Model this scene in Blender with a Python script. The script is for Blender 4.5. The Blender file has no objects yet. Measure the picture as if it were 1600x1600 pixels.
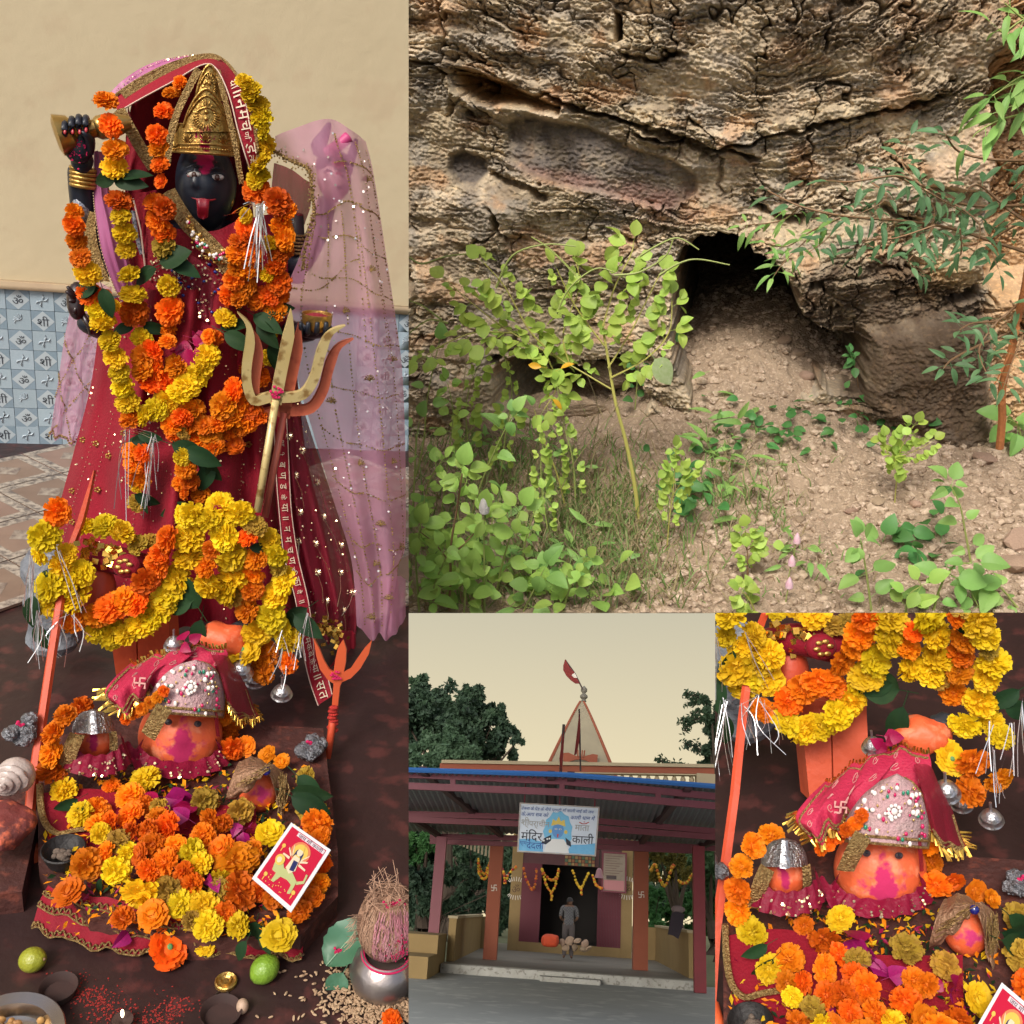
import bpy, bmesh, math, random
import numpy as np
from mathutils import Vector, Matrix, Euler
V = Vector
rng = random.Random(7)
SC = bpy.context.scene
COL = SC.collection

# ------------------------------------------------------------------ camera, sky, sun, exposure
FPX = 1500.0                 # focal length in pixels of the 1600 px wide photograph
PITCH = math.radians(-24)
cam_d = bpy.data.cameras.new('camera'); cam = bpy.data.objects.new('camera', cam_d); COL.objects.link(cam)
cam_d.sensor_width = 36; cam_d.lens = 36 * FPX / 1600; cam_d.clip_start = 0.05; cam_d.clip_end = 600
cam.rotation_euler = (math.radians(90) + PITCH, 0, 0)
SC.camera = cam
SUN_EL, SUN_AZ = math.radians(52), math.radians(205)     # azimuth from +Y, clockwise: behind and left of the camera
world = bpy.data.worlds.new('World'); SC.world = world; world.use_nodes = True
_nt = world.node_tree; _bg = _nt.nodes['Background']
_sky = _nt.nodes.new('ShaderNodeTexSky'); _sky.sky_type = 'NISHITA'; _sky.sun_disc = False
_sky.sun_elevation = SUN_EL; _sky.sun_rotation = SUN_AZ; _sky.air_density = 1.0; _sky.dust_density = 6.0; _sky.ozone_density = 0.4
_nt.links.new(_sky.outputs[0], _bg.inputs[0]); _bg.inputs[1].default_value = 0.1
sun_d = bpy.data.lights.new('sun', 'SUN'); sun_d.energy = 1.9; sun_d.angle = math.radians(20); sun_d.color = (1.0, .965, .90)
sun = bpy.data.objects.new('sun', sun_d); COL.objects.link(sun)
_sd = V((math.sin(SUN_AZ) * math.cos(SUN_EL), math.cos(SUN_AZ) * math.cos(SUN_EL), math.sin(SUN_EL)))
sun.rotation_euler = _sd.to_track_quat('Z', 'Y').to_euler(); sun.location = _sd * 30
SC.view_settings.view_transform = 'Standard'; SC.view_settings.look = 'None'
SC.view_settings.exposure = 0.5; SC.view_settings.gamma = 1.0; SC.view_settings.use_curve_mapping = False

# ------------------------------------------------------------------ places: each of the four has its own upright
CF = V((0, math.cos(PITCH), math.sin(PITCH))); CR = V((1, 0, 0)); CU = V((0, -math.sin(PITCH), math.cos(PITCH)))
def wray(px, py): return CF + CR * ((px - 800) / FPX) + CU * ((800 - py) / FPX)
class Frame:
    def __init__(s, cx, cy, down, roll=0):
        c = wray(cx, cy).normalized(); r = (CR - c * CR.dot(c)).normalized(); u = r.cross(c)
        a = math.radians(roll); r, u = r * math.cos(a) - u * math.sin(a), u * math.cos(a) + r * math.sin(a)
        t = math.radians(down)
        Wm = Matrix((r, c, u)).transposed()
        Lm = Matrix((V((1, 0, 0)), V((0, math.cos(t), -math.sin(t))), V((0, math.sin(t), math.cos(t))))).transposed()
        s.R = Wm @ Lm.transposed(); s.M = s.R.to_4x4(); s.RT = s.R.transposed()
        s.right = s.RT @ CR; s.up = s.RT @ CU; s.fwd = s.RT @ CF
        s.cx, s.cy = cx, cy
    def ray(s, px, py): return s.RT @ wray(px, py)
    def Y(s, px, py, y): d = s.ray(px, py); return d * (y / d.y)
    def Z(s, px, py, z): d = s.ray(px, py); return d * (z / d.z)
    def D(s, px, py, k): return s.ray(px, py) * k
    def m(s, p): return p.dot(s.fwd) / FPX                      # metres per photo pixel at p
    def pix(s, p):
        w = s.R @ p; k = w.dot(CF); return 800 + FPX * w.dot(CR) / k, 800 - FPX * w.dot(CU) / k
FL = Frame(319, 800, 24)          # the shrine
FR = Frame(1119, 479, 12)         # the rock shelter
FT = Frame(878, 1279, -4.8, 3.3)  # the temple
FB = Frame(1359, 1279, 41.7)      # the altar seen close

# ------------------------------------------------------------------ geometry helpers
def basis(z, up=V((0, 0, 1))):
    z = z.normalized()
    x = up.cross(z)
    if x.length < 1e-4: x = V((1, 0, 0)).cross(z)
    x.normalize(); y = z.cross(x)
    return Matrix((x, y, z)).transposed()
def sm(a, b, t):
    t = max(0.0, min(1.0, (t - a) / (b - a))); return t * t * (3 - 2 * t)
class G:
    def __init__(s): s.v = []; s.f = []; s.mi = []; s.k = 0
    def mat(s, k): s.k = k; return s
    def add(s, vs, fs):
        b = len(s.v); s.v += [V(p) for p in vs]
        for f in fs: s.f.append([b + i for i in f]); s.mi.append(s.k)
        return s
    def box(s, c, size, M=None):
        x, y, z = (q / 2 for q in size); M = M or Matrix.Identity(3); c = V(c)
        vs = [c + M @ V((i * x, j * y, k * z)) for i in (-1, 1) for j in (-1, 1) for k in (-1, 1)]
        return s.add(vs, [(0, 1, 3, 2), (4, 6, 7, 5), (0, 4, 5, 1), (2, 3, 7, 6), (0, 2, 6, 4), (1, 5, 7, 3)])
    def bx(s, x0, x1, y0, y1, z0, z1): return s.box(((x0 + x1) / 2, (y0 + y1) / 2, (z0 + z1) / 2), (abs(x1 - x0), abs(y1 - y0), abs(z1 - z0)))
    def bar(s, a, b, w, h, up=V((0, 0, 1))):
        a = V(a); b = V(b); M = basis(b - a, up); return s.box((a + b) / 2, (w, h, (b - a).length), M)
    def tube(s, pts, r, n=6, cap=True, flat=1.0, up=V((0, 0, 1))):
        pts = [V(p) for p in pts]; N = len(pts); r = r if isinstance(r, (list, tuple)) else [r] * N
        vs = []
        for i, p in enumerate(pts):
            d = pts[min(i + 1, N - 1)] - pts[max(i - 1, 0)]
            if d.length < 1e-9: d = V((0, 0, 1))
            M = basis(d, up)
            for k in range(n):
                a = 2 * math.pi * k / n; vs.append(p + M @ V((math.cos(a) * r[i], math.sin(a) * r[i] * flat, 0)))
        fs = [(i * n + k, i * n + (k + 1) % n, (i + 1) * n + (k + 1) % n, (i + 1) * n + k) for i in range(N - 1) for k in range(n)]
        if cap: fs += [tuple(range(n))[::-1], tuple((N - 1) * n + k for k in range(n))]
        return s.add(vs, fs)
    def ball(s, c, r, seg=14, rings=9, M=None, fn=None):
        r = V(r) if isinstance(r, (tuple, list, Vector)) else V((r, r, r)); M = M or Matrix.Identity(3); c = V(c)
        vs = [c + M @ V((0, 0, r.z))]
        for i in range(1, rings):
            t = math.pi * i / rings
            for k in range(seg):
                a = 2 * math.pi * k / seg; q = V((math.sin(t) * math.cos(a), math.sin(t) * math.sin(a), math.cos(t)))
                if fn: q = q * fn(q)
                vs.append(c + M @ V((q.x * r.x, q.y * r.y, q.z * r.z)))
        vs.append(c + M @ V((0, 0, -r.z)))
        fs = [(0, 1 + k, 1 + (k + 1) % seg) for k in range(seg)]
        for i in range(rings - 2):
            a, b = 1 + i * seg, 1 + (i + 1) * seg
            fs += [(a + k, b + k, b + (k + 1) % seg, a + (k + 1) % seg) for k in range(seg)]
        a = 1 + (rings - 2) * seg; e = len(vs) - 1
        fs += [(a + k, e, a + (k + 1) % seg) for k in range(seg)]
        return s.add(vs, fs)
    def lathe(s, prof, seg=20, M=None, c=(0, 0, 0)):
        M = M or Matrix.Identity(3); c = V(c); n = len(prof); vs = []
        for r, z in prof:
            for k in range(seg):
                a = 2 * math.pi * k / seg; vs.append(c + M @ V((r * math.cos(a), r * math.sin(a), z)))
        fs = [(i * seg + k, i * seg + (k + 1) % seg, (i + 1) * seg + (k + 1) % seg, (i + 1) * seg + k) for i in range(n - 1) for k in range(seg)]
        if prof[0][0] > 1e-5: fs.append(tuple(range(seg))[::-1])
        if prof[-1][0] > 1e-5: fs.append(tuple((n - 1) * seg + k for k in range(seg)))
        return s.add(vs, fs)
    def grid(s, rows, closed=False):
        nr, nc = len(rows), len(rows[0]); vs = [p for r in rows for p in r]
        fs = [(i * nc + j, i * nc + (j + 1) % nc, (i + 1) * nc + (j + 1) % nc, (i + 1) * nc + j) for i in range(nr - 1) for j in range(nc if closed else nc - 1)]
        return s.add(vs, fs)
    def prism(s, pts, depth):                # outline polygon pushed along the vector depth
        pts = [V(p) for p in pts]; n = len(pts); d = V(depth)
        s.add(pts + [p + d for p in pts], [tuple(range(n)), tuple(range(2 * n - 1, n - 1, -1))] + [(k, k + n, (k + 1) % n + n, (k + 1) % n) for k in range(n)])
        return s
    def move(s, M): s.v = [M @ p for p in s.v]; return s
def stroke(pts, w, P, th):                   # flat raised line of width w along 2-D points; P maps (x, y, height)
    g = G(); pts = [V((p[0], p[1])) for p in pts]; rows = []
    for i, p in enumerate(pts):
        d = (pts[min(i + 1, len(pts) - 1)] - pts[max(i - 1, 0)]).normalized(); n = V((-d.y, d.x)) * w / 2
        a, b = p + n, p - n; rows.append([P(a.x, a.y, 0), P(a.x, a.y, th), P(b.x, b.y, th), P(b.x, b.y, 0)])
    g.grid(rows); g.add(rows[0], [(0, 1, 2, 3)]); g.add(rows[-1], [(3, 2, 1, 0)]); return g
def join(g, h): g.add(h.v, h.f); return g
def spl(pts, n):                              # Catmull-Rom through points (tuples of any length), n samples
    pts = [np.array(p, float) for p in pts]; m = len(pts) - 1; out = []
    for i in range(n):
        t = i / (n - 1) * m; k = min(int(t), m - 1); u = t - k
        p0, p1, p2, p3 = pts[max(k - 1, 0)], pts[k], pts[k + 1], pts[min(k + 2, m)]
        out.append(.5 * (2 * p1 + (p2 - p0) * u + (2 * p0 - 5 * p1 + 4 * p2 - p3) * u * u + (3 * p1 - p0 - 3 * p2 + p3) * u ** 3))
    return out

# ------------------------------------------------------------------ objects
ORG = {}
def props(o, label=None, cat=None, group=None, kind=None):
    if label: o['label'] = label
    if cat: o['category'] = cat
    if group: o['group'] = group
    if kind: o['kind'] = kind
    return o
def mesh_of(name, g, mats, smooth=40):
    me = bpy.data.meshes.new(name); me.from_pydata([tuple(p) for p in g.v], [], g.f)
    for m in (mats if isinstance(mats, (list, tuple)) else [mats]): me.materials.append(m)
    if any(g.mi): me.polygons.foreach_set('material_index', g.mi)
    if smooth:
        me.polygons.foreach_set('use_smooth', [True] * len(me.polygons))
        if smooth < 180: me.set_sharp_from_angle(angle=math.radians(smooth))
    me.update(); return me
def thing(F, name, label, cat, at, group=None):
    o = bpy.data.objects.new(name, None); COL.objects.link(o); o.empty_display_size = .05
    o.matrix_basis = F.M @ Matrix.Translation(at); ORG[o.name] = (F, V(at)); return props(o, label, cat, group)
def part(name, parent, g, mats, smooth=40, kind=None, label=None):
    F, at = ORG[parent.name]; g.v = [p - at for p in g.v]
    o = bpy.data.objects.new(name, mesh_of(name, g, mats, smooth)); COL.objects.link(o); o.parent = parent; ORG[o.name] = (F, at)
    return props(o, label, kind=kind)
def solo(F, name, g, mats, label=None, cat=None, group=None, kind=None, smooth=40, at=None):
    if at is None: at = sum(g.v, V((0, 0, 0))) / max(1, len(g.v))
    g.v = [p - at for p in g.v]
    o = bpy.data.objects.new(name, mesh_of(name, g, mats, smooth)); COL.objects.link(o)
    o.matrix_basis = F.M @ Matrix.Translation(at); ORG[o.name] = (F, V(at)); return props(o, label, cat, group, kind)
def inst(name, me, M, parent=None, F=None):    # an object sharing mesh data; M in the place's own axes
    o = bpy.data.objects.new(name, me); COL.objects.link(o)
    if parent is not None:
        F, at = ORG[parent.name]; o.parent = parent; o.matrix_basis = Matrix.Translation(-at) @ M; ORG[o.name] = (F, at)
    else:
        o.matrix_basis = F.M @ M; ORG[o.name] = (F, M.translation.copy())
    return o
def TRS(p, R, s):
    s = V(s) if isinstance(s, (tuple, list, Vector)) else V((s, s, s))
    return Matrix.Translation(p) @ R.to_4x4() @ Matrix.Diagonal((*s, 1))
def cut(o, n):                                 # slice an object where its place ends; n points to the side removed (plane through the viewpoint)
    me = o.data; mw = o['_mw'] if False else world_of(o); inv = mw.inverted(); co = V((0, 0, 0)); n = V(n)
    d = [(mw @ v.co).dot(n) for v in me.vertices]
    if not d or max(d) <= 0: return
    if min(d) >= 0: bpy.data.objects.remove(o); return
    bm = bmesh.new(); bm.from_mesh(me); bm.transform(mw)
    r = bmesh.ops.bisect_plane(bm, geom=bm.verts[:] + bm.edges[:] + bm.faces[:], plane_co=co, plane_no=n, clear_outer=True)
    e = [x for x in r['geom_cut'] if isinstance(x, bmesh.types.BMEdge)]
    if e and len(e) < 4000:
        try: bmesh.ops.edgenet_fill(bm, edges=e)
        except Exception: pass
    bm.transform(inv); nm = me.copy(); bm.to_mesh(nm); bm.free(); o.data = nm
def world_of(o):
    m = o.matrix_basis.copy(); p = o.parent
    while p is not None: m = p.matrix_basis @ m; p = p.parent
    return m
def plane_x(px, side):   # side +1 removes what lies right of the photo column px
    n = (wray(px, 0).cross(wray(px, 1600))).normalized()
    if n.dot(CR) < 0: n = -n
    return n * side
def plane_y(py, side):   # side +1 removes what lies below the photo row py
    n = (wray(0, py).cross(wray(1600, py))).normalized()
    if n.dot(CU) > 0: n = -n
    return n * side

# ------------------------------------------------------------------ materials
def lin(c): return tuple(((x / 255) / 12.92 if x <= 10 else ((x / 255 + .055) / 1.055) ** 2.4) for x in c)
MATS = {}
def mat(name, c, rough=.6, metal=0., c2=None, scale=6., sharp=.5, bump=0., bscale=40., rnd=0., emit=0., alpha=1., trans=0., spec=.5, sheen=0., detail=6., c3=None, vcol=False, coat=0., backemit=None):
    """procedural surface: base colour c varied towards c2 (and c3) by noise in object space, bump relief, per-object variation"""
    m = bpy.data.materials.new(name); m.use_nodes = True; nt = m.node_tree; N = nt.nodes; L = nt.links
    b = N['Principled BSDF']; b.inputs['Roughness'].default_value = rough; b.inputs['Metallic'].default_value = metal
    b.inputs['Specular IOR Level'].default_value = spec
    if sheen: b.inputs['Sheen Weight'].default_value = sheen * .08; b.inputs['Specular IOR Level'].default_value = .25
    if coat: b.inputs['Coat Weight'].default_value = coat; b.inputs['Coat Roughness'].default_value = .12
    tc = N.new('ShaderNodeTexCoord'); out = None
    rgba = lambda c: (*c[:3], 1)
    if vcol:
        a = N.new('ShaderNodeAttribute'); a.attribute_name = 'Col'; out = a.outputs['Color']
    if c2 is not None:
        n = N.new('ShaderNodeTexNoise'); n.inputs['Scale'].default_value = scale; n.inputs['Detail'].default_value = detail; n.inputs['Roughness'].default_value = .62
        L.new(tc.outputs['Object'], n.inputs['Vector'])
        r = N.new('ShaderNodeValToRGB'); L.new(n.outputs['Fac'], r.inputs[0])
        w = .5 * (1 - sharp) * .7
        r.color_ramp.elements[0].position = .5 - w - .03; r.color_ramp.elements[1].position = .5 + w + .03
        r.color_ramp.elements[0].color = rgba(c); r.color_ramp.elements[1].color = rgba(c2)
        col = r.outputs[0]
        if c3 is not None:
            n2 = N.new('ShaderNodeTexNoise'); n2.inputs['Scale'].default_value = scale * 3.7; n2.inputs['Detail'].default_value = 5
            L.new(tc.outputs['Object'], n2.inputs['Vector'])
            r2 = N.new('ShaderNodeValToRGB'); L.new(n2.outputs['Fac'], r2.inputs[0]); r2.color_ramp.elements[0].position = .54; r2.color_ramp.elements[1].position = .66
            mx = N.new('ShaderNodeMixRGB'); L.new(r2.outputs[0], mx.inputs[0]); L.new(col, mx.inputs[1]); mx.inputs[2].default_value = rgba(c3); col = mx.outputs[0]
        if out is not None:
            mx = N.new('ShaderNodeMixRGB'); mx.blend_type = 'MULTIPLY'; mx.inputs[0].default_value = 1; L.new(out, mx.inputs[1]); L.new(col, mx.inputs[2]); out = mx.outputs[0]
        else: out = col
    if rnd:
        oi = N.new('ShaderNodeObjectInfo'); h = N.new('ShaderNodeHueSaturation')
        mr = N.new('ShaderNodeMapRange'); L.new(oi.outputs['Random'], mr.inputs[0]); mr.inputs[3].default_value = 1 - rnd; mr.inputs[4].default_value = 1 + rnd
        m2 = N.new('ShaderNodeMapRange'); m3 = N.new('ShaderNodeMath'); m3.operation = 'FRACT'; m4 = N.new('ShaderNodeMath'); m4.operation = 'MULTIPLY'; m4.inputs[1].default_value = 7.31
        L.new(oi.outputs['Random'], m4.inputs[0]); L.new(m4.outputs[0], m3.inputs[0]); L.new(m3.outputs[0], m2.inputs[0]); m2.inputs[3].default_value = .5 - rnd * .06; m2.inputs[4].default_value = .5 + rnd * .06
        L.new(mr.outputs[0], h.inputs['Value']); L.new(m2.outputs[0], h.inputs['Hue'])
        if out is not None: L.new(out, h.inputs['Color'])
        else: h.inputs['Color'].default_value = rgba(c)
        out = h.outputs[0]
    if out is not None: L.new(out, b.inputs['Base Color'])
    else: b.inputs['Base Color'].default_value = rgba(c)
    if bump:
        n = N.new('ShaderNodeTexNoise'); n.inputs['Scale'].default_value = bscale; n.inputs['Detail'].default_value = 6; L.new(tc.outputs['Object'], n.inputs['Vector'])
        bp = N.new('ShaderNodeBump'); bp.inputs['Strength'].default_value = bump; bp.inputs['Distance'].default_value = .02; L.new(n.outputs['Fac'], bp.inputs['Height']); L.new(bp.outputs[0], b.inputs['Normal'])
    surf = b.outputs[0]
    if trans:                                    # thin leaf or cloth: light comes through
        t = N.new('ShaderNodeBsdfTranslucent'); mx = N.new('ShaderNodeMixShader'); mx.inputs[0].default_value = trans
        if out is not None: L.new(out, t.inputs[0])
        else: t.inputs[0].default_value = rgba(c)
        L.new(surf, mx.inputs[1]); L.new(t.outputs[0], mx.inputs[2]); surf = mx.outputs[0]
    if alpha < 1:                                # open weave
        t = N.new('ShaderNodeBsdfTransparent'); mx = N.new('ShaderNodeMixShader'); mx.inputs[0].default_value = alpha
        L.new(t.outputs[0], mx.inputs[1]); L.new(surf, mx.inputs[2]); surf = mx.outputs[0]
    if emit:
        b.inputs['Emission Strength'].default_value = emit
        b.inputs['Emission Color'].default_value = rgba(c)
    L.new(surf, N['Material Output'].inputs[0])
    MATS[name] = m; return m
def vcol(me, cols):                              # cols: n x 3 linear
    a = me.color_attributes.new('Col', 'FLOAT_COLOR', 'POINT'); n = len(cols)
    a.data.foreach_set('color', np.concatenate([np.asarray(cols, np.float32), np.ones((n, 1), np.float32)], 1).ravel())

def stain(name, base, c, spots):                 # pigment of its own colour dabbed on a surface: spots of (x, z, rx, rz, strength) in object space
    if name in MATS: return MATS[name]
    m = MATS[base].copy(); m.name = name; MATS[name] = m; nt = m.node_tree; N = nt.nodes; L = nt.links; b = N['Principled BSDF']; i = b.inputs['Base Color']
    src = i.links[0].from_socket if i.links else None; tc = N.new('ShaderNodeTexCoord'); s = N.new('ShaderNodeSeparateXYZ'); L.new(tc.outputs['Object'], s.inputs[0])
    n = N.new('ShaderNodeTexNoise'); n.inputs['Scale'].default_value = 55; n.inputs['Detail'].default_value = 6; L.new(tc.outputs['Object'], n.inputs['Vector'])
    def mt(op, a, b_):
        k = N.new('ShaderNodeMath'); k.operation = op
        for j, v in enumerate((a, b_)):
            if isinstance(v, (int, float)): k.inputs[j].default_value = v
            else: L.new(v, k.inputs[j])
        return k.outputs[0]
    tot = 0.0
    for x, z, rx, rz, st in spots:
        r = mt('ADD', mt('POWER', mt('ABSOLUTE', mt('DIVIDE', mt('SUBTRACT', s.outputs[0], x), rx), 0), 2), mt('POWER', mt('ABSOLUTE', mt('DIVIDE', mt('SUBTRACT', s.outputs[2], z), rz), 0), 2))
        e = mt('MULTIPLY', mt('POWER', 2.718, mt('MULTIPLY', r, -1)), st); tot = mt('ADD', tot, e)
    f = N.new('ShaderNodeMapRange'); L.new(mt('ADD', tot, mt('MULTIPLY', mt('SUBTRACT', n.outputs['Fac'], .5), 2.2)), f.inputs[0]); f.inputs[1].default_value = .35; f.inputs[2].default_value = .75
    mx = N.new('ShaderNodeMixRGB'); L.new(mt('MULTIPLY', f.outputs[0], mt('MINIMUM', mt('MULTIPLY', tot, 2.5), 1)), mx.inputs[0])
    if src: L.new(src, mx.inputs[1])
    else: mx.inputs[1].default_value = i.default_value
    mx.inputs[2].default_value = (*c, 1); L.new(mx.outputs[0], i)
    r0 = b.inputs['Roughness'].default_value; mr = N.new('ShaderNodeMapRange'); L.new(mx.inputs[0].links[0].from_socket, mr.inputs[0]); mr.inputs[3].default_value = r0; mr.inputs[4].default_value = .9; L.new(mr.outputs[0], b.inputs['Roughness']); return m
# noise on arrays
_P = np.random.RandomState(3).permutation(4096).astype(np.int64)
def _h(ix, iy, s): return _P[(_P[(ix + s * 131) & 4095] + iy) & 4095]
def pn(x, y, s=0):
    x = np.asarray(x, float); y = np.asarray(y, float); ix = np.floor(x).astype(np.int64); iy = np.floor(y).astype(np.int64); fx = x - ix; fy = y - iy
    u = fx * fx * fx * (fx * (fx * 6 - 15) + 10); v = fy * fy * fy * (fy * (fy * 6 - 15) + 10)
    def gr(a, b, dx, dy):
        t = _h(a, b, s) * (2 * np.pi / 4096); return np.cos(t) * dx + np.sin(t) * dy
    n0 = gr(ix, iy, fx, fy) * (1 - u) + gr(ix + 1, iy, fx - 1, fy) * u
    n1 = gr(ix, iy + 1, fx, fy - 1) * (1 - u) + gr(ix + 1, iy + 1, fx - 1, fy - 1) * u
    return (n0 * (1 - v) + n1 * v) * 1.5
def fbm(x, y, o=4, s=0, g=.5):
    r = 0; a = 1.
    for i in range(o): r = r + a * pn(x * 2 ** i, y * 2 ** i, s + i * 7); a *= g
    return r
def hsh(i, s=0): return _P[(np.asarray(i).astype(np.int64) + s * 977) & 4095] / 4096.
def nsm(a, b, t): t = np.clip((t - a) / (b - a), 0, 1); return t * t * (3 - 2 * t)
def sdf(px, py, poly):                           # signed distance, negative inside
    P = np.array(poly, float); d = np.full(np.shape(px), 1e9); ins = np.zeros(np.shape(px), bool); n = len(P)
    for i in range(n):
        a, b = P[i], P[(i + 1) % n]; e = b - a; wx, wy = px - a[0], py - a[1]
        t = np.clip((wx * e[0] + wy * e[1]) / (e @ e), 0, 1); d = np.minimum(d, (wx - e[0] * t) ** 2 + (wy - e[1] * t) ** 2)
        c = ((a[1] > py) != (b[1] > py)); ins ^= c & (px < (b[0] - a[0]) * (py - a[1]) / ((b[1] - a[1]) if abs(b[1] - a[1]) > 1e-9 else 1e-9) + a[0])
    d = np.sqrt(d); return np.where(ins, -d, d)

def text_geo(s, w, align='CENTER'):              # outline lettering as faces in the xy plane, scaled to width w
    c = bpy.data.curves.new('lettering', 'FONT'); c.body = s; c.align_x = align; c.resolution_u = 2
    o = bpy.data.objects.new('lettering', c); COL.objects.link(o)
    dg = bpy.context.evaluated_depsgraph_get(); me = bpy.data.meshes.new_from_object(o.evaluated_get(dg))
    vs = [v.co.copy() for v in me.vertices]; fs = [tuple(p.vertices) for p in me.polygons]
    bpy.data.objects.remove(o); bpy.data.curves.remove(c); bpy.data.meshes.remove(me)
    x0, x1 = min(v.x for v in vs), max(v.x for v in vs); y0, y1 = min(v.y for v in vs), max(v.y for v in vs); k = w / (x1 - x0)
    vs = [V(((v.x - (x0 + x1) / 2) * k, (v.y - (y0 + y1) / 2) * k, 0)) for v in vs]
    return vs, fs, (y1 - y0) * k
# ------------------------------------------------------------------ the rock shelter (upper right place)
M_ROCK = mat('rock', (1, 1, 1), .9, c2=(.62, .58, .54), scale=9, sharp=.25, c3=(1.12, 1.05, .95), vcol=True, bump=.4, bscale=45, spec=.25)
M_SOIL = mat('soil', (.42, .32, .225), .95, c2=(.29, .215, .15), scale=14, sharp=.2, c3=(.52, .40, .295), bump=.8, bscale=70, spec=.15)
M_STONE = mat('stone', (.46, .33, .235), .9, c2=(.30, .21, .15), scale=11, sharp=.3, rnd=.25, bump=.5, bscale=50, spec=.2)
CAVE = [(1052, 470), (1056, 425), (1066, 392), (1090, 380), (1130, 374), (1165, 382), (1190, 400), (1215, 420), (1240, 455), (1250, 500), (1262, 545), (1275, 600), (1200, 640), (1100, 640), (1060, 560)]
GAP = [(1238, 470), (1262, 500), (1300, 530), (1355, 535), (1350, 575), (1346, 616), (1300, 606), (1262, 580), (1240, 545)]
LOW = [(775, 560), (850, 556), (900, 575), (965, 560), (1005, 590), (1010, 640), (990, 668), (930, 690), (900, 700), (840, 650), (790, 640)]
DARK = [(788, 192), (835, 180), (905, 196), (948, 212), (1000, 236), (1050, 250), (1085, 275), (1088, 300), (1052, 330), (1000, 318), (940, 300), (880, 290), (830, 268), (790, 245)]
SPOT = [(697, 245), (720, 236), (752, 252), (757, 272), (738, 292), (712, 288), (695, 268)]
NICHE = [(706, 108), (742, 112), (790, 128), (835, 150), (878, 165), (875, 178), (832, 168), (790, 162), (745, 160), (716, 140)]
BLOCK = [(1356, 520), (1420, 512), (1500, 500), (1545, 505), (1545, 720), (1470, 690), (1352, 630)]
SLAB = [(1446, 262), (1500, 212), (1545, 160), (1556, 200), (1556, 300), (1500, 296), (1452, 288)]
NOTCH = [(966, 20), (974, 28), (974, 62), (966, 66)]
YR = 6.0
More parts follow.
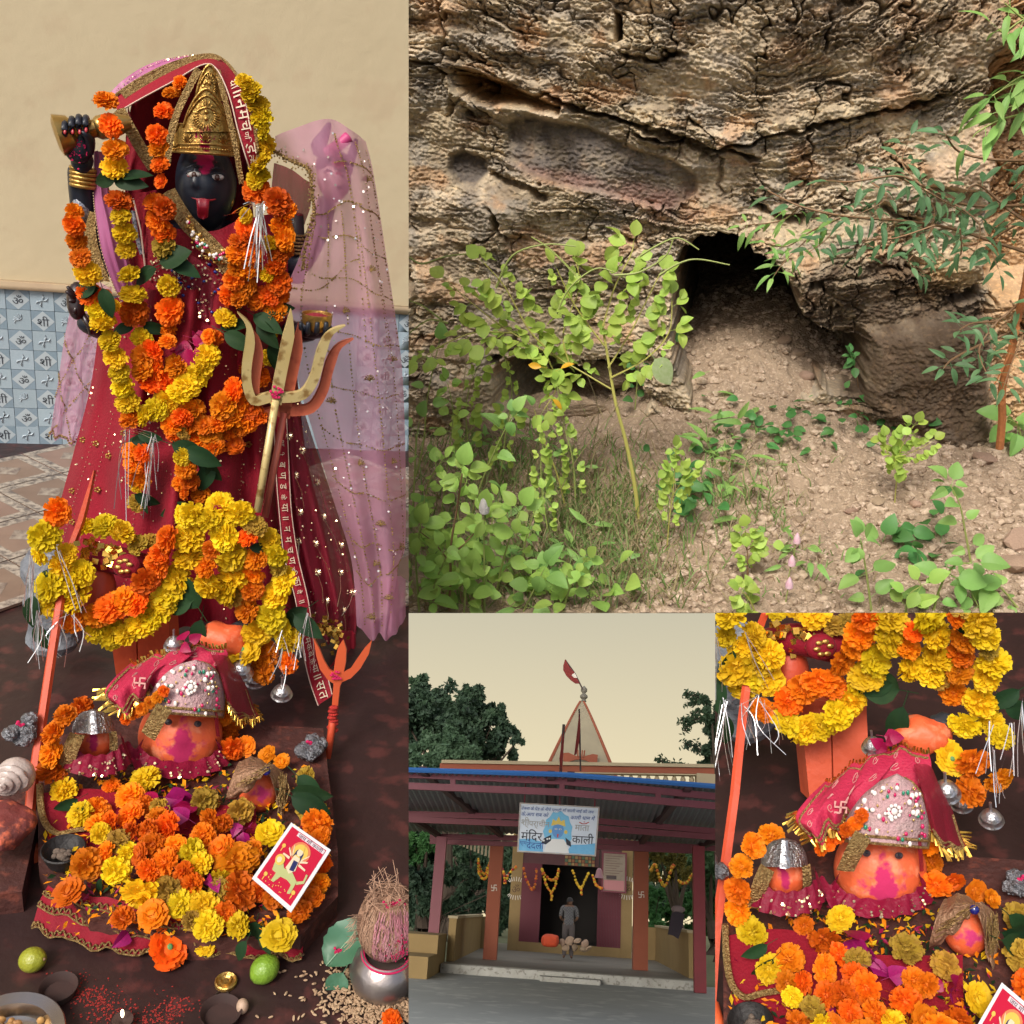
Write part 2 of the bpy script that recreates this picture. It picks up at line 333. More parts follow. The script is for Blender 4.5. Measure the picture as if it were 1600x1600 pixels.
def cliff_fields(px, py):
    wx = 22 * fbm(px / 130, py / 90, 3, 1); wy = 16 * fbm(px / 110, py / 60, 4, 2) + 5 * fbm(px / 24, py / 14, 3, 3)
    x = px + wx
    f = np.where(x < 1150, .31 * (x - 1150), -.0012 * (x - 1150) ** 2)
    f = np.where(py > 330, f * .45, f)
    for ex, ey, r, a in ((1215, 92, 72, 62), (1440, 110, 95, 55), (1020, 40, 60, 30), (860, -30, 90, 50)):
        f = f + a * np.exp(-(((px - ex) / r) ** 2 + ((py - ey) / (r * .7)) ** 2))
    s = py - f + wy
    rough = np.clip(.55 + .9 * fbm(px / 120, py / 80, 3, 5), .12, 1.15)
    dk = sdf(px, py, DARK); bl = sdf(px, py, BLOCK); sl = sdf(px, py, SLAB); sp = sdf(px, py, SPOT)
    left = nsm(430, 250, py) * 0 + nsm(900, 700, px) * nsm(190, 240, py) * nsm(460, 400, py)
    smooth = np.maximum.reduce([nsm(8, -8, dk), nsm(8, -10, bl) * .8, nsm(6, -6, sl), nsm(6, -6, sp), left * .55])
    rough = rough * (1 - .88 * smooth)
    d = .16 * fbm(px / 300, py / 200, 3, 9)
    # beds: each with its own set-back, undercut at its foot
    for k, (h, a, u) in enumerate(((46, .125, .07), (17, .07, .055), (6.5, .04, .035))):
        t = s / h + .45 * fbm(px / (h * 3.2), py / (h * 1.6), 2, 20 + k); c = np.floor(t); fr = t - c
        seg = np.floor(px / (h * 5.) + 7 * hsh(c, 3 + k) + .5 * pn(px / (h * 2.), c, 31 + k))
        off = hsh(c * 57 + seg * 13 + 9000, 5 + k)
        rr = rough if k else np.clip(rough + .15, 0, 1)
        d = d + .68 * rr * (a * (off - .5) + u * nsm(.62, 1., fr) - u * .35 * nsm(.25, 0, fr))
    d = d + rough * .035 * np.abs(fbm(px / 16, py / 9, 4, 41)) + .012 * fbm(px / 7, py / 5, 3, 43)
    cr = np.abs(pn(px / 70 + .35 * pn(px / 25, py / 25, 51), py / 260, 50)); d = d + .12 * nsm(.05, 0., cr) * nsm(.2, .6, rough)
    # ledges, hollows and stains
    d = d + .07 * nsm(5, -4, dk) - .03 * nsm(26, 4, np.abs(dk - 12)) * nsm(235, 190, py)
    nc = sdf(px, py, NICHE); d = d + .26 * nsm(2, -14, nc) - .10 * nsm(24, 4, nc) * nsm(0, 6, nc)
    d = d + .07 * nsm(5, -5, sp)
    d = d + .35 * nsm(4, -4, sdf(px, py, NOTCH))
    for (x0, y0, x1, y1, w, a) in ((840, 150, 1100, 226, 7, .22), (1000, 212, 1180, 246, 6, .2), (1100, 238, 1300, 196, 6, .2), (1300, 196, 1480, 150, 6, .22), (640, 92, 700, 112, 5, .15),
                                   (770, 272, 850, 306, 10, .16), (770, 330, 790, 372, 8, .22), (640, 430, 655, 470, 9, .2), (695, 10, 700, 180, 5, .14), (1180, 330, 1250, 345, 9, .2), (1385, 330, 1440, 350, 10, .15),
                                   (980, 90, 1060, 92, 6, .16), (1120, 230, 1128, 300, 4, .08), (1290, 80, 1300, 20, 6, .14), (1500, 470, 1560, 440, 12, .25)):
        L = math.hypot(x1 - x0, y1 - y0); tx, ty = (x1 - x0) / L, (y1 - y0) / L
        q = (px - x0) * tx + (py - y0) * ty; r = (px - x0) * -ty + (py - y0) * tx + 8 * fbm(px / 40, py / 30, 3, 60)
        d = d + a * nsm(w, 0, np.abs(r)) * nsm(-15, 10, q) * nsm(L + 15, L - 10, q) - a * .3 * nsm(w * 4, w, np.abs(r + w * 2)) * nsm(-15, 10, q) * nsm(L + 15, L - 10, q)
    cv = sdf(px, py, CAVE) + 7 * fbm(px / 26, py / 20, 3, 70)
    d = d + 3.2 * nsm(7, -10, cv) - .12 * nsm(60, 6, cv) * nsm(0, 8, cv)
    d = d + .85 * nsm(5, -8, sdf(px, py, GAP) + 4 * fbm(px / 20, py / 15, 2, 71))
    d = d + 1.1 * nsm(7, -14, sdf(px, py, LOW) + 9 * fbm(px / 30, py / 18, 3, 72))
    d = d - .16 * nsm(14, -20, bl) - .08 * nsm(4, -4, sl)
    d = d + .45 * nsm(1535, 1565, px + 10 * fbm(py / 40, px / 90, 2, 77)) * nsm(60, 130, py) * nsm(480, 430, py)
    d = d - .25 * nsm(420, 620, py) * nsm(900, 760, px)
    d = d - .14 * nsm(250, -40, py)                                   # the upper beds lean out
    # colours of the stone itself, with the cave's shade painted in
    tan = np.array([.36, .283, .185]); brn = np.array([.20, .148, .098]); gry = np.array([.26, .22, .175]); ora = np.array([.40, .23, .12]); blk = np.array([.075, .062, .055]); red = np.array([.27, .155, .12]); pale = np.array([.45, .355, .25])
    n1 = nsm(-.25, .45, fbm(px / 120, py / 70, 4, 80))[..., None]; c = tan * (1 - n1) + pale * n1 * .75 + tan * n1 * .25
    n2 = nsm(.0, .5, fbm(px / 60, py / 40, 5, 81))[..., None]; c = c * (1 - .75 * n2) + brn * .75 * n2
    n3 = nsm(.1, .5, fbm(px / 90, py / 50, 4, 82))[..., None]; c = c * (1 - .7 * n3) + gry * .7 * n3
    n4 = nsm(.2, .55, fbm(px / 80, py / 60, 4, 83))[..., None]; c = c * (1 - .55 * n4) + ora * .55 * n4
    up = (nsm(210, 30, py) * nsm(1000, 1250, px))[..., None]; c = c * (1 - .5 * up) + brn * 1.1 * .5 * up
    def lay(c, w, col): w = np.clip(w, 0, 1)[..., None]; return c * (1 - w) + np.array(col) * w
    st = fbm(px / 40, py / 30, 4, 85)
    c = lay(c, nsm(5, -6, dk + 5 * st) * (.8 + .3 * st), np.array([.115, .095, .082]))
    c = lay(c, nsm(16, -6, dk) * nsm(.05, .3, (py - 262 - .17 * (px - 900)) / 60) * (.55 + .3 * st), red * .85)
    c = lay(c, nsm(5, -6, sp) * .92, blk); c = lay(c, nsm(26, 0, np.hypot(px - 735, (py - 305) * .8)) * .6, blk * 1.6)
    c = lay(c, nsm(4, -8, nc) * .8, (.30, .17, .055))
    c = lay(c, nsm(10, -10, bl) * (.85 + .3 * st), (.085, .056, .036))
    c = lay(c, nsm(6, -6, sl) * .8, (.40, .285, .19))
    c = lay(c, nsm(1540, 1570, px) * .65, (.46, .27, .13))
    c = lay(c, nsm(60, 10, np.hypot((px - 1460) / 1.7, py - 440)) * .5, (.42, .25, .09))
    c = lay(c, nsm(-.1, .5, st) * nsm(10, -40, bl) * .35, (.33, .24, .06))
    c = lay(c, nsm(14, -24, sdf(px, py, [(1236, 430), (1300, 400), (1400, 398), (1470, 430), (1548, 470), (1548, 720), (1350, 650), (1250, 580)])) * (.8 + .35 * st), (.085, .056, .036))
    c = lay(c, nsm(15, -20, cv) * .8, (.05, .036, .025))  # shade inside the cave, painted into the colour
    c = lay(c, nsm(60, 0, np.hypot((px - 1030) / 2.2, py - 325)) * .5 * (st + .5), red * 1.1)
    return d, np.clip(c * np.array([1.52, 1.62, 1.72]), 0, .8)
def build_cliff():
    x0, z1 = FR.Y(596, 400, YR).x, FR.Y(1119, -60, YR).z; x1, z0 = FR.Y(1680, 400, YR).x, FR.Y(1119, 760, YR).z
    nx, nz = 700, 560
    X, Z = np.meshgrid(np.linspace(x0, x1, nx), np.linspace(z1, z0, nz))
    R = np.array(FR.R); Pw = np.stack([X, np.full_like(X, YR), Z], -1) @ R.T
    k = Pw @ np.array(CF); px = 800 + FPX * (Pw @ np.array(CR)) / k; py = 800 - FPX * (Pw @ np.array(CU)) / k
    d, c = cliff_fields(px, py)
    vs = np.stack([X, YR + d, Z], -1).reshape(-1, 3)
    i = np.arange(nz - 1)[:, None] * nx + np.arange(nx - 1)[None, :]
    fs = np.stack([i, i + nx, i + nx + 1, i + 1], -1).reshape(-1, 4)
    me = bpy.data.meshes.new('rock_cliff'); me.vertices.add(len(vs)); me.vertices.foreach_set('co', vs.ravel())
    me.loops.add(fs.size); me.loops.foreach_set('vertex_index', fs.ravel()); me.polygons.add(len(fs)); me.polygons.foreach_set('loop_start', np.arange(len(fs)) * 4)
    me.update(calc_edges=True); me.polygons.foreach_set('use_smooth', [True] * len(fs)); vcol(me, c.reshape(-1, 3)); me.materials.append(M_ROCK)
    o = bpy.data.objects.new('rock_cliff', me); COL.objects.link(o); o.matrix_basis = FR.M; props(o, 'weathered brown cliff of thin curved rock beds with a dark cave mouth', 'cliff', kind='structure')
    # unseen plain shell round the detailed face, carried up and sideways to shade the temple
    g = G(); rows = []
    for z in (14, 9, 5, 2.5, float(z1), float(z1) - .1, float((z0 + z1) / 2), float(z0), -3.0):
        row = []
        for x in (-16, -10, -6, -4, float(x0), float(x0) + .1, float(x1) - .1, float(x1), 4, 6, 10, 16):
            inside = x0 + .05 < x < x1 - .05 and z0 + .05 < z < z1 - .05
            edge = x0 - .01 < x < x1 + .01 and z0 - .01 < z < z1 + .01
            y = YR + (3.6 if edge else .0) - (.12 * max(0, z) if z > 1 else 0)
            row.append(V((x, y + .5 * float(pn(x * .4 + 3, z * .5, 90)) * (0 if edge else 1), z)))
        rows.append(row)
    g.grid(rows); gm = mat('shade_shell_rock', (.30, .21, .125), .9, c2=(.19, .13, .08), scale=3, bump=.6, bscale=12)
    solo(FR, 'hillside_shade_shell', g, gm, kind='structure', smooth=0, at=V((0, YR, 0)))
build_cliff()

GZ = -2.25
def gz(x, y):
    x = np.asarray(x, float); y = np.asarray(y, float)
    mound = .72 * nsm(4.3, 7.2, y) * np.exp(-((x - .12 - .05 * (y - 4)) / 1.15) ** 2)
    left = .10 * nsm(-.3, -1.6, x) * nsm(4, 5.5, y)
    rgt = .16 * nsm(.8, 2.2, x) * nsm(4, 6, y)
    return GZ + mound + left + rgt + .05 * fbm(x * 1.3, y * 1.3, 3, 100) + .028 * np.abs(fbm(x * 6, y * 6, 4, 101)) + .012 * fbm(x * 22, y * 22, 3, 102)
_gx, _gy = np.linspace(-4.2, 4.2, 561), np.linspace(2.8, 9.6, 455); _GT = gz(*np.meshgrid(_gx, _gy)).tolist()
def gzf(x, y):                                   # the same height from a table, for the many single queries
    a = min(max((x + 4.2) / .015, 0), 559.99); b = min(max((y - 2.8) / (6.8 / 454), 0), 453.99); i, j = int(a), int(b); u, v = a - i, b - j
    r, q = _GT[j], _GT[j + 1]; return (r[i] * (1 - u) + r[i + 1] * u) * (1 - v) + (q[i] * (1 - u) + q[i + 1] * u) * v
def onground(px, py):                            # where a sight line meets the sloping soil
    d = FR.ray(px, py); lo, hi = 3.0, 9.5
    for k in range(60):
        y = lo + (hi - lo) * k / 59; p = d * (y / d.y)
        if p.z < gzf(p.x, p.y): break
    a, b = y - (hi - lo) / 59, y
    for _ in range(18):
        m = (a + b) / 2; p = d * (m / d.y)
        if p.z < gzf(p.x, p.y): b = m
        else: a = m
    return d * (b / d.y)
def build_soil():
    nx, ny = 560, 380
    X, Yg = np.meshgrid(np.linspace(-3.4, 3.4, nx), np.linspace(3.3, 9.2, ny) )
    Zg = gz(X, Yg); vs = np.stack([X, Yg, Zg], -1).reshape(-1, 3)
    i = np.arange(ny - 1)[:, None] * nx + np.arange(nx - 1)[None, :]; fs = np.stack([i, i + 1, i + nx + 1, i + nx], -1).reshape(-1, 4)
    me = bpy.data.meshes.new('soil_slope'); me.from_pydata(vs.tolist(), [], fs.tolist()); me.polygons.foreach_set('use_smooth', [True] * len(fs)); me.materials.append(M_SOIL)
    o = bpy.data.objects.new('soil_slope', me); COL.objects.link(o); o.matrix_basis = FR.M; props(o, 'dry crumbly brown soil sloping up into the cave', 'soil', kind='structure')
    cut(o, plane_y(958, 1))
build_soil()

def stone_geo(r, seed, sub=1):
    bm = bmesh.new(); bmesh.ops.create_icosphere(bm, subdivisions=sub, radius=1); g = G(); q = random.Random(seed)
    ax = V((q.uniform(.7, 1.2), q.uniform(.7, 1.2), q.uniform(.5, .85)))
    pl = [(V((q.gauss(0, 1), q.gauss(0, 1), q.gauss(0, 1))).normalized(), q.uniform(.55, .9)) for _ in range(7)]
    for v in bm.verts:
        p = v.co.copy()
        for n, d in pl:
            e = p.dot(n) - d
            if e > 0: p -= n * e
        v.co = V((p.x * ax.x, p.y * ax.y, p.z * ax.z)) * r
    g.add([v.co for v in bm.verts], [tuple(v.index for v in f.verts) for f in bm.faces]); bm.free(); return g
STONES = [mesh_of('stone', stone_geo(1, s, 2), M_STONE, smooth=25) for s in range(6)]
# gravel and clods: too many to count
def gravel():
    V_, F_ = [], []; base = [stone_geo(1, 50 + s, 1) for s in range(8)]; n = 0; q = random.Random(5)
    bases = [(np.array([tuple(p) for p in b.v]), np.array(b.f)) for b in base]
    for i in range(15000):
        y = 3.75 + 4.2 * q.random() ** 1.4; x = q.uniform(-2.4, 3.2)
        if x < -.35 and q.random() < .8: continue
        r = .008 + .036 * q.random() ** 2.8
        z = gzf(x, y) + r * .15; b, f = bases[i % 8]; a = q.uniform(0, 6.28); ca, sa = math.cos(a), math.sin(a)
        R = np.array([[ca, -sa, 0], [sa, ca, 0], [0, 0, 1]])
        V_.append(b @ R.T * r + (x, y, z)); F_.append(f + n); n += len(b)
    vs = np.concatenate(V_); fs = np.concatenate(F_); me = bpy.data.meshes.new('gravel'); me.from_pydata(vs.tolist(), [], fs.tolist())
    me.materials.append(mat('gravel', (.51, .40, .295), .95, c2=(.26, .19, .13), scale=16, sharp=.75, c3=(.60, .47, .37), spec=.15))
    o = bpy.data.objects.new('gravel', me); COL.objects.link(o); o.matrix_basis = FR.M; props(o, 'loose gravel and crumbs of earth over the soil slope', 'gravel', kind='stuff'); cut(o, plane_y(957, 1))
gravel()
def place_on(n): return {'s': n}
ROCKS = [(1055, 600, 30, 'round brown boulder half sunk beside the cave mouth'), (1590, 850, 26, 'pale rough rock at the right edge of the slope'), (1580, 885, 30, 'flat orange tan slab lying at the right edge'),
         (1183, 893, 12, 'pinkish stone below the small yellow green seedling'), (1283, 918, 12, 'reddish angular stone at the foot of the slope'), (1207, 897, 10, 'tan stone beside the pinkish one'),
         (1245, 555, 12, 'clod on the edge of the cave mound'), (1225, 535, 11, 'dark clod high on the cave mound'), (1372, 785, 9, 'pale pebble in the middle of the slope'), (1430, 790, 11, 'tan stone under the tall thin seedling'),
         (1300, 640, 13, 'grey clod above the dark ground plants'), (1260, 590, 12, 'flat stone leaning at the cave side'), (1450, 680, 13, 'broken rock against the foot of the cliff'), (1500, 690, 16, 'rough rock at the foot of the smooth block'), (1540, 720, 18, 'crumbling rock beside the orange stem'),
         (1030, 920, 11, 'brown stone near the grass at the bottom'), (1090, 900, 10, 'small round stone on bare soil'), (1000, 880, 10, 'reddish stone beside the grass'), (945, 930, 12, 'half buried stone at the bottom of the slope'), (1440, 905, 10, 'small tan stone near the front seedlings'), (1330, 800, 10, 'dull stone lying alone in mid slope'), (1250, 815, 12, 'brown stone left of the thin seedling'), (1205, 825, 9, 'leaf coloured stone by a tuft of dry grass')]
for i, (px, py, r, lab) in enumerate(ROCKS):
    p = onground(px, py); s = FR.m(p) * r
    o = inst('stone', STONES[i % 6], TRS(p + V((0, 0, s * .25)), Euler((rng.uniform(-.3, .3), rng.uniform(-.3, .3), rng.uniform(0, 6))).to_matrix(), s), F=FR)
    props(o, lab, 'stone', 'stones on the soil slope')
M_BOULD = mat('boulder_rock', (.40, .30, .20), .9, c2=(.20, .145, .10), scale=5, sharp=.2, c3=(.46, .36, .26), bump=.8, bscale=18, spec=.2)
def boulder_mesh(k):
    g = stone_geo(1, 90 + k, 5); P = np.array([tuple(p) for p in g.v]); x, y, z = P.T; s = z * 5 + .5 * fbm(x * 2, y * 2, 3, k); f = s - np.floor(s)
    d = 1 + .06 * nsm(.6, 1, f) * -1 + .05 * (hsh(np.floor(s) + 40, k) - .5) + .05 * fbm(x * 5 + y * 3, z * 7, 4, 7 + k); g.v = [V(p) for p in P * d[:, None]]; return mesh_of('boulder', g, M_BOULD, smooth=180)
# the broken ledge under the left overhang
for i, (px, py, y, r, lab) in enumerate([(880, 640, 5.75, (95, 40, 50), 'dark layered boulder under the left overhang'), (960, 585, 5.9, (60, 30, 40), 'jutting ledge block above the left hollow'), (720, 560, 5.7, (75, 90, 60), 'pale rough boulder behind the leafy plants on the left'), (760, 690, 5.5, (60, 30, 45), 'low weathered rock behind the weeds')]):
    p = FR.Y(px, py, y + .35); m = FR.m(p); o = inst('boulder', boulder_mesh(i), TRS(p, Euler((.2, .3 * i, .4 * i)).to_matrix(), (r[0] * m, r[2] * m, r[1] * m)), F=FR); props(o, lab, 'boulder', 'boulders under the cliff')

# ------------------------------------------------------------------ leaves and plants
def leaf_geo(w, fold=.25, curl=.25, n=7, tip=1.0, teeth=0.):
    g = G(); rows = []
    for i in range(n + 1):
        t = i / n; ww = w * (math.sin(math.pi * min(1, t ** tip)) ** .75 if 0 < t < 1 else .02) * (1 + teeth * (1 if i % 2 else -1))
        z = -curl * t * t; rows.append([V((-ww, t, z + ww * fold)), V((-ww * .5, t + .01, z + ww * fold * .55)), V((0, t, z)), V((ww * .5, t + .01, z + ww * fold * .55)), V((ww, t, z + ww * fold))])
    g.grid(rows); g.add([V((-.012, 0, 0)), V((.012, 0, 0)), V((.010, -.42, .05)), V((-.010, -.42, .05))], [(0, 1, 2, 3)]); return g
def leafmat(name, c, c2, rnd=.2, tr=.35): return mat(name, c, .5, c2=c2, scale=2.2, sharp=.1, rnd=rnd, trans=tr, spec=.4)
LM_LIGHT = leafmat('leaf_light', (.40, .60, .13), (.31, .52, .11))
LM_MID = leafmat('leaf_mid', (.25, .46, .12), (.30, .53, .14))
LM_DARK = leafmat('leaf_dark', (.11, .235, .10), (.16, .30, .14))
LM_YEL = leafmat('leaf_yellow', (.46, .62, .11), (.38, .56, .11))
LM_OCH = mat('leaf_ochre', (.75, .42, .03), .5, trans=.3)
LM_PALE = mat('leaf_pale', (.45, .52, .30), .6, c2=(.30, .42, .16), scale=6, trans=.25)
LF = dict(
    oval=[mesh_of('leaf', leaf_geo(.38, .2 + .1 * k, .15 + .15 * k, tip=.9), LM_LIGHT) for k in range(3)],
    round=[mesh_of('leaf', leaf_geo(.46, .15 + .1 * k, .1 + .15 * k, n=6, tip=.95), LM_YEL) for k in range(3)],
    broad=[mesh_of('leaf', leaf_geo(.40, .22 + .1 * k, .2 + .2 * k, n=10, tip=.75, teeth=.03), LM_MID) for k in range(3)],
    lance=[mesh_of('leaf', leaf_geo(.17, .3 + .1 * k, .25 + .2 * k, n=7, tip=.8), LM_DARK) for k in range(3)],
    lancel=[mesh_of('leaf', leaf_geo(.15, .3, .25 + .2 * k, n=7, tip=.8), LM_MID) for k in range(3)],
    dark=[mesh_of('leaf', leaf_geo(.36, .25, .2 + .2 * k, n=7, tip=.8), leafmat('leaf_deep', (.075, .23, .065), (.11, .30, .08)) if k == 0 else MATS['leaf_deep']) for k in range(3)],
    ochre=[mesh_of('leaf', leaf_geo(.28, .3, .3), LM_OCH)], pale=[mesh_of('leaf', leaf_geo(.45, .1, .15, n=8, tip=.8), LM_PALE)])
ST_G = mat('stem_green', (.30, .36, .10), .6); ST_Y = mat('stem_yellow', (.42, .40, .10), .6); ST_B = mat('stem_brown', (.28, .16, .08), .7, c2=(.20, .12, .06), scale=20); ST_O = mat('stem_orange', (.50, .19, .06), .75, c2=(.36, .13, .05), scale=14, bump=.4)
def leafat(parent, kind, p, ax, nrm, L, q):
    ax = ax.normalized(); nrm = (nrm - ax * nrm.dot(ax)).normalized(); R = Matrix((ax.cross(nrm), ax, nrm)).transposed()
    me = LF[kind][q.randrange(len(LF[kind]))]
    return inst('leaf', me, TRS(p + (R @ V((0, .4, -.04))) * L, R, (L * q.uniform(.85, 1.1), L, L * q.uniform(.8, 1.1))), parent)
def facing(q, tilt=.6): return (-FR.fwd * .75 + V((0, 0, 1)) * .65 + V((q.gauss(0, tilt), q.gauss(0, tilt), q.gauss(0, tilt * .5)))).normalized()
def pt(px, py, y): return FR.Y(px, py, y)
def stem_part(t, name, pts, r0, r1, m, n=5):
    P = [V(p) for p in spl([tuple(p) for p in pts], max(6, 4 * len(pts)))]
    N = len(P); part(name, t, G().tube(P, [r0 + (r1 - r0) * i / (N - 1) for i in range(N)], n), m); return P
def sprig(t, kind, P, step, L, q, spread=1.0, start=.25, alt=True, end=True):   # leaves along a stem
    acc = 0; N = len(P); tot = sum((P[i + 1] - P[i]).length for i in range(N - 1)); run = 0; nxt = start * tot; side = 1
    for i in range(N - 1):
        d = P[i + 1] - P[i]; l = d.length
        while nxt <= run + l and l > 0:
            p = P[i] + d * ((nxt - run) / l); dn = d.normalized(); n = facing(q, .35); s = dn.cross(n).normalized()
            for sd in ((side,) if alt else (1, -1)):
                ax = s * sd * spread + dn * q.uniform(-.1, .8) + V((0, 0, q.uniform(-.35, .2))); l2 = L * (q.uniform(.55, 1.2) if kind in ('round', 'oval', 'broad') else q.uniform(.8, 1.15)); leafat(t, kind, p, ax, n, l2, q)
                if kind == 'round':
                    b = p + ax.normalized() * l2 * .55
                    for e in (-1.1, 1.1): leafat(t, kind, b, ax.normalized() + dn * e + V((0, 0, q.uniform(-.4, .3))), facing(q, .4), l2 * q.uniform(.7, .95), q)
            side = -side; nxt += step * q.uniform(.8, 1.2)
        run += l
    if end: leafat(t, kind, P[-1], P[-1] - P[-2], facing(q, .3), L, q)
def rosette(t, kind, p, n, L, q, up=.4):
    for k in range(n):
        a = 6.28 * k / n + q.uniform(-.4, .4); ax = FR.right * math.cos(a) + (FR.up * .8 + V((0, 0, .3))) * math.sin(a) + V((0, 0, up * q.uniform(.2, 1)))
        leafat(t, kind, p, ax, facing(q, .3), L * q.uniform(.7, 1.1), q)
MM = FR.m(FR.Y(1119, 700, 5.2))       # metres per pixel about half way up the slope

def main_sapling():
    q = random.Random(11); b = onground(998, 818); y = b.y
    t = thing(FR, 'sapling', 'tall yellow green sapling with long thin pods in front of the cave', 'sapling', b)
    tr = stem_part(t, 'stem', [b, pt(992, 760, y), pt(978, 690, y), pt(962, 630, y), pt(950, 560, y + .03), pt(940, 500, y + .05)], 3.4 * MM, 1.7 * MM, ST_Y, 7)
    brs = [([(955, 608), (890, 570), (800, 520), (745, 480), (700, 440)], 0.0), ([(950, 575), (985, 520), (1010, 470), (1030, 430)], .1), ([(944, 540), (900, 480), (870, 420)], -.05), ([(942, 510), (960, 450), (985, 400), (990, 380)], .05), ([(880, 565), (830, 520), (790, 450), (755, 410)], -.15),
           ([(850, 548), (870, 600), (850, 640)], -.1), ([(955, 590), (1010, 560), (1045, 520), (1050, 470)], .1), ([(800, 520), (740, 520), (690, 540), (660, 560)], -.2), ([(890, 570), (880, 520), (905, 450), (900, 410)], 0)]
    for pts, dy in brs:
        P = stem_part(t, 'branch', [pt(a, c, y + dy * i / 3) for i, (a, c) in enumerate(pts)], 1.4 * MM, .7 * MM, ST_Y)
        sprig(t, 'round', P, 15 * MM, 23 * MM, q, spread=.9, start=.12)
    for pts in ([(752, 395), (700, 400), (660, 412), (640, 402)], [(1140, 414), (1090, 405), (1060, 412), (1030, 430)], [(1052, 372), (1040, 400), (1000, 425), (960, 430)], [(1092, 390), (1060, 372), (1030, 382), (1000, 400)], [(900, 385), (850, 382), (800, 400), (775, 450)], [(960, 425), (930, 420), (890, 450), (870, 490)], [(830, 370), (860, 390), (900, 430)], [(640, 520), (670, 500), (700, 505)], [(640, 470), (660, 478), (690, 500)]):
        stem_part(t, 'pod', [pt(a, c, y - .1) for a, c in pts], .8 * MM, 1.7 * MM, ST_G)
    for a, c in ((855, 575), (868, 580), (857, 618)): leafat(t, 'ochre', pt(a, c, y - .15), V((q.uniform(-1, 1), 0, q.uniform(-1, .4))), facing(q), 20 * MM, q)
    leafat(t, 'pale', pt(1012, 545, y - .05), V((.6, 0, -.8)), facing(q, .1), 44 * MM, q)
main_sapling()
def herb(name, lab, cat, pts, kind, L, step, r, stm, seed, group=None, alt=False, spread=.9, start=.2, branches=(), top=0, grounded=True, end=True):
    q = random.Random(seed); L *= .78; r *= .8; top = max(0, top - 1)
    b = onground(*pts[0][:2]) if grounded else pt(pts[0][0], pts[0][1], pts[0][2]); y = b.y
    t = thing(FR, name, lab, cat, b, group)
    P = stem_part(t, 'stem', [b] + [pt(p[0], p[1], (p[2] if len(p) > 2 else y - .02 * i)) for i, p in enumerate(pts[1:], 1)], r * MM, r * .45 * MM, stm)
    sprig(t, kind, P, step * MM, L * MM, q, spread, start, alt, end)
    for br in branches:
        Q = stem_part(t, 'branch', [pt(p[0], p[1], p[2] if len(p) > 2 else y) for p in br], r * .6 * MM, r * .3 * MM, stm)
        sprig(t, kind, Q, step * .8 * MM, L * .9 * MM, q, spread, .2, alt)
    if top: rosette(t, kind, P[-1], top, L * .8 * MM, q)
    return t
GL = 'broad leaved weeds in the lower left of the slope'
herb('weed', 'tall weed with pale toothed leaves at the left edge of the slope', 'weed', [(650, 745), (662, 690), (668, 620), (685, 540)], 'broad', 34, 38, 2.2, ST_G, 21, GL, alt=True)
herb('weed', 'slanting green weed with round leaves leaning right', 'weed', [(735, 815), (750, 760), (775, 700), (800, 650)], 'broad', 32, 42, 2.4, ST_G, 22, GL, alt=True, top=5)
herb('weed', 'bushy pale green weed in the bottom left corner', 'weed', [(702, 955), (704, 900), (705, 850), (715, 790), (722, 740)], 'oval', 36, 30, 2.6, ST_B, 23, GL, alt=False, top=4, branches=([(704, 880), (680, 850), (655, 830)], [(704, 870), (735, 840), (752, 818)]))
t = herb('flower_spike_weed', 'upright weed topped by a white flower spike', 'weed', [(757, 957), (757, 900), (756, 840), (757, 805)], 'oval', 34, 42, 2.0, ST_G, 24, GL, top=4)
p = pt(757, 800, onground(757, 957).y - .06); part('flower_spike', t, G().lathe([(0, 0), (6 * MM, 3 * MM), (7 * MM, 10 * MM), (4 * MM, 20 * MM), (0, 28 * MM)], 10, c=p - V((0, 0, 4 * MM))), mat('white_petals', (.75, .72, .68), .8, bump=.8, bscale=300))
herb('weed', 'leaning weed with glossy oval leaves at the bottom', 'weed', [(775, 930), (785, 880), (800, 830), (812, 800)], 'oval', 36, 36, 2.2, ST_G, 25, GL, top=4)
herb('weed', 'low broad weed beside the grass at the bottom', 'weed', [(818, 955), (835, 920), (850, 890)], 'broad', 34, 26, 2.0, ST_G, 26, GL, top=5)
herb('weed', 'small leafy weed cut by the bottom edge left of centre', 'weed', [(725, 957), (728, 925), (735, 895)], 'oval', 32, 24, 1.8, ST_G, 27, GL, top=4)
herb('weed', 'round leaved weed at the lower left edge', 'weed', [(655, 955), (652, 915), (650, 870), (655, 830)], 'oval', 36, 32, 2.4, ST_G, 28, GL, top=4)
herb('weed', 'mid green weed under the leaning sapling branch', 'weed', [(690, 720), (720, 690), (750, 660), (790, 648)], 'broad', 30, 30, 1.8, ST_G, 29, GL, alt=True, top=4)
herb('weed', 'yellowing weed at the left edge under the overhang', 'weed', [(645, 800), (648, 740), (650, 690), (655, 660)], 'broad', 34, 36, 2.0, ST_G, 30, GL, alt=True)
herb('weed', 'weed with pointed leaves beside the thin dry stalks', 'weed', [(885, 800), (870, 740), (850, 690), (835, 640)], 'broad', 22, 26, 1.6, ST_Y, 31, GL, alt=True)
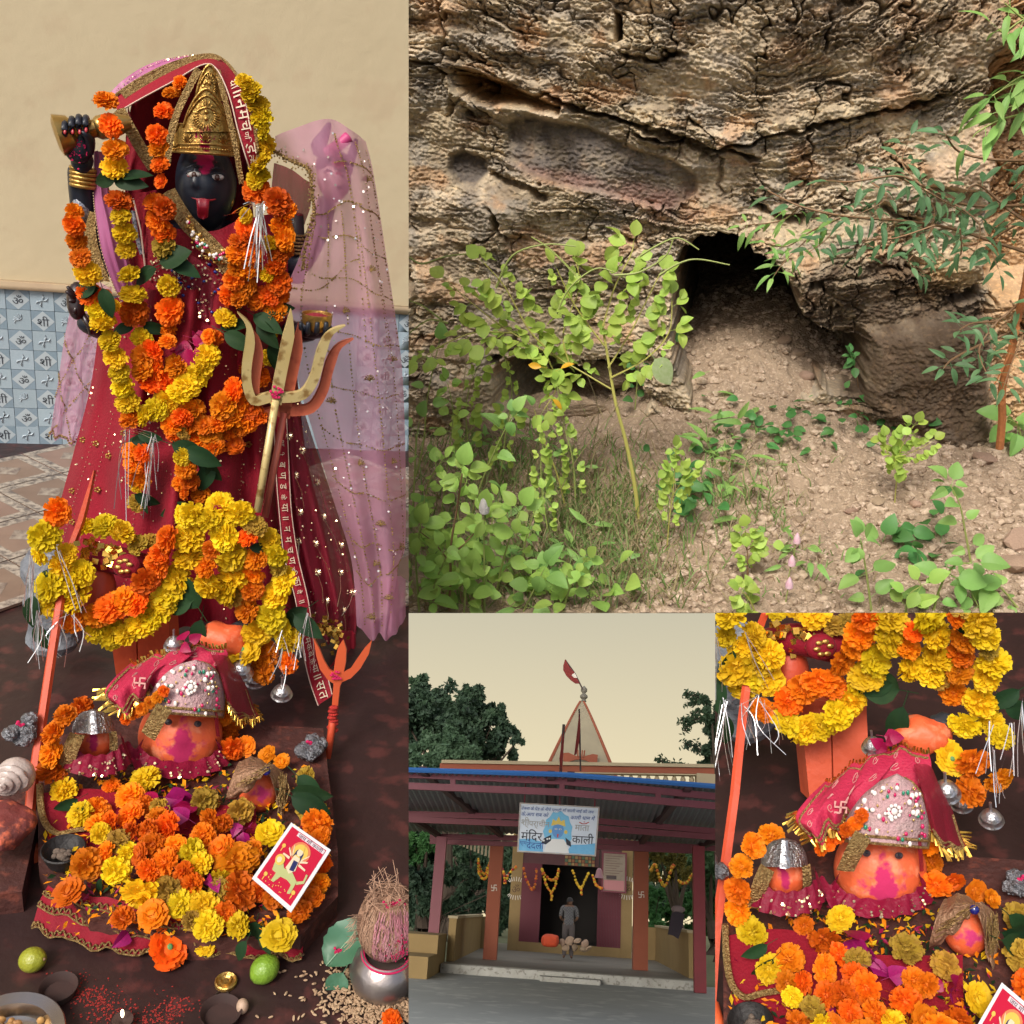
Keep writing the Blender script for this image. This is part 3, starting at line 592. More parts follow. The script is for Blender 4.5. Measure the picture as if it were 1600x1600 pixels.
for i, (lab, pts, kd, L, st) in enumerate([
    ('thin yellow green weed arching at the upper left edge', [(648, 640), (655, 560), (680, 490), (720, 430)], 'round', 22, 24), ('bright weed left of the leaning one', [(690, 800), (700, 720), (708, 650), (700, 600)], 'oval', 24, 22),
    ('tall slender weed under the first sapling branch', [(780, 760), (790, 680), (800, 610), (790, 560)], 'round', 22, 24), ('pale weed crowding the left edge half way down', [(650, 880), (660, 800), (672, 750), (690, 720)], 'oval', 26, 20),
    ('small round leaved weed in front of the pale boulder', [(735, 720), (728, 650), (735, 600), (755, 560)], 'round', 22, 22), ('bright green weed left of the white flower spike', [(715, 900), (720, 840), (715, 790), (730, 750)], 'oval', 26, 20),
    ('light weed between the flower spike and the grass', [(815, 900), (820, 850), (835, 800), (850, 770)], 'oval', 25, 20), ('weed with small yellow leaves rising from the grass', [(860, 850), (850, 790), (845, 730), (850, 680)], 'round', 20, 22),
    ('low bright weed at the bottom beside the broad one', [(880, 955), (890, 920), (905, 890), (915, 875)], 'oval', 24, 15), ('leggy weed reaching over the dark hollow', [(900, 800), (895, 720), (880, 660), (870, 600)], 'round', 20, 26),
    ('pale weed low in the bottom left corner', [(670, 955), (680, 910), (692, 880), (690, 860)], 'oval', 28, 16), ('bushy little weed at the left end of the grass', [(760, 900), (765, 850), (770, 810), (780, 780)], 'oval', 25, 17)]):
    herb('weed', lab, 'weed', pts, kd, L, st, 1.7, ST_G, 200 + i, GL, top=4)
GS = 'seedlings on the bare soil'
herb('seedling', 'bright green seedling growing in the gap by the smooth block', 'seedling', [(1341, 605, 6.1), (1338, 580, 6.05), (1330, 556, 6.0)], 'dark', 22, 9, 1.2, ST_B, 41, GS, start=.75, grounded=False, top=5)
herb('seedling', 'deep green seedling beside the boulder at the cave mouth', 'seedling', [(1045, 590), (1043, 560), (1042, 515)], 'dark', 26, 26, 1.6, ST_G, 42, GS, top=4)
herb('seedling', 'dark leaved seedling just left of the round boulder', 'seedling', [(992, 640), (995, 605), (998, 560)], 'dark', 26, 32, 1.6, ST_G, 43, GS, top=3)
herb('seedling', 'thin seedling with clover like yellow leaves in mid slope', 'seedling', [(1398, 785), (1402, 740), (1408, 700), (1428, 665)], 'round', 22, 15, 1.3, ST_Y, 44, GS, start=.4, top=4, branches=([(1406, 715), (1440, 700), (1455, 690)], [(1404, 725), (1385, 705), (1392, 690)]))
herb('seedling', 'yellow seedling in the middle of the bottom edge', 'seedling', [(1168, 905), (1168, 870), (1165, 830)], 'round', 22, 13, 1.6, ST_B, 45, GS, start=.35, top=5, branches=([(1167, 860), (1185, 850), (1200, 850)],))
herb('seedling', 'tall pale seedling second from the right', 'seedling', [(1517, 880), (1508, 830), (1500, 790), (1485, 758)], 'broad', 34, 34, 2.0, ST_G, 46, GS, top=3)
herb('seedling', 'forked pale green seedling near the bottom right corner', 'seedling', [(1458, 957), (1470, 915), (1490, 885), (1515, 880)], 'broad', 38, 34, 2.2, ST_G, 47, GS, top=3, branches=([(1480, 895), (1510, 915), (1530, 950)],))
herb('seedling', 'upright seedling with paired pale leaves at the bottom', 'seedling', [(1362, 957), (1355, 905), (1348, 860), (1345, 845)], 'broad', 32, 38, 2.0, ST_G, 48, GS, top=4)
herb('seedling', 'spreading seedling at the right end of the bottom edge', 'seedling', [(1590, 950), (1560, 915), (1535, 910)], 'broad', 34, 24, 2.0, ST_G, 49, GS, top=4)
herb('seedling', 'slim yellow sprig beside the dark ground plants', 'seedling', [(1042, 860), (1046, 810), (1052, 765), (1056, 705)], 'round', 22, 20, 1.4, ST_Y, 50, GS, start=.3, top=3, branches=([(1048, 780), (1070, 745), (1080, 735)],))
herb('seedling', 'low seedling cut by the bottom edge right of the pink flowers', 'seedling', [(1180, 957), (1170, 935), (1160, 925)], 'round', 24, 14, 1.5, ST_Y, 51, GS, top=4)
herb('seedling', 'rounded green seedling at the foot of the orange stem', 'seedling', [(1600, 700), (1590, 665), (1575, 655)], 'broad', 46, 16, 2.0, ST_G, 52, GS, top=4)
herb('seedling', 'leafy seedling just right of the forked one', 'seedling', [(1415, 957), (1420, 930), (1440, 915)], 'oval', 34, 22, 1.8, ST_G, 53, GS, top=4)
GC = 'ground plants spreading on the slope'
def mat_plant(lab, px, py, w, h, n, kind, L, seed):
    q = random.Random(seed); b = onground(px, py); t = thing(FR, 'ground_plant', lab, 'ground plant', b, GC)
    for k in range(n):
        a, c = q.gauss(0, .42), q.gauss(0, .42); p = onground(px + a * w, py + c * h) + V((0, 0, q.uniform(.01, .10)))
        ax = V((q.gauss(0, 1), q.gauss(0, 1), q.uniform(-.1, .7))); leafat(t, kind, p, ax, facing(q, .5), L * MM * q.uniform(.7, 1.2), q)
    return t
mat_plant('dark green clump below the gap in the cliff', 1360, 655, 85, 55, 42, 'dark', 20, 61)
mat_plant('long dark patch of creeping leaves across mid slope', 1205, 690, 120, 50, 44, 'dark', 19, 62)
mat_plant('clump of green blades and leaves left of mid slope', 1135, 720, 80, 120, 46, 'lancel', 36, 63)
mat_plant('dark rosette weed among the front seedlings', 1430, 855, 90, 50, 26, 'dark', 26, 64)
mat_plant('patch of small leaves beside the slim yellow sprig', 1085, 775, 80, 60, 34, 'dark', 24, 65)
mat_plant('low leafy patch under the white flower spike', 855, 880, 150, 80, 54, 'lancel', 30, 66)
mat_plant('small tuft of leaves left of the pink flowers', 1240, 880, 70, 40, 14, 'lancel', 24, 67)
mat_plant('sparse leaves under the overhang', 800, 715, 170, 60, 40, 'lancel', 26, 68)
mat_plant('light green patch at the left edge of the slope', 690, 880, 110, 120, 46, 'oval', 27, 69)
mat_plant('leaves crowding the bottom left corner', 880, 935, 160, 40, 34, 'oval', 27, 70)

def shrub():
    q = random.Random(81); y = 5.0
    t = thing(FR, 'shrub', 'dark green shrub with narrow leaves reaching in from the right', 'shrub', pt(1640, 420, y))
    main = [[(1640, 405), (1560, 380), (1490, 358), (1420, 346), (1320, 338), (1250, 322), (1200, 298)], [(1640, 318), (1560, 322), (1500, 318), (1440, 290), (1400, 275), (1330, 284), (1290, 282)], [(1640, 250), (1560, 250), (1500, 238), (1478, 210)], [(1640, 370), (1580, 330), (1530, 290), (1510, 300)], [(1640, 540), (1590, 520), (1540, 535), (1490, 560), (1475, 575)], [(1640, 470), (1600, 470), (1560, 500), (1520, 505), (1500, 515)]]
    side = [[(1320, 338), (1270, 360), (1230, 385), (1195, 380)], [(1300, 335), (1260, 375), (1225, 410), (1210, 430)], [(1320, 338), (1290, 375), (1262, 395)], [(1460, 352), (1440, 385), (1420, 410), (1440, 425)], [(1460, 352), (1400, 372), (1350, 378), (1345, 410)], [(1500, 358), (1500, 400), (1470, 410)], [(1440, 290), (1410, 255), (1420, 220)], [(1440, 290), (1460, 330), (1450, 370)], [(1490, 318), (1530, 350), (1525, 390)], [(1360, 284), (1385, 310), (1330, 340)], [(1560, 322), (1590, 290), (1600, 280)], [(1400, 275), (1450, 300), (1510, 335)], [(1250, 322), (1220, 345), (1165, 352)], [(1590, 350), (1550, 380), (1560, 420)], [(1560, 500), (1530, 545), (1545, 590)], [(1600, 520), (1580, 570), (1570, 600)]]
    for pts in main:
        P = stem_part(t, 'branch', [pt(a, c, y + .25 * math.sin(i)) for i, (a, c) in enumerate(pts)], 2.6 * MM, 1.0 * MM, ST_B)
        sprig(t, 'lance', P, 34 * MM, 26 * MM, q, 1, .12, False)
    for k, pts in enumerate(side):
        P = stem_part(t, 'twig', [pt(a, c, y + .15 * math.sin(i + k)) for i, (a, c) in enumerate(pts)], 1.3 * MM, .6 * MM, ST_B, 4)
        sprig(t, 'lancel' if k in (0, 1, 12) else 'lance', P, 17 * MM, 22 * MM, q, 1, .1, False)
    t = thing(FR, 'leafy_branch', 'leafy branch with long bright leaves in the top right corner', 'branch', pt(1640, 60, y - .3))
    for pts in ([(1650, 10), (1600, 30), (1570, 50), (1560, 45)], [(1650, 110), (1600, 118), (1565, 140)], [(1650, 60), (1600, 30), (1570, 5)], [(1650, 130), (1590, 130), (1550, 150)], [(1640, 170), (1570, 185), (1530, 205), (1520, 215)], [(1640, 150), (1600, 160), (1570, 170)]):
        P = stem_part(t, 'twig', [pt(a, c, y - .3) for a, c in pts], 1.6 * MM, .7 * MM, ST_G, 4); sprig(t, 'lancel', P, 19 * MM, 33 * MM, q, .9, .1, False)
    b = pt(1562, 700, 5.35); t = thing(FR, 'bare_shrub', 'bare orange brown stem rising at the right edge', 'tree stem', b)
    stem_part(t, 'stem', [b, pt(1566, 650, 5.3), pt(1566, 605, 5.25), pt(1582, 540, 5.2), pt(1592, 490, 5.2), pt(1603, 440, 5.15), pt(1615, 340, 5.1)], 6 * MM, 4.6 * MM, ST_O, 8)
    stem_part(t, 'twig', [pt(1582, 540, 5.2), pt(1560, 590, 5.15), pt(1545, 610, 5.1)], 1.6 * MM, .8 * MM, ST_O)
shrub()

def grass():                                  # blades and straw, past counting
    q = random.Random(91); g = G(); hay = G()
    def blade(g, p, h, w, lean):
        d = V((q.gauss(0, lean), q.gauss(0, lean) - .1, 1)).normalized(); s = V((q.uniform(-1, 1), q.uniform(-.4, .4), 0)).normalized() * w
        b = p + d * h * .55; e = p + d * h + V((d.x, d.y, -.25)) * h * .5
        g.add([p - s, p + s, b + s * .7, b - s * .7, e], [(0, 1, 2, 3), (3, 2, 4)])
    for (px, py, sx, sy, n, h) in ((790, 760, 90, 55, 1100, 50), (900, 810, 60, 60, 1300, 48), (980, 850, 55, 60, 800, 45), (850, 900, 120, 45, 1000, 40), (700, 700, 60, 50, 400, 50), (1220, 800, 22, 20, 90, 32), (1135, 770, 35, 40, 260, 50), (940, 920, 80, 25, 260, 34), (1240, 870, 45, 30, 60, 26), (1330, 900, 120, 40, 80, 22), (1370, 640, 22, 12, 60, 34), (1200, 720, 60, 20, 60, 26)):
        for k in range(n):
            a, c = px + q.gauss(0, sx), py + q.gauss(0, sy)
            if c > 955 or c < 640: continue
            blade(hay if q.random() < .42 else g, onground(a, c), h * MM * q.uniform(.35, 1.15), 1.1 * MM, .55)
    solo(FR, 'grass', g, mat('grass_blades', (.15, .27, .075), .6, c2=(.24, .34, .10), scale=3, trans=.3), 'short green grass and blades among the weeds', 'grass', kind='stuff', smooth=0)
    solo(FR, 'dry_grass', hay, mat('dry_grass', (.38, .32, .17), .8, c2=(.27, .21, .11), scale=3, trans=.2), 'dry straw and dead stalks among the weeds', 'dry grass', kind='stuff', smooth=0)
    t = thing(FR, 'dry_stalks', 'thin pale dry stalks crossing in front of the dark hollow', 'dry stalks', onground(930, 780))
    for pts in ([(860, 800), (900, 720), (960, 640), (985, 600)], [(905, 780), (930, 690), (900, 620)], [(930, 800), (925, 720), (965, 660), (1000, 650)], [(840, 745), (900, 690), (960, 610)], [(1000, 640), (1020, 660), (1045, 700), (1060, 720)], [(850, 720), (880, 640), (850, 560)], [(720, 640), (728, 560), (725, 500)], [(745, 640), (738, 580), (742, 520)], [(920, 720), (935, 640), (900, 540), (905, 480)]):
        y = onground(pts[0][0], max(pts[0][1], 700)).y; stem_part(t, 'stalk', [pt(a, c, y) for a, c in pts], .7 * MM, .4 * MM, MATS['dry_grass'], 4)
    for (px, py, lab) in ((1245, 845, 'pink white flower head highest of three'), (1237, 880, 'pink white flower head in the middle of three'), (1233, 915, 'pink white flower head lowest of three')):
        b = onground(px - 6, py + 30); t = thing(FR, 'wild_flower', lab, 'flower', b, 'small pink flower spikes'); P = stem_part(t, 'stem', [b, pt(px - 3, py + 12, b.y), pt(px, py, b.y)], .8 * MM, .6 * MM, ST_G, 4)
        part('flower_head', t, G().lathe([(0, 0), (5 * MM, 3 * MM), (5 * MM, 9 * MM), (2 * MM, 16 * MM), (0, 19 * MM)], 9, c=P[-1] - V((0, 0, 6 * MM))), mat('pink_white_petals', (.72, .58, .60), .8, c2=(.62, .30, .42), scale=30) if 'pink_white_petals' not in MATS else MATS['pink_white_petals'])
grass()
for o in list(bpy.data.objects):
    if o.type == 'MESH' and o.parent and ORG.get(o.name, (None,))[0] is FR and not o.name.startswith('pod'):
        bb = [FR.pix(FR.RT @ (world_of(o) @ V(c))) for c in o.bound_box]
        if min(b[1] for b in bb) > 957 : bpy.data.objects.remove(o)
        elif max(b[1] for b in bb) > 962: cut(o, plane_y(958, 1))
# ------------------------------------------------------------------ the temple at dusk (lower middle place)
TG = -1.5                                        # courtyard level below the eye
def tp(px, py, y): return FT.Y(px, py, y)
M_CREAM = mat('cream_paint', (.42, .35, .22), .8, c2=(.35, .29, .18), scale=1.2, sharp=.2, bump=.15, bscale=14)
M_YELW = mat('yellow_paint', (.30, .205, .08), .8, c2=(.23, .155, .06), scale=1.4, sharp=.2, bump=.15, bscale=14)
M_ORNG = mat('orange_paint', (.30, .078, .036), .75, c2=(.24, .065, .03), scale=2, sharp=.2, bump=.1, bscale=16)
M_MAR = mat('maroon_steel', (.20, .035, .055), .55, c2=(.16, .028, .04), scale=3, sharp=.2)
M_PINKST = mat('rose_steel', (.23, .055, .08), .55, c2=(.18, .045, .065), scale=3)
M_SHEET = mat('grey_sheet', (.17, .19, .195), .5, c2=(.18, .19, .20), scale=1.5, metal=.2)
M_BLUE = mat('blue_edge', (.025, .14, .42), .5)
M_WHITE = mat('whitewash', (.46, .46, .42), .85, c2=(.33, .32, .28), scale=3, c3=(.22, .21, .18), bump=.3, bscale=20)
M_CONC = mat('courtyard_concrete', (.38, .40, .385), .85, c2=(.28, .295, .29), scale=.7, sharp=.15, c3=(.44, .455, .43), bump=.1, bscale=6)
M_PORCH = mat('porch_stone', (.20, .185, .155), .6, c2=(.15, .14, .12), scale=1.2)
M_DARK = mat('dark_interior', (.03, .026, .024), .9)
M_GRILLE = mat('grille_maroon', (.11, .009, .02), .6)

def sky():
    g = G(); R = 150; rows = []
    for j in range(25):
        e = math.radians(-3 + 78 * j / 24); rows.append([V((R * math.sin(a) * math.cos(e), R * math.cos(a) * math.cos(e), R * math.sin(e))) for a in [math.radians(-115 + 230 * k / 40) for k in range(41)]])
    g.grid(rows)
    m = bpy.data.materials.new('evening_sky'); m.use_nodes = True; nt = m.node_tree; N = nt.nodes; L = nt.links; N.remove(N['Principled BSDF'])
    tc = N.new('ShaderNodeTexCoord'); sp = N.new('ShaderNodeSeparateXYZ'); L.new(tc.outputs['Object'], sp.inputs[0])
    mr = N.new('ShaderNodeMapRange'); mr.inputs[1].default_value = 0; mr.inputs[2].default_value = R * .55; L.new(sp.outputs[2], mr.inputs[0])
    r = N.new('ShaderNodeValToRGB'); L.new(mr.outputs[0], r.inputs[0]); cr = r.color_ramp
    for p, c in ((0, (255, 236, 190)), (.17, (251, 230, 190)), (.33, (220, 209, 185)), (.53, (174, 176, 171)), (1, (130, 145, 152))):
        e = cr.elements[0] if p == 0 else (cr.elements[1] if p == 1 else cr.elements.new(p)); e.position = p; e.color = (*lin(c), 1)
    n = N.new('ShaderNodeTexNoise'); n.inputs['Scale'].default_value = .014; n.inputs['Detail'].default_value = 3; L.new(tc.outputs['Object'], n.inputs['Vector'])
    mx = N.new('ShaderNodeMixRGB'); mx.blend_type = 'SOFT_LIGHT'; mx.inputs[0].default_value = .03; L.new(r.outputs[0], mx.inputs[1]); L.new(n.outputs['Fac'], mx.inputs[2])
    em = N.new('ShaderNodeEmission'); em.inputs[1].default_value = SKY_E; L.new(mx.outputs[0], em.inputs[0]); L.new(em.outputs[0], N['Material Output'].inputs[0])
    solo(FT, 'sky', g, m, kind='structure', smooth=180, at=V((0, 0, 0)))
SKY_E = .72
sky()
def ground():
    g = G(); g.bx(-60, 60, 9, 149, TG - .4, TG - .02); solo(FT, 'ground', g, mat('dusk_grass', (.07, .10, .04), .9, c2=(.12, .13, .06), scale=1.2, c3=(.14, .11, .07)), kind='structure')
    g = G(); g.bx(-7.2, 7.2, 9, 26, TG - .3, TG); solo(FT, 'courtyard', g, M_CONC, kind='structure')
ground()
YF, YB = 24.3, 34.0                              # porch front and shrine front
PZ = TG + .2
temple = thing(FT, 'temple', 'small yellow and orange village temple with a pointed spire behind its tin porch', 'temple', V((0, YB, TG)))
X0, X1 = tp(690, 1490, YF).x, tp(1098, 1500, YF).x
M1 = FT.m(V((0, YB, 0))); MF = FT.m(V((0, YF, 0)))
g = G(); g.bx(X0, X1, YF, YB + 6, TG - .2, PZ - .01); part('plinth', temple, g, M_WHITE)
g = G(); g.bx(X0 + .12, X1 - .12, YF + .25, YB + 5.9, PZ - .009, PZ); part('porch_floor', temple, g, M_PORCH)
g = G(); g.bx(-.35 + .0, 1.0, YF - .45, YF - .01, TG, TG + .1); part('step', temple, g, M_WHITE)
# shrine front
xa, xb = tp(797, 1400, YB).x, tp(988, 1400, YB).x; ZT = tp(880, 1300, YB).z
g = G(); g.bx(xa, xa + .36, YB, YB + .5, PZ, ZT); g2 = G(); g2.bx(xb - .36, xb, YB, YB + .5, PZ, ZT)
for q in (g, g2): part('door_pillar', temple, q, M_YELW)
xg0, xg1 = xa + .36, xb - .36; xo0, xo1 = tp(845, 1400, YB).x, tp(934, 1400, YB).x; zl = tp(880, 1352, YB).z
g = G(); g.bx(xg0, xg1, YB + .05, YB + .35, zl, ZT); part('lintel', temple, g, mat('lintel_dark_red', (.07, .02, .022), .6, c2=(.10, .03, .03), scale=3))
g = G(); g.bx(xg0, xg1, YB - .05, YB + .5, PZ, PZ + .28); part('threshold', temple, g, M_YELW)
g = G(); g.bx(xa - 2.4, xa, YB + .2, YB + .5, PZ, ZT); g.bx(xb, xb + 2.4, YB + .2, YB + .5, PZ, ZT); 
for nm, (a, b) in (('left', (xg0, xo0)), ('right', (xo1, xg1))):
    gp = G(); n = 15
    for k in range(n): x = a + (b - a) * (k + .5) / n; gp.bx(x - .022, x + .022, YB - .03, YB + .02, PZ + .28, zl)
    for z in (PZ + .3, PZ + 1.2, zl - .03): gp.bx(a, b, YB + .02, YB + .05, z - .03, z + .03)
    part('folding_gate', temple, gp, M_GRILLE)
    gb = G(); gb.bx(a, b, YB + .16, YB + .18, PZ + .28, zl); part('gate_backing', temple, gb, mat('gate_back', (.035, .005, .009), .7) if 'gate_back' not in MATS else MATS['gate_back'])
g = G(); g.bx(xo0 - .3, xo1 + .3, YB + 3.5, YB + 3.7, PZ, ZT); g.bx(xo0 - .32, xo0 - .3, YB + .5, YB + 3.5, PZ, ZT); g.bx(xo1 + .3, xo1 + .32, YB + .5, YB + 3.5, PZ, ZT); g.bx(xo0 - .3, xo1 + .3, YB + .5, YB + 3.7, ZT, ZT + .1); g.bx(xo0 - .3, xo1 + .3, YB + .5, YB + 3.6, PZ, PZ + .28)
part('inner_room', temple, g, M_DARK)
# small tile lattice and framed notice above the door
t0, t1 = tp(882, 1352, YB - .1), tp(930, 1334, YB - .1)
g = G(); nx, nz = 9, 4
for i in range(nx):
    for j in range(nz):
        g.mat((i + j) % 3); x = t0.x + (t1.x - t0.x) * (i + .5) / nx; z = t0.z + (t1.z - t0.z) * (j + .5) / nz; g.box((x, YB - .08, z), ((t1.x - t0.x) / nx * .82, .04, (t1.z - t0.z) / nz * .82))
part('lattice', temple, g, [mat('lattice_rust', (.26, .10, .04)), mat('lattice_green', (.08, .14, .07)), mat('lattice_ochre', (.30, .20, .07))], kind='stuff')
a, b = tp(942, 1391, YB - .3), tp(977, 1335, YB - .3)
fr = thing(FT, 'notice_board', 'framed pale notice board hanging right of the temple door', 'notice board', (a + b) / 2)
g = G(); g.bx(a.x, b.x, YB - .3, YB - .26, a.z, b.z); part('board', fr, g, mat('notice_paper', (.34, .29, .22), .7, c2=(.27, .22, .16), scale=4))
g = G(); w = .05
g.bx(a.x - w, a.x, YB - .33, YB - .25, a.z - w, b.z + w); g.bx(b.x, b.x + w, YB - .33, YB - .25, a.z - w, b.z + w); g.bx(a.x, b.x, YB - .33, YB - .25, b.z, b.z + w); g.bx(a.x, b.x, YB - .33, YB - .25, a.z - w, a.z); part('frame', fr, g, M_MAR)
g = G(); g.bx(a.x + .02, b.x - .02, YB - .32, YB - .305, a.z + .02, a.z + .32); part('pink_band', fr, g, mat('pink_print', (.48, .20, .20)))
g = G(); g.bx(a.x + .10, b.x - .28, YB - .34, YB - .325, a.z + .36, a.z + .46); part('print_block', fr, g, mat('print_dark', (.06, .04, .04)), label='dark printed block')
g = G()
for k in range(9): z = b.z - .08 - k * .075; g.bx(a.x + .06, b.x - .08 - .1 * (k % 3), YB - .312, YB - .305, z - .008, z + .008)
part('print_lines', fr, g, mat('print_brown', (.18, .10, .07)), kind='stuff')
# orange porch pillars with marks
def mark(P, segs, w, parent, m, name='painted_mark'):
    g = G()
    for s in segs: join(g, stroke(s, w, P, .008))
    part(name, parent, g, m, smooth=0)
M_PWH = mat('painted_white', (.62, .58, .50), .8); M_PBR = mat('painted_brown', (.10, .05, .03), .8)
SWA = [[(-1, 1), (-1, 0), (1, 0), (1, -1)], [(0, -1), (0, 0)], [(0, 0), (0, 1), (1, 1)], [(0, -1), (-1, -1)]]
for k, (px, pb, w) in enumerate(((766, 1479, 21), (1001, 1494, 23))):
    y = 27.3; c = tp(px, pb, y); m = FT.m(c); x = c.x
    t = thing(FT, 'porch_pillar', ('square orange porch pillar left of the temple door', 'square orange porch pillar right of the temple door')[k], 'pillar', V((x, y, PZ)), 'orange porch pillars')
    ztop = tp(px + 8, 1316, y).z
    g = G(); g.bx(x - w / 2 * m, x + w / 2 * m, y, y + .4, PZ, ztop); part('shaft', t, g, M_ORNG)
    sz = FT.Y(px + 3, 1387 if k == 0 else 1398, y).z; q = 4.2 * m
    mark(lambda a, b, h, x=x, y=y, sz=sz, q=q: V((x + a * q, y - .004 - h, sz + b * q)), SWA, .34, t, M_PWH, 'swastika')
for x, s in ((xa + .18, -1), (xb - .18, 1)):
    vs, fs, h = text_geo('ॐ', .26); g = G(); zc = tp(806 if s < 0 else 984, 1388, YB).z; g.add([V((x + v.x, YB - .006, zc + v.y)) for v in vs], fs); part('om_sign', temple, g, M_PBR, smooth=0)
    g = G(); P = lambda a, b, h: V((x + a, YB - .004 - h, zc + b))
    for j in range(9): a = math.pi * (j + .5) / 9; [join(g, stroke([(math.cos(a) * .2, o * (.17 + .05 * math.sin(a))), (math.cos(a) * .27, o * (.2 + .16 * math.sin(a)))], .025, P, .004)) for o in (1, -1)]
    part('painted_rays', temple, g, M_PWH, smooth=0)
# low yellow walls either side
def lowwall(lab, x, y0, y1, h, back=None, thick=.18):
    t = thing(FT, 'low_wall', lab, 'low wall', V((x, y0, PZ)), 'low yellow porch walls'); g = G(); g.bx(x - thick / 2, x + thick / 2, y0, y1, PZ - .2, PZ + h); part('wall', t, g, M_YELW)
    g = G(); g.bx(x - thick / 2 - .03, x + thick / 2 + .03, y0 - .02, y1 + .02, PZ + h + .002, PZ + h + .06); part('coping', t, g, M_CREAM)
    if back: g = G(); g.bx(min(x, back), max(x, back), y1, y1 + .16, PZ, PZ + h - .02); part('back_wall', t, g, M_YELW)
lowwall('low yellow wall along the left side of the porch', X0 + .1, YF + 1.0, YB - .2, .95, back=xa - .3)
lowwall('low yellow wall along the right side of the porch', X1 - .1, YF + 1.0, YB - .2, .98, back=xb + .3)
a = tp(640, 1500, 22); t = thing(FT, 'stepped_bench', 'stepped yellow masonry bench at the left edge of the courtyard', 'bench', V((X0 - .6, 23, TG)))
g = G(); g.bx(X0 - .85, X0 - .02, 22.0, 23.6, TG, TG + .42); part('lower_step', t, g, M_YELW); g = G(); g.bx(X0 - 1.0, X0 - .03, 23.62, 25.4, TG, TG + .8); part('upper_step', t, g, M_YELW)
g = G(); g.bx(X0 - 1.9, X0 - .87, 21.4, 22.4, TG, TG + .35); part('front_block', t, g, M_YELW)
# tin canopy on maroon steel
YC = 16.8
can = thing(FT, 'porch_canopy', 'wide grey tin canopy on rose and maroon steel trusses over the porch', 'canopy', V((0, YC, TG)))
def beam(pts, y, w, h, m, name): g = G(); P = [tp(a, b, y) for a, b in pts]; [g.bar(P[i], P[i + 1], w, h, V((0, 1, 0))) for i in range(len(P) - 1)]; return part(name, can, g, m)
# front truss: two chords and short struts (the ridge is in the middle)
def edge(px): return 1203 + (px - 640) * .030 if px < 878 else 1210 + (px - 878) * .078
beam([(560, 1207), (878, 1221), (1200, 1253)], YC, .11, .11, M_PINKST, 'upper_chord')
beam([(560, 1225), (878, 1238), (1200, 1267)], YC, .11, .11, M_PINKST, 'lower_chord')
for a, y0, y1 in ((708, 1213, 1232), (878, 1219, 1238), (1028, 1235, 1250), (600, 1208, 1227)): beam([(a, y0), (a, y1)], YC, .09, .09, M_PINKST, 'strut')
YM = 22.0
beam([(600, 1271), (878, 1278), (1140, 1301)], YM, .12, .12, M_MAR, 'upper_chord'); beam([(600, 1279), (878, 1290), (1140, 1310)], YM, .12, .12, M_MAR, 'lower_chord')
for a, y0, y1 in ((779, 1276, 1288), (986, 1287, 1302)): beam([(a, y0), (a, y1)], YM, .1, .1, M_MAR, 'strut')
YR_ = 27.2
beam([(672, 1307), (878, 1311), (1120, 1326)], YR_, .14, .14, M_MAR, 'upper_chord'); beam([(672, 1315), (878, 1321), (1100, 1331)], YR_, .12, .12, M_MAR, 'lower_chord')
def rafter(a, ya, b, yb): g = G(); g.bar(tp(*a, ya), tp(*b, yb), .12, .12); part('rafter', can, g, mat('rafter_brown', (.07, .03, .032), .6) if 'rafter_brown' not in MATS else MATS['rafter_brown'])
rafter((660, 1203), YC - .4, (783, 1305), YR_); rafter((1076, 1228), YC - .4, (1002, 1316), YR_); rafter((861, 1210), YC - .4, (862, 1306), YR_); rafter((892, 1211), YC - .4, (893, 1307), YR_); rafter((566, 1230), YC + 2, (686, 1306), YR_); rafter((1190, 1290), YC + 4, (1095, 1322), YR_)
# corrugated sheet, in separate runs of tin
for k in range(14):
    a0, a1 = 540 + k * 50, 540 + (k + 1) * 50; g = G(); rows = []
    for i in range(11):
        u = i / 10; px = a0 + (a1 - a0) * u; e0 = edge(px); e1 = 1300 + (px - 640) * .02 if px < 878 else 1304 + (px - 878) * .066
        f = tp(px, e0, YC - .5); bk = tp(878 + (px - 878) * .80, e1, YR_ + .6); dz = .02 * math.sin(i * 3.14159)
        rows.append([f + (bk - f) * (j / 8) + V((0, 0, .022 * (1 if i % 2 else -1))) for j in range(9)])
    g.grid(rows); part('roof_sheet', can, g, M_SHEET, smooth=0)
g = G(); P = [tp(px, edge(px), YC - .55) for px in range(530, 1250, 20)]; g.tube(P, .045, 6); part('blue_edge_strip', can, g, M_BLUE)
for px, pt_, pb, y, lab in ((690, 1307, 1468, 25.3, 'l'), (1092, 1322, 1512, 23.6, 'r')):
    tpt = tp(px, pt_, y); g = G(); xx = tpt.x
    g.bx(xx - .13, xx + .13, y, y + .2, PZ - .19, tpt.z); part('post', can, g, M_MAR if lab == 'l' else mat('post_red', (.21, .015, .025), .6, c2=(.17, .015, .02), scale=4))
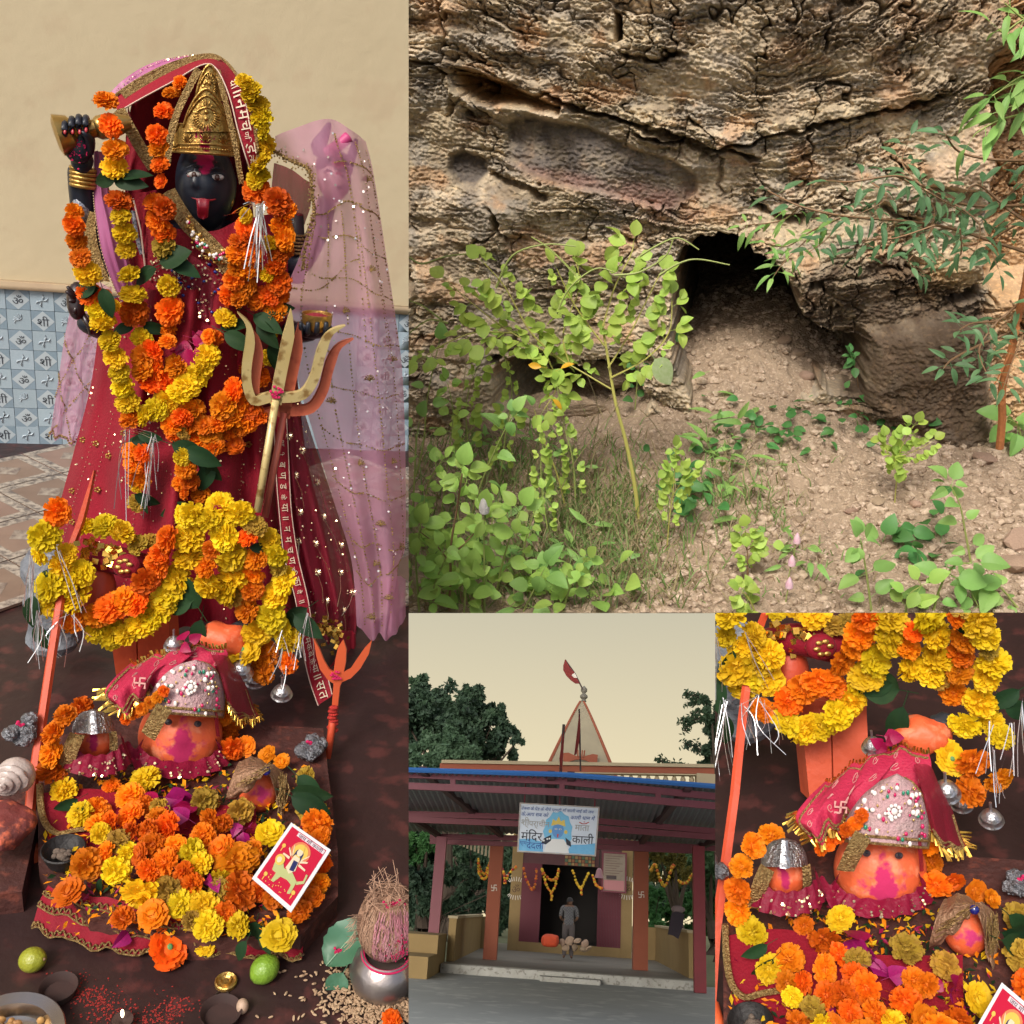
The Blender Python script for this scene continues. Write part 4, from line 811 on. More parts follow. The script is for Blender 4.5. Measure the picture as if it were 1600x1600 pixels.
# flag poles and wires on the roof edge
def pole(name, lab, cat, pts, y, r, m, cloth=None):
    t = thing(FT, name, lab, cat, tp(*pts[0], y)); g = G(); g.tube([tp(a, b, y) for a, b in pts], r, 6); part('pole', t, g, mat('dark_wood', (.06, .04, .035)) if 'dark_wood' not in MATS else MATS['dark_wood'])
    if cloth:
        g = G(); P = [tp(a, b, y - .05) for a, b in cloth]; g.prism(P, V((0, .04, 0))); part('cloth', t, g, m)
    return t
M_FLAG = mat('flag_red', (.28, .035, .025), .8, trans=.3, c2=(.22, .03, .03), scale=5)
pole('flag_pole', 'thin pole with a rolled dark red flag at the middle of the canopy edge', 'flag pole', [(876, 1207), (879, 1160), (881, 1132)], 17.4, .03, M_FLAG, [(876, 1207), (874, 1185), (879, 1150), (881, 1140), (881, 1160), (879, 1195)])
pole('flag_pole', 'thin pole with a torn red flag in front of the spire', 'flag pole', [(907, 1205), (906, 1150), (905, 1108)], 20.5, .02, M_FLAG, [(905, 1112), (902, 1140), (899, 1165), (897, 1180), (901, 1178), (905, 1160), (907, 1135)])
# sign board
YS = 17.1
A, B_, C_, D_ = tp(812, 1254, YS), tp(937, 1261, YS), tp(931, 1338, YS), tp(808, 1331, YS)
ex, ey = (B_ - A), (D_ - A); ux, uy = ex.normalized(), ey.normalized(); nrm = V((0, -1, 0)); SW, SH = ex.length, ey.length
sg = thing(FT, 'temple_sign', 'white and blue painted temple sign board hung under the canopy', 'sign board', A)
def sp_(u, v, h=0): return A + ex * u + (D_ - A) * v + ((C_ - D_) - ex) * (u * v) + nrm * h     # u right, v down, 0..1
g = G(); q = [sp_(0, 0), sp_(1, 0), sp_(1, 1), sp_(0, 1)]; g.prism([p + nrm * 0 for p in q], V((0, .05, 0)))
part('board', sg, g, mat('sign_white', (.60, .66, .72), .5, c2=(.50, .60, .70), scale=3, sharp=.1))
g = G()
for a, b, c, d in ((0, 0, 1, .025), (0, .975, 1, 1), (0, .025, .018, .975), (.982, .025, 1, .975)): g.prism([sp_(a, b, .02), sp_(c, b, .02), sp_(c, d, .02), sp_(a, d, .02)], V((0, .05, 0)))
part('frame', sg, g, mat('sign_frame', (.42, .42, .40), .5, c2=(.30, .24, .20), scale=8))
def blob(pts, m, name, h, label=None): g = G(); g.prism([sp_(a, b, h) for a, b in pts], V((0, .0015, 0))); return part(name, sg, g, m, smooth=0, label=label)
def ov(cx, cy, rx, ry, n=18, f=None): return [(cx + rx * math.cos(6.2832 * k / n) * (f(k) if f else 1), cy + ry * math.sin(6.2832 * k / n) * (f(k) if f else 1)) for k in range(n)]
S_BL = mat('sign_sky_blue', (.10, .36, .62), .6, c2=(.16, .45, .68), scale=6); S_DB = mat('sign_ink_blue', (.015, .07, .30), .6); S_BK = mat('sign_black', (.012, .018, .035), .6); S_YE = mat('sign_yellow', (.62, .48, .10), .6); S_WH = mat('sign_chalk', (.66, .68, .66), .6); S_FB = mat('sign_face_blue', (.09, .26, .55), .6); S_GR = mat('sign_grey', (.30, .30, .28), .6); S_RD = mat('sign_red', (.42, .05, .04), .6); S_CY = mat('sign_cyan', (.15, .44, .66), .6)
blob([(.02, .74), (.16, .72), (.30, .77), (.33, .97), (.02, .97)], S_BL, 'blue_wash', .004)
blob([(.68, .80), (.85, .78), (.98, .74), (.98, .97), (.62, .97)], S_BL, 'blue_wash', .004)
blob(ov(.50, .56, .17, .40, 22, lambda k: 1 + .10 * (k % 2)), S_CY, 'painted_halo', .005)
blob([(.34, .97), (.37, .78), (.44, .70), (.58, .70), (.63, .80), (.66, .97)], S_WH, 'painted_robe', .007)
blob([(.30, .80), (.33, .70), (.42, .62), (.42, .74), (.36, .82)], S_BK, 'painted_hair', .008); blob([(.60, .66), (.67, .74), (.68, .84), (.62, .80)], S_BK, 'painted_hair', .008)
blob(ov(.50, .53, .075, .15), S_FB, 'painted_face', .009)
blob([(.41, .44), (.43, .30), (.47, .34), (.50, .24), (.53, .34), (.575, .30), (.59, .44), (.50, .40)], S_YE, 'painted_crown', .010)
for cx in (.405, .60): blob(ov(cx, .55, .022, .04, 8), S_YE, 'painted_earring', .010)
for cx in (.475, .528): blob(ov(cx, .50, .017, .016, 8), S_WH, 'painted_eye', .0105); blob(ov(cx, .50, .007, .012, 6), S_BK, 'painted_pupil', .012)
blob([(.49, .60), (.515, .60), (.508, .67), (.497, .67)], S_RD, 'painted_tongue', .0105)
for k in range(8): a = .40 + .3 * k / 7; blob(ov(a if k < 4 else .96 - a + .07, .70 + .035 * k % .2, .012, .02, 7), S_WH, 'painted_bead', .011)
def sgtext(s, cu, cv, w, m, slant=0): 
    vs, fs, h = text_geo(s, w); g = G(); k = SW
    g.add([sp_(cu + v.x + slant * v.y, cv - v.y * SW / SH, .013) for v in vs], fs); part('lettering', sg, g, m, smooth=0)
sgtext('टेकरा के पेड के नीचे प्रगटी माँ काली माई की जय', .48, .115, .90, S_DB, .2); sgtext('के,आप सब को', .20, .225, .34, S_DB, .2); sgtext('काली धाम में', .80, .235, .30, S_DB, .2)
sgtext('श्ी', .085, .40, .10, S_GR); sgtext('पर्ाचीन', .26, .42, .26, S_GR); sgtext('मंिदर', .175, .655, .27, S_BK); sgtext('ग्ाम', .07, .83, .09, S_DB); sgtext('देदला', .225, .84, .22, S_DB)
sgtext('काली', .82, .66, .27, S_BK); sgtext('माता', .80, .45, .18, S_GR)
g = G(); join(g, stroke([(.76, .335), (.80, .365), (.84, .36), (.88, .325)], .016, lambda a, b, h: sp_(a, b, .012 + h * .3), .004)); join(g, stroke([(.815, .325), (.83, .325)], .016, lambda a, b, h: sp_(a, b, .012 + h * .3), .004)); part('crescent_mark', sg, g, S_RD, smooth=0)
for u in (.06, .5, .94): g = G(); g.tube([sp_(u, .02), sp_(u, .02) + V((0, .1, .42))], .012, 5); part('hanger', sg, g, M_MAR)
# parapet with balusters
YP = 36.0
par = thing(FT, 'parapet', 'cream and orange roof parapet with turned balusters', 'parapet', tp(690, 1200, YP))
def band(p0, p1, h0, h1, m, name, y=YP, dy=.4): 
    a, b = tp(*p0, y), tp(*p1, y); k = FT.m(a); g = G(); g.prism([a + V((0, 0, -h1 * k)), b + V((0, 0, -h1 * k)), b + V((0, 0, -h0 * k)), a + V((0, 0, -h0 * k))], V((0, dy, 0))); return part(name, par, g, m)
band((690, 1187), (1116, 1194), 0, 5, M_CREAM, 'top_moulding', YP - .08, .56); band((688, 1187), (1116, 1194), 5.2, 15, M_ORNG, 'orange_band')
band((692, 1187), (1112, 1194), 15.2, 17, M_CREAM, 'lower_moulding'); band((692, 1187), (1116, 1194), 33, 40, M_CREAM, 'base_rail')
k = FT.m(tp(880, 1200, YP))
prof = [(.10, 0), (.10, .03), (.06, .05), (.10, .18), (.09, .24), (.05, .34), (.09, .40), (.10, .42)]
bal = mesh_of('baluster', G().lathe(prof, 10), M_CREAM)
for j in range(30):
    px = 700 + j * 13.6
    if 856 < px < 962: continue
    p = tp(px, 1187 + (px - 690) * .0164 + 33, YP + .2); inst('baluster', bal, TRS(p, Matrix.Identity(3), (1, 1, k * 16 / .42)), par)
g = G(); a = tp(1102, 1214, YP - .1); g.bx(a.x - .3, a.x + .6, YP - .1, YP + .5, a.z - 1.0, a.z + .12); part('end_pier', par, g, M_CREAM)
# roof slab and side eaves seen under the canopy
g = G(); a = tp(690, 1205, YP); b = tp(1112, 1212, YP); g.bx(a.x, b.x, YP - .1, YP + 6, tp(880, 1230, YP).z - .3, tp(880, 1230, YP).z - .02); part('roof', temple, g, M_CREAM)
# slatted eave left of the left pillar
t = thing(FT, 'eave_screen', 'cream slatted eave showing between the canopy and the trees', 'eave', tp(740, 1330, 30))
for k2 in range(12):
    px = 702 + k2 * 5.8; g = G(); h = 4 + 18 * (k2 / 11); p = tp(px, 1310 + k2 * .6, 29.5); m = FT.m(p); g.bx(p.x - 1.5 * m, p.x + 1.5 * m, 29.5, 29.6, p.z - h * m, p.z); part('slat', t, g, M_CREAM)
# spire
YSP = 38.5
sp = thing(FT, 'spire', 'tall four sided cream spire with orange edges on the temple roof', 'spire', tp(907, 1192, YSP))
apx = tp(910, 1096, YSP + 1.2); bl, br = tp(857, 1193, YSP), tp(957, 1194, YSP); w = (br - bl).length
cx = (bl.x + br.x) / 2; z0 = bl.z - .6; hz = apx.z - z0
def spire_pt(u, v, s=1.0):  # u -1..1 across, v 0..1 up; sides bow outward slightly
    hw = w / 2 * (1.12 * (1 - v) ** .93 + .055); return hw * s
rows = []
for j in range(15):
    v = j / 14; h = spire_pt(0, v); z = z0 + hz * v; yc = YSP + w / 2
    rows.append([V((cx + sx * h, yc + sy * h, z)) for sx, sy in ((-1, -1), (1, -1), (1, 1), (-1, 1))])
g = G(); g.grid(rows, closed=True); part('spire_body', sp, g, mat('spire_cream', (.34, .30, .20), .85, c2=(.28, .245, .17), scale=1.5, bump=.1), smooth=0)
for sx in (-1, 1):
    g = G(); g.tube([V((cx + sx * spire_pt(0, j / 14), YSP + w / 2 - spire_pt(0, j / 14), z0 + hz * j / 14)) for j in range(15)], [.075 - .03 * j / 14 for j in range(15)], 6); part('orange_edge', sp, g, M_ORNG)
g = G(); e = tp(906, 1184, YSP - .25); m = FT.m(e)
pts = [(-26, -6), (-20, -8), (-6, -3), (0, -2.5), (8, -3), (20, -8), (27, -8), (28, 6), (20, 7), (6, 2.5), (-6, 2.5), (-18, 7), (-26, 6)]
g.prism([e + V((a * m, (.018 * (abs(b)) * 0), b * m)) for a, b in pts], V((0, .12, 0))); part('drum_emblem', sp, g, M_ORNG)
for dx in (-3, 3, 6): 
    g = G(); g.bar(e + V((dx * m, -.01, 0)), e + V((dx * m * 1.2, .03, 12 * m)), .04, .04); part('emblem_prong', sp, g, M_ORNG)
fin = tp(912, 1096, YSP + w / 2); m = FT.m(fin)
g = G(); g.lathe([(0, -2 * m), (4.5 * m, 0), (3 * m, 3 * m), (6 * m, 6 * m), (6 * m, 9 * m), (3 * m, 12 * m), (2.5 * m, 13 * m), (5 * m, 16 * m), (5 * m, 20 * m), (2 * m, 23 * m), (0, 25 * m)], 14, c=fin); part('finial', sp, g, mat('finial_grey', (.16, .15, .12), .7))
fl = thing(FT, 'temple_flag', 'leaf shaped red flag leaning from the spire finial', 'flag', fin)
yf = YSP + w / 2 - .1
g = G(); g.tube([tp(911, 1078, yf), tp(898, 1052, yf), tp(883, 1031, yf)], .035, 6); part('pole', fl, g, MATS['dark_wood'])
g = G(); g.prism([tp(a, b, yf - .06) for a, b in ((883, 1030), (880, 1040), (880, 1047), (885, 1056), (892, 1063), (899, 1068), (906, 1068), (900, 1058), (897, 1050), (890, 1042))], V((0, .03, 0))); part('cloth', fl, g, M_FLAG)
g = G(); g.prism([tp(a, b, yf - .07) for a, b in ((893, 1055), (898, 1051), (902, 1059), (897, 1059))], V((0, .003, 0))); part('pale_patch', fl, g, M_PWH)
# bell, bundles, box, stones and person
p = tp(936, 1372, 30); m = FT.m(p); bell = thing(FT, 'hanging_bell', 'dull pink brass bell hanging in front of the notice board', 'bell', p)
g = G(); g.lathe([(8 * m, 0), (7.2 * m, 2 * m), (5.4 * m, 6 * m), (4.6 * m, 11 * m), (2.6 * m, 14 * m), (0, 15 * m)], 16, c=p); part('bell_body', bell, g, mat('bell_pink', (.34, .18, .20), .35, metal=.4)); g = G(); g.tube([p + V((0, 0, 15 * m)), p + V((.02, 0, 60 * m))], .02, 5); part('chain', bell, g, M_DARK)
def cloth_lump(name, lab, cat, px, py, y, rx, ry, m, seed):
    p = tp(px, py, y); k = FT.m(p); g = G(); q = random.Random(seed); g.ball(p, (rx * k, ry * k * .8, ry * k), 14, 9, fn=lambda d: 1 + .12 * math.sin(7 * d.x + seed) * math.cos(5 * d.z)); return solo(FT, name, g, m, lab, cat)
p = tp(859, 1480, 29.5); m = FT.m(p); t = thing(FT, 'orange_bundle', 'bright orange red cloth covered box at the temple threshold', 'bundle', p)
g = G(); g.ball(p + V((0, 0, 9 * m)), (14 * m, .25, 9 * m), 14, 9, fn=lambda d: 1 / max(abs(d.x), abs(d.y), abs(d.z)) ** .55); part('lower_block', t, g, mat('cloth_orange_red', (.62, .075, .02), .8, c2=(.5, .06, .02), scale=6)); g = G(); g.ball(p + V((0, .02, 15 * m)), (13 * m, .22, 4 * m), 12, 7, fn=lambda d: 1 + .1 * math.sin(9 * d.x)); part('top_fold', t, g, MATS['cloth_orange_red'])
t = thing(FT, 'stone_step', 'heap of pale carved stones in front of the temple door', 'stones', tp(895, 1482, 29.8))
for (a, b, s) in ((878, 1473, 6), (890, 1470, 7), (902, 1470, 6), (913, 1474, 7), (884, 1481, 6), (898, 1481, 8), (911, 1483, 7), (920, 1482, 5)):
    p = tp(a, b, 29.8); k = FT.m(p); inst('stone', STONES[(a + b) % 6], TRS(p, Euler((a, b, 0)).to_matrix(), s * k), t)
cloth_lump('bundle', 'grey bundle resting on the right low wall', 'bundle', 1060, 1421, 25.6, 11, 6, mat('cloth_grey_pink', (.20, .15, .15), .9), 3)
g = G(); y = 25.4; P = [tp(a, b, y - .28) for a, b in ((1056, 1424), (1070, 1428), (1066, 1450), (1060, 1467), (1052, 1462), (1044, 1460), (1047, 1440), (1050, 1426))]; g.prism(P, V((0, .08, 0))); solo(FT, 'hanging_cloth', g, mat('cloth_dark', (.03, .022, .03), .9), 'dark cloth hanging over the right low wall', 'cloth')
def person():
    p = tp(888, 1463, 30.6); y = 30.6; z = PZ
    t = thing(FT, 'person', 'person seen from behind in a checked shirt and grey trousers at the temple door', 'person', V((p.x, y, z)))
    H = 1.66; x = p.x
    bm = bmesh.new(); J = {'pel': (0, 0, .92), 'ch': (0, .03, 1.25), 'sh': (0, .04, 1.38), 'nk': (0, .03, 1.46), 'hd': (.01, .0, 1.56), 'tp': (.01, .0, 1.66)}
    segs = []; rad = {'pel': .15, 'ch': .155, 'sh': .13, 'nk': .06, 'hd': .095, 'tp': .07}
    for s in (-1, 1):
        n = 'l' if s < 0 else 'r'
        for nm, q, r in (('hip', (s * .09, 0, .86), .105), ('kn', (s * .10, .02, .48), .07), ('an', (s * .10, -.01, .09), .045), ('to', (s * .12, .13, .04), .035), ('so', (s * .20, .03, 1.36), .065), ('el', (s * .25, .06, 1.10), .045), ('wr', (s * .17, .26, 1.02), .032), ('ha', (s * .12, .33, 1.04), .03)): J[n + nm] = q; rad[n + nm] = r
        segs += [('pel', n + 'hip'), (n + 'hip', n + 'kn'), (n + 'kn', n + 'an'), (n + 'an', n + 'to'), ('sh', n + 'so'), (n + 'so', n + 'el'), (n + 'el', n + 'wr'), (n + 'wr', n + 'ha')]
    segs = [('pel', 'ch'), ('ch', 'sh'), ('sh', 'nk'), ('nk', 'hd'), ('hd', 'tp')] + segs; ks = list(J)
    me = bpy.data.meshes.new('person_body'); me.from_pydata([J[k] for k in ks], [(ks.index(a), ks.index(b)) for a, b in segs], [])
    o = bpy.data.objects.new('body', me); COL.objects.link(o); o.modifiers.new('skin', 'SKIN'); o.modifiers.new('smooth', 'SUBSURF').render_levels = 2; o.modifiers['smooth'].levels = 2
    for i, k in enumerate(ks): me.skin_vertices[0].data[i].radius = (rad[k], rad[k] * .85); me.skin_vertices[0].data[i].use_root = k == 'pel'
    dg = bpy.context.evaluated_depsgraph_get(); b2 = bpy.data.meshes.new_from_object(o.evaluated_get(dg)); bpy.data.objects.remove(o)
    vs = [v.co.copy() for v in b2.vertices]; fs = [tuple(f.vertices) for f in b2.polygons]; off = V((x, y, z))
    def sub(test, grow, name, m):
        keep = [f for f in fs if all(test(vs[i]) for i in f)]; ids = sorted({i for f in keep for i in f}); mp = {a: b for b, a in enumerate(ids)}
        g = G(); nr = [b2.vertices[i].normal for i in ids]; g.add([vs[i] + n * grow + off for i, n in zip(ids, nr)], [[mp[i] for i in f] for f in keep]); part(name, t, g, m, smooth=180)
    g = G(); g.add([v + off for v in vs], fs); part('body', t, g, mat('skin_brown', (.16, .08, .045), .6), smooth=180)
    chk = mat('checked_cloth', (.34, .34, .34), .9); nt = chk.node_tree; ck = nt.nodes.new('ShaderNodeTexChecker'); ck.inputs['Scale'].default_value = 26; ck.inputs[1].default_value = (.15, .15, .15, 1); ck.inputs[2].default_value = (.06, .062, .07, 1); tc = nt.nodes.new('ShaderNodeTexCoord'); nt.links.new(tc.outputs['Object'], ck.inputs[0]); nt.links.new(ck.outputs[0], nt.nodes['Principled BSDF'].inputs['Base Color'])
    sub(lambda v: v.z > .86 and v.z < 1.44 and not (abs(v.x) > .14 and v.z < 1.13), .018, 'shirt', chk); sub(lambda v: .1 < v.z < .95 and abs(v.x) < .21, .022, 'trousers', mat('trouser_grey', (.10, .085, .085), .9, c2=(.075, .065, .062), scale=5)); sub(lambda v: v.z > 1.5 and (v.y < .05 or v.z > 1.6), .012, 'hair', mat('hair_black', (.012, .01, .01), .6))
person()
# marigold strings over the door: each flower bead a part
def mini(lab, pts, y, n, cols=('y', 'o'), r=2.1, dr=()):
    P = spl(pts, n); t = thing(FT, 'flower_garland', lab, 'garland', tp(*pts[0], y), 'marigold strings on the porch'); q = random.Random(len(lab))
    for i, (a, b) in enumerate(P):
        p = tp(a + q.uniform(-.5, .5), b + q.uniform(-.5, .5), y); k = FT.m(p); inst('marigold', MINI[cols[i % len(cols)]], TRS(p, Euler((q.uniform(-1, 1), q.uniform(-1, 1), 0)).to_matrix(), r * k * q.uniform(.8, 1.15)), t)
MY2 = mat('garland_yellow', (.66, .42, .03), .8, rnd=.2); MO2 = mat('garland_orange', (.62, .17, .02), .8, rnd=.2); MR2 = mat('garland_red', (.32, .04, .03), .8, rnd=.2)
bmp = lambda d: 1 + .16 * math.sin(9 * d.x + 3 * d.z) * math.sin(8 * d.y + 2)
MINI = {k: mesh_of('marigold', G().ball((0, 0, 0), 1, 9, 6, fn=bmp), m) for k, m in (('y', MY2), ('o', MO2), ('r', MR2))}
mini('looped yellow marigold string in the left porch bay', [(748, 1342), (748, 1362), (756, 1373), (764, 1362), (766, 1346)], 27.6, 22, 'yyo'); mini('inner loop of marigolds in the left porch bay', [(749, 1352), (753, 1362), (757, 1365), (762, 1357), (766, 1346)], 27.8, 14, 'yo')
mini('crossed marigold string beside the left pillar', [(783, 1352), (788, 1368), (789, 1380), (796, 1364), (806, 1355)], 31.5, 20, 'yor'); mini('red and orange string on the left gate', [(818, 1357), (824, 1378), (832, 1390), (838, 1372), (838, 1358)], 33.4, 20, 'oro'); mini('yellow string hanging left of the person', [(847, 1358), (853, 1380), (862, 1394), (869, 1378), (873, 1358)], 33.4, 22, 'yyo'); mini('tail of the yellow string left of the person', [(861, 1395), (862, 1400), (862, 1406)], 33.4, 5, 'yo')
mini('yellow string hanging right of the person', [(895, 1361), (902, 1380), (908, 1387), (914, 1376), (919, 1365)], 33.4, 18, 'yy'); mini('short tail under the right yellow string', [(908, 1388), (909, 1397)], 33.4, 4, 'yo'); mini('string behind the hanging bell', [(926, 1368), (931, 1382), (940, 1388)], 33.4, 12, 'yo'); mini('shallow swag inside the door', [(848, 1362), (858, 1374), (866, 1374), (873, 1362)], 33.6, 14, 'yo')
mini('faded leaf and flower swag right of the right pillar', [(1017, 1360), (1024, 1352), (1032, 1376), (1040, 1383), (1048, 1360), (1052, 1352)], 29, 26, 'yoy', 2.6); mini('second swag of faded flowers near the red post', [(1060, 1376), (1072, 1380), (1082, 1366), (1090, 1356)], 29, 16, 'yo', 2.2)
# trees: trunk, limbs and leaf clumps
def tree(name, lab, cat, base, trunk_h, blobs, y, m, seed, n, leaf, group=None, dy=3.0, bare=()):
    q = random.Random(seed); nq = np.random.RandomState(seed); b = tp(*base, y); b.z = max(TG - .1, b.z) if False else TG - .1; k = FT.m(V((b.x, y, 0)))
    t = thing(FT, name, lab, cat, b, group)
    cs = [(tp(a, c, y + q.uniform(-1, 1) * dy * .5), r * k) for a, c, r in blobs]
    top = sum((c for c, r in cs), V()) / len(cs); fork = V((b.x, y, b.z + (top.z - b.z) * trunk_h))
    tw = .15 if cat == 'bush' else 1; g = G(); g.tube([b, (b + fork) / 2 + V((.15, 0, 0)), fork], [.34 * tw, .27 * tw, .2 * tw], 8)
    part('trunk', t, g, mat('bark_dusk', (.07, .05, .035), .9, c2=(.05, .035, .025), scale=6) if 'bark_dusk' not in MATS else MATS['bark_dusk'])
    g = G()
    for c, r in cs: g.tube([fork, (fork + c) / 2 + V((0, 0, .3 * tw)), c], [.13 * tw, .08 * tw, .03], 5)
    part('limb', t, g, MATS['bark_dusk'], kind='stuff')
    vs, fs = [], []; tot = sum(r * r for c, r in cs)
    for c, r in cs:
        cnt = int(n * r * r / tot); nsub = max(6, int(cnt / 90))
        subs = [(c + V((q.gauss(0, 1), q.gauss(0, 1), q.gauss(0, .8))).normalized() * r * q.uniform(.45, .95), r * q.uniform(.22, .38)) for _ in range(nsub)]
        for i in range(cnt):
            sc, sr = subs[i % nsub]; d = V((q.gauss(0, 1), q.gauss(0, 1), q.gauss(0, 1))).normalized(); p = sc + d * sr * q.random() ** .4
            s = leaf * q.uniform(.6, 1.3); ax = (d + V((q.gauss(0, .6), q.gauss(0, .6), q.gauss(0, .6) - .3))).normalized(); sd = ax.cross(V((q.gauss(0, 1), q.gauss(0, 1), q.gauss(0, 1)))).normalized()
            i0 = len(vs); vs += [p - ax * s, p + sd * s * .5, p + ax * s, p - sd * s * .5]; fs.append((i0, i0 + 1, i0 + 2, i0 + 3))
    for pts in bare:
        P = [V(p) for p in spl([tuple(tp(a, c, y)) for a, c in pts], 16)]; g = G(); g.tube(P, .03, 4); part('twig', t, g, MATS['bark_dusk'])
        for p in P[2:]:
            for _ in range(12):
                pp = p + V((q.gauss(0, .10), q.gauss(0, .10), q.gauss(0, .10))); s = leaf * .75; ax = V((q.gauss(0, 1), q.gauss(0, 1), q.gauss(0, 1))).normalized(); sd = ax.cross(V((.3, .5, .8))).normalized(); i0 = len(vs); vs += [pp - ax * s, pp + sd * s * .45, pp + ax * s, pp - sd * s * .45]; fs.append((i0, i0 + 1, i0 + 2, i0 + 3))
    g = G(); g.v = vs; g.f = [list(f) for f in fs]; g.mi = [0] * len(fs); part('crown', t, g, m, smooth=0)
F1 = mat('foliage_dark', (.024, .052, .034), .7, c2=(.045, .09, .04), scale=.5, trans=.2); F2 = mat('foliage_grey_green', (.06, .12, .065), .7, c2=(.09, .16, .085), scale=.6, trans=.25); F3 = mat('foliage_bright', (.05, .17, .05), .7, c2=(.09, .22, .06), scale=.5, trans=.3); F4 = mat('foliage_olive', (.14, .15, .04), .7, c2=(.22, .17, .03), scale=1.0, trans=.25); F5 = mat('foliage_mid', (.045, .12, .045), .7, c2=(.08, .15, .06), scale=.5, trans=.25)
tree('tree', 'large dark spreading tree above the left end of the canopy', 'tree', (700, 1440), .5, [(650, 1105, 42), (690, 1100, 38), (730, 1110, 40), (765, 1140, 36), (785, 1170, 22), (640, 1150, 45), (700, 1150, 50), (755, 1175, 34), (810, 1156, 12), (620, 1100, 40), (660, 1078, 26), (735, 1086, 22), (775, 1112, 22), (720, 1140, 44), (670, 1130, 46), (795, 1150, 20)], 52, F1, 1, 30000, .17, 'trees around the temple', 5)
tree('tree', 'lighter grey green tree in front of the large dark one', 'tree', (690, 1440), .5, [(668, 1160, 24), (705, 1158, 24), (735, 1180, 22), (650, 1190, 26), (690, 1190, 28)], 44, F2, 2, 7000, .17, 'trees around the temple')
tree('tree', 'tree with drooping bare sprays at the right end of the roof', 'tree', (1125, 1440), .5, [(1112, 1115, 17), (1122, 1140, 26), (1110, 1170, 16), (1100, 1192, 12), (1125, 1185, 24), (1070, 1196, 8)], 42, F1, 3, 7000, .14, 'trees around the temple', bare=[[(1108, 1105), (1095, 1090), (1072, 1084)], [(1110, 1120), (1090, 1124), (1066, 1126)], [(1108, 1115), (1090, 1112), (1078, 1128), (1070, 1142)], [(1108, 1185), (1090, 1168), (1070, 1162)], [(1060, 1195), (1045, 1196), (1028, 1186)], [(1110, 1095), (1092, 1094), (1075, 1100)]])
tree('tree', 'bright leafy tree seen under the left end of the canopy', 'tree', (655, 1450), .4, [(650, 1325, 22), (668, 1315, 18), (640, 1345, 22), (628, 1320, 22)], 38, F3, 4, 3500, .13, 'trees around the temple')
tree('tree', 'grey green tree seen through the left porch bay', 'tree', (735, 1450), .4, [(705, 1335, 22), (735, 1330, 22), (765, 1345, 20), (720, 1355, 20), (790, 1350, 22)], 46, F2, 5, 5500, .17, 'trees around the temple')
tree('tree', 'autumn tinted tree seen through the right porch bay', 'tree', (1058, 1450), .45, [(1025, 1365, 14), (1050, 1372, 18), (1078, 1368, 16), (1055, 1345, 18), (1030, 1340, 14)], 44, F4, 6, 4200, .12, 'trees around the temple')
tree('tree', 'mid green tree behind the right red post', 'tree', (1110, 1450), .4, [(1085, 1345, 20), (1112, 1350, 24), (1110, 1390, 24), (1040, 1330, 16)], 50, F5, 7, 5500, .18, 'trees around the temple')
def bush_row(lab, spots, y, m, seed, n, leaf):
    tree('bush', lab, 'bush', spots[0][:2], .3, spots, y, m, seed, n, leaf, 'bushes behind the porch', 3)
bush_row('dark bushes massed behind the left low wall', [(655, 1400, 30), (690, 1395, 28), (720, 1400, 32), (755, 1400, 30), (790, 1395, 26), (640, 1435, 28), (700, 1425, 24), (670, 1440, 26), (730, 1440, 26), (765, 1440, 26), (795, 1430, 24)], 56, F1, 11, 7000, .25)
bush_row('shadowy bushes filling the left porch bay', [(655, 1375, 24), (690, 1370, 22), (725, 1375, 24), (758, 1380, 22), (790, 1385, 20), (670, 1410, 24), (710, 1415, 24), (750, 1415, 24), (785, 1420, 18)], 38, F1, 14, 8000, .15)
bush_row('bright green bush behind the right low wall', [(1018, 1420, 22), (1045, 1418, 24), (1075, 1415, 24), (1105, 1425, 24), (1030, 1400, 16), (1120, 1400, 24), (1025, 1445, 20), (1060, 1445, 22), (1095, 1450, 22)], 52, F3, 12, 7000, .2)
g = G(); g.bx(-13, 13, 62, 64, TG, 5); 
bush_row('far dark thicket behind the temple', [(640, 1330, 40), (700, 1320, 44), (760, 1330, 44), (820, 1330, 40), (1010, 1340, 36), (1060, 1340, 40), (1110, 1340, 40), (660, 1390, 44), (740, 1385, 44), (1030, 1390, 36), (1090, 1390, 40)], 66, F1, 13, 12000, .45)
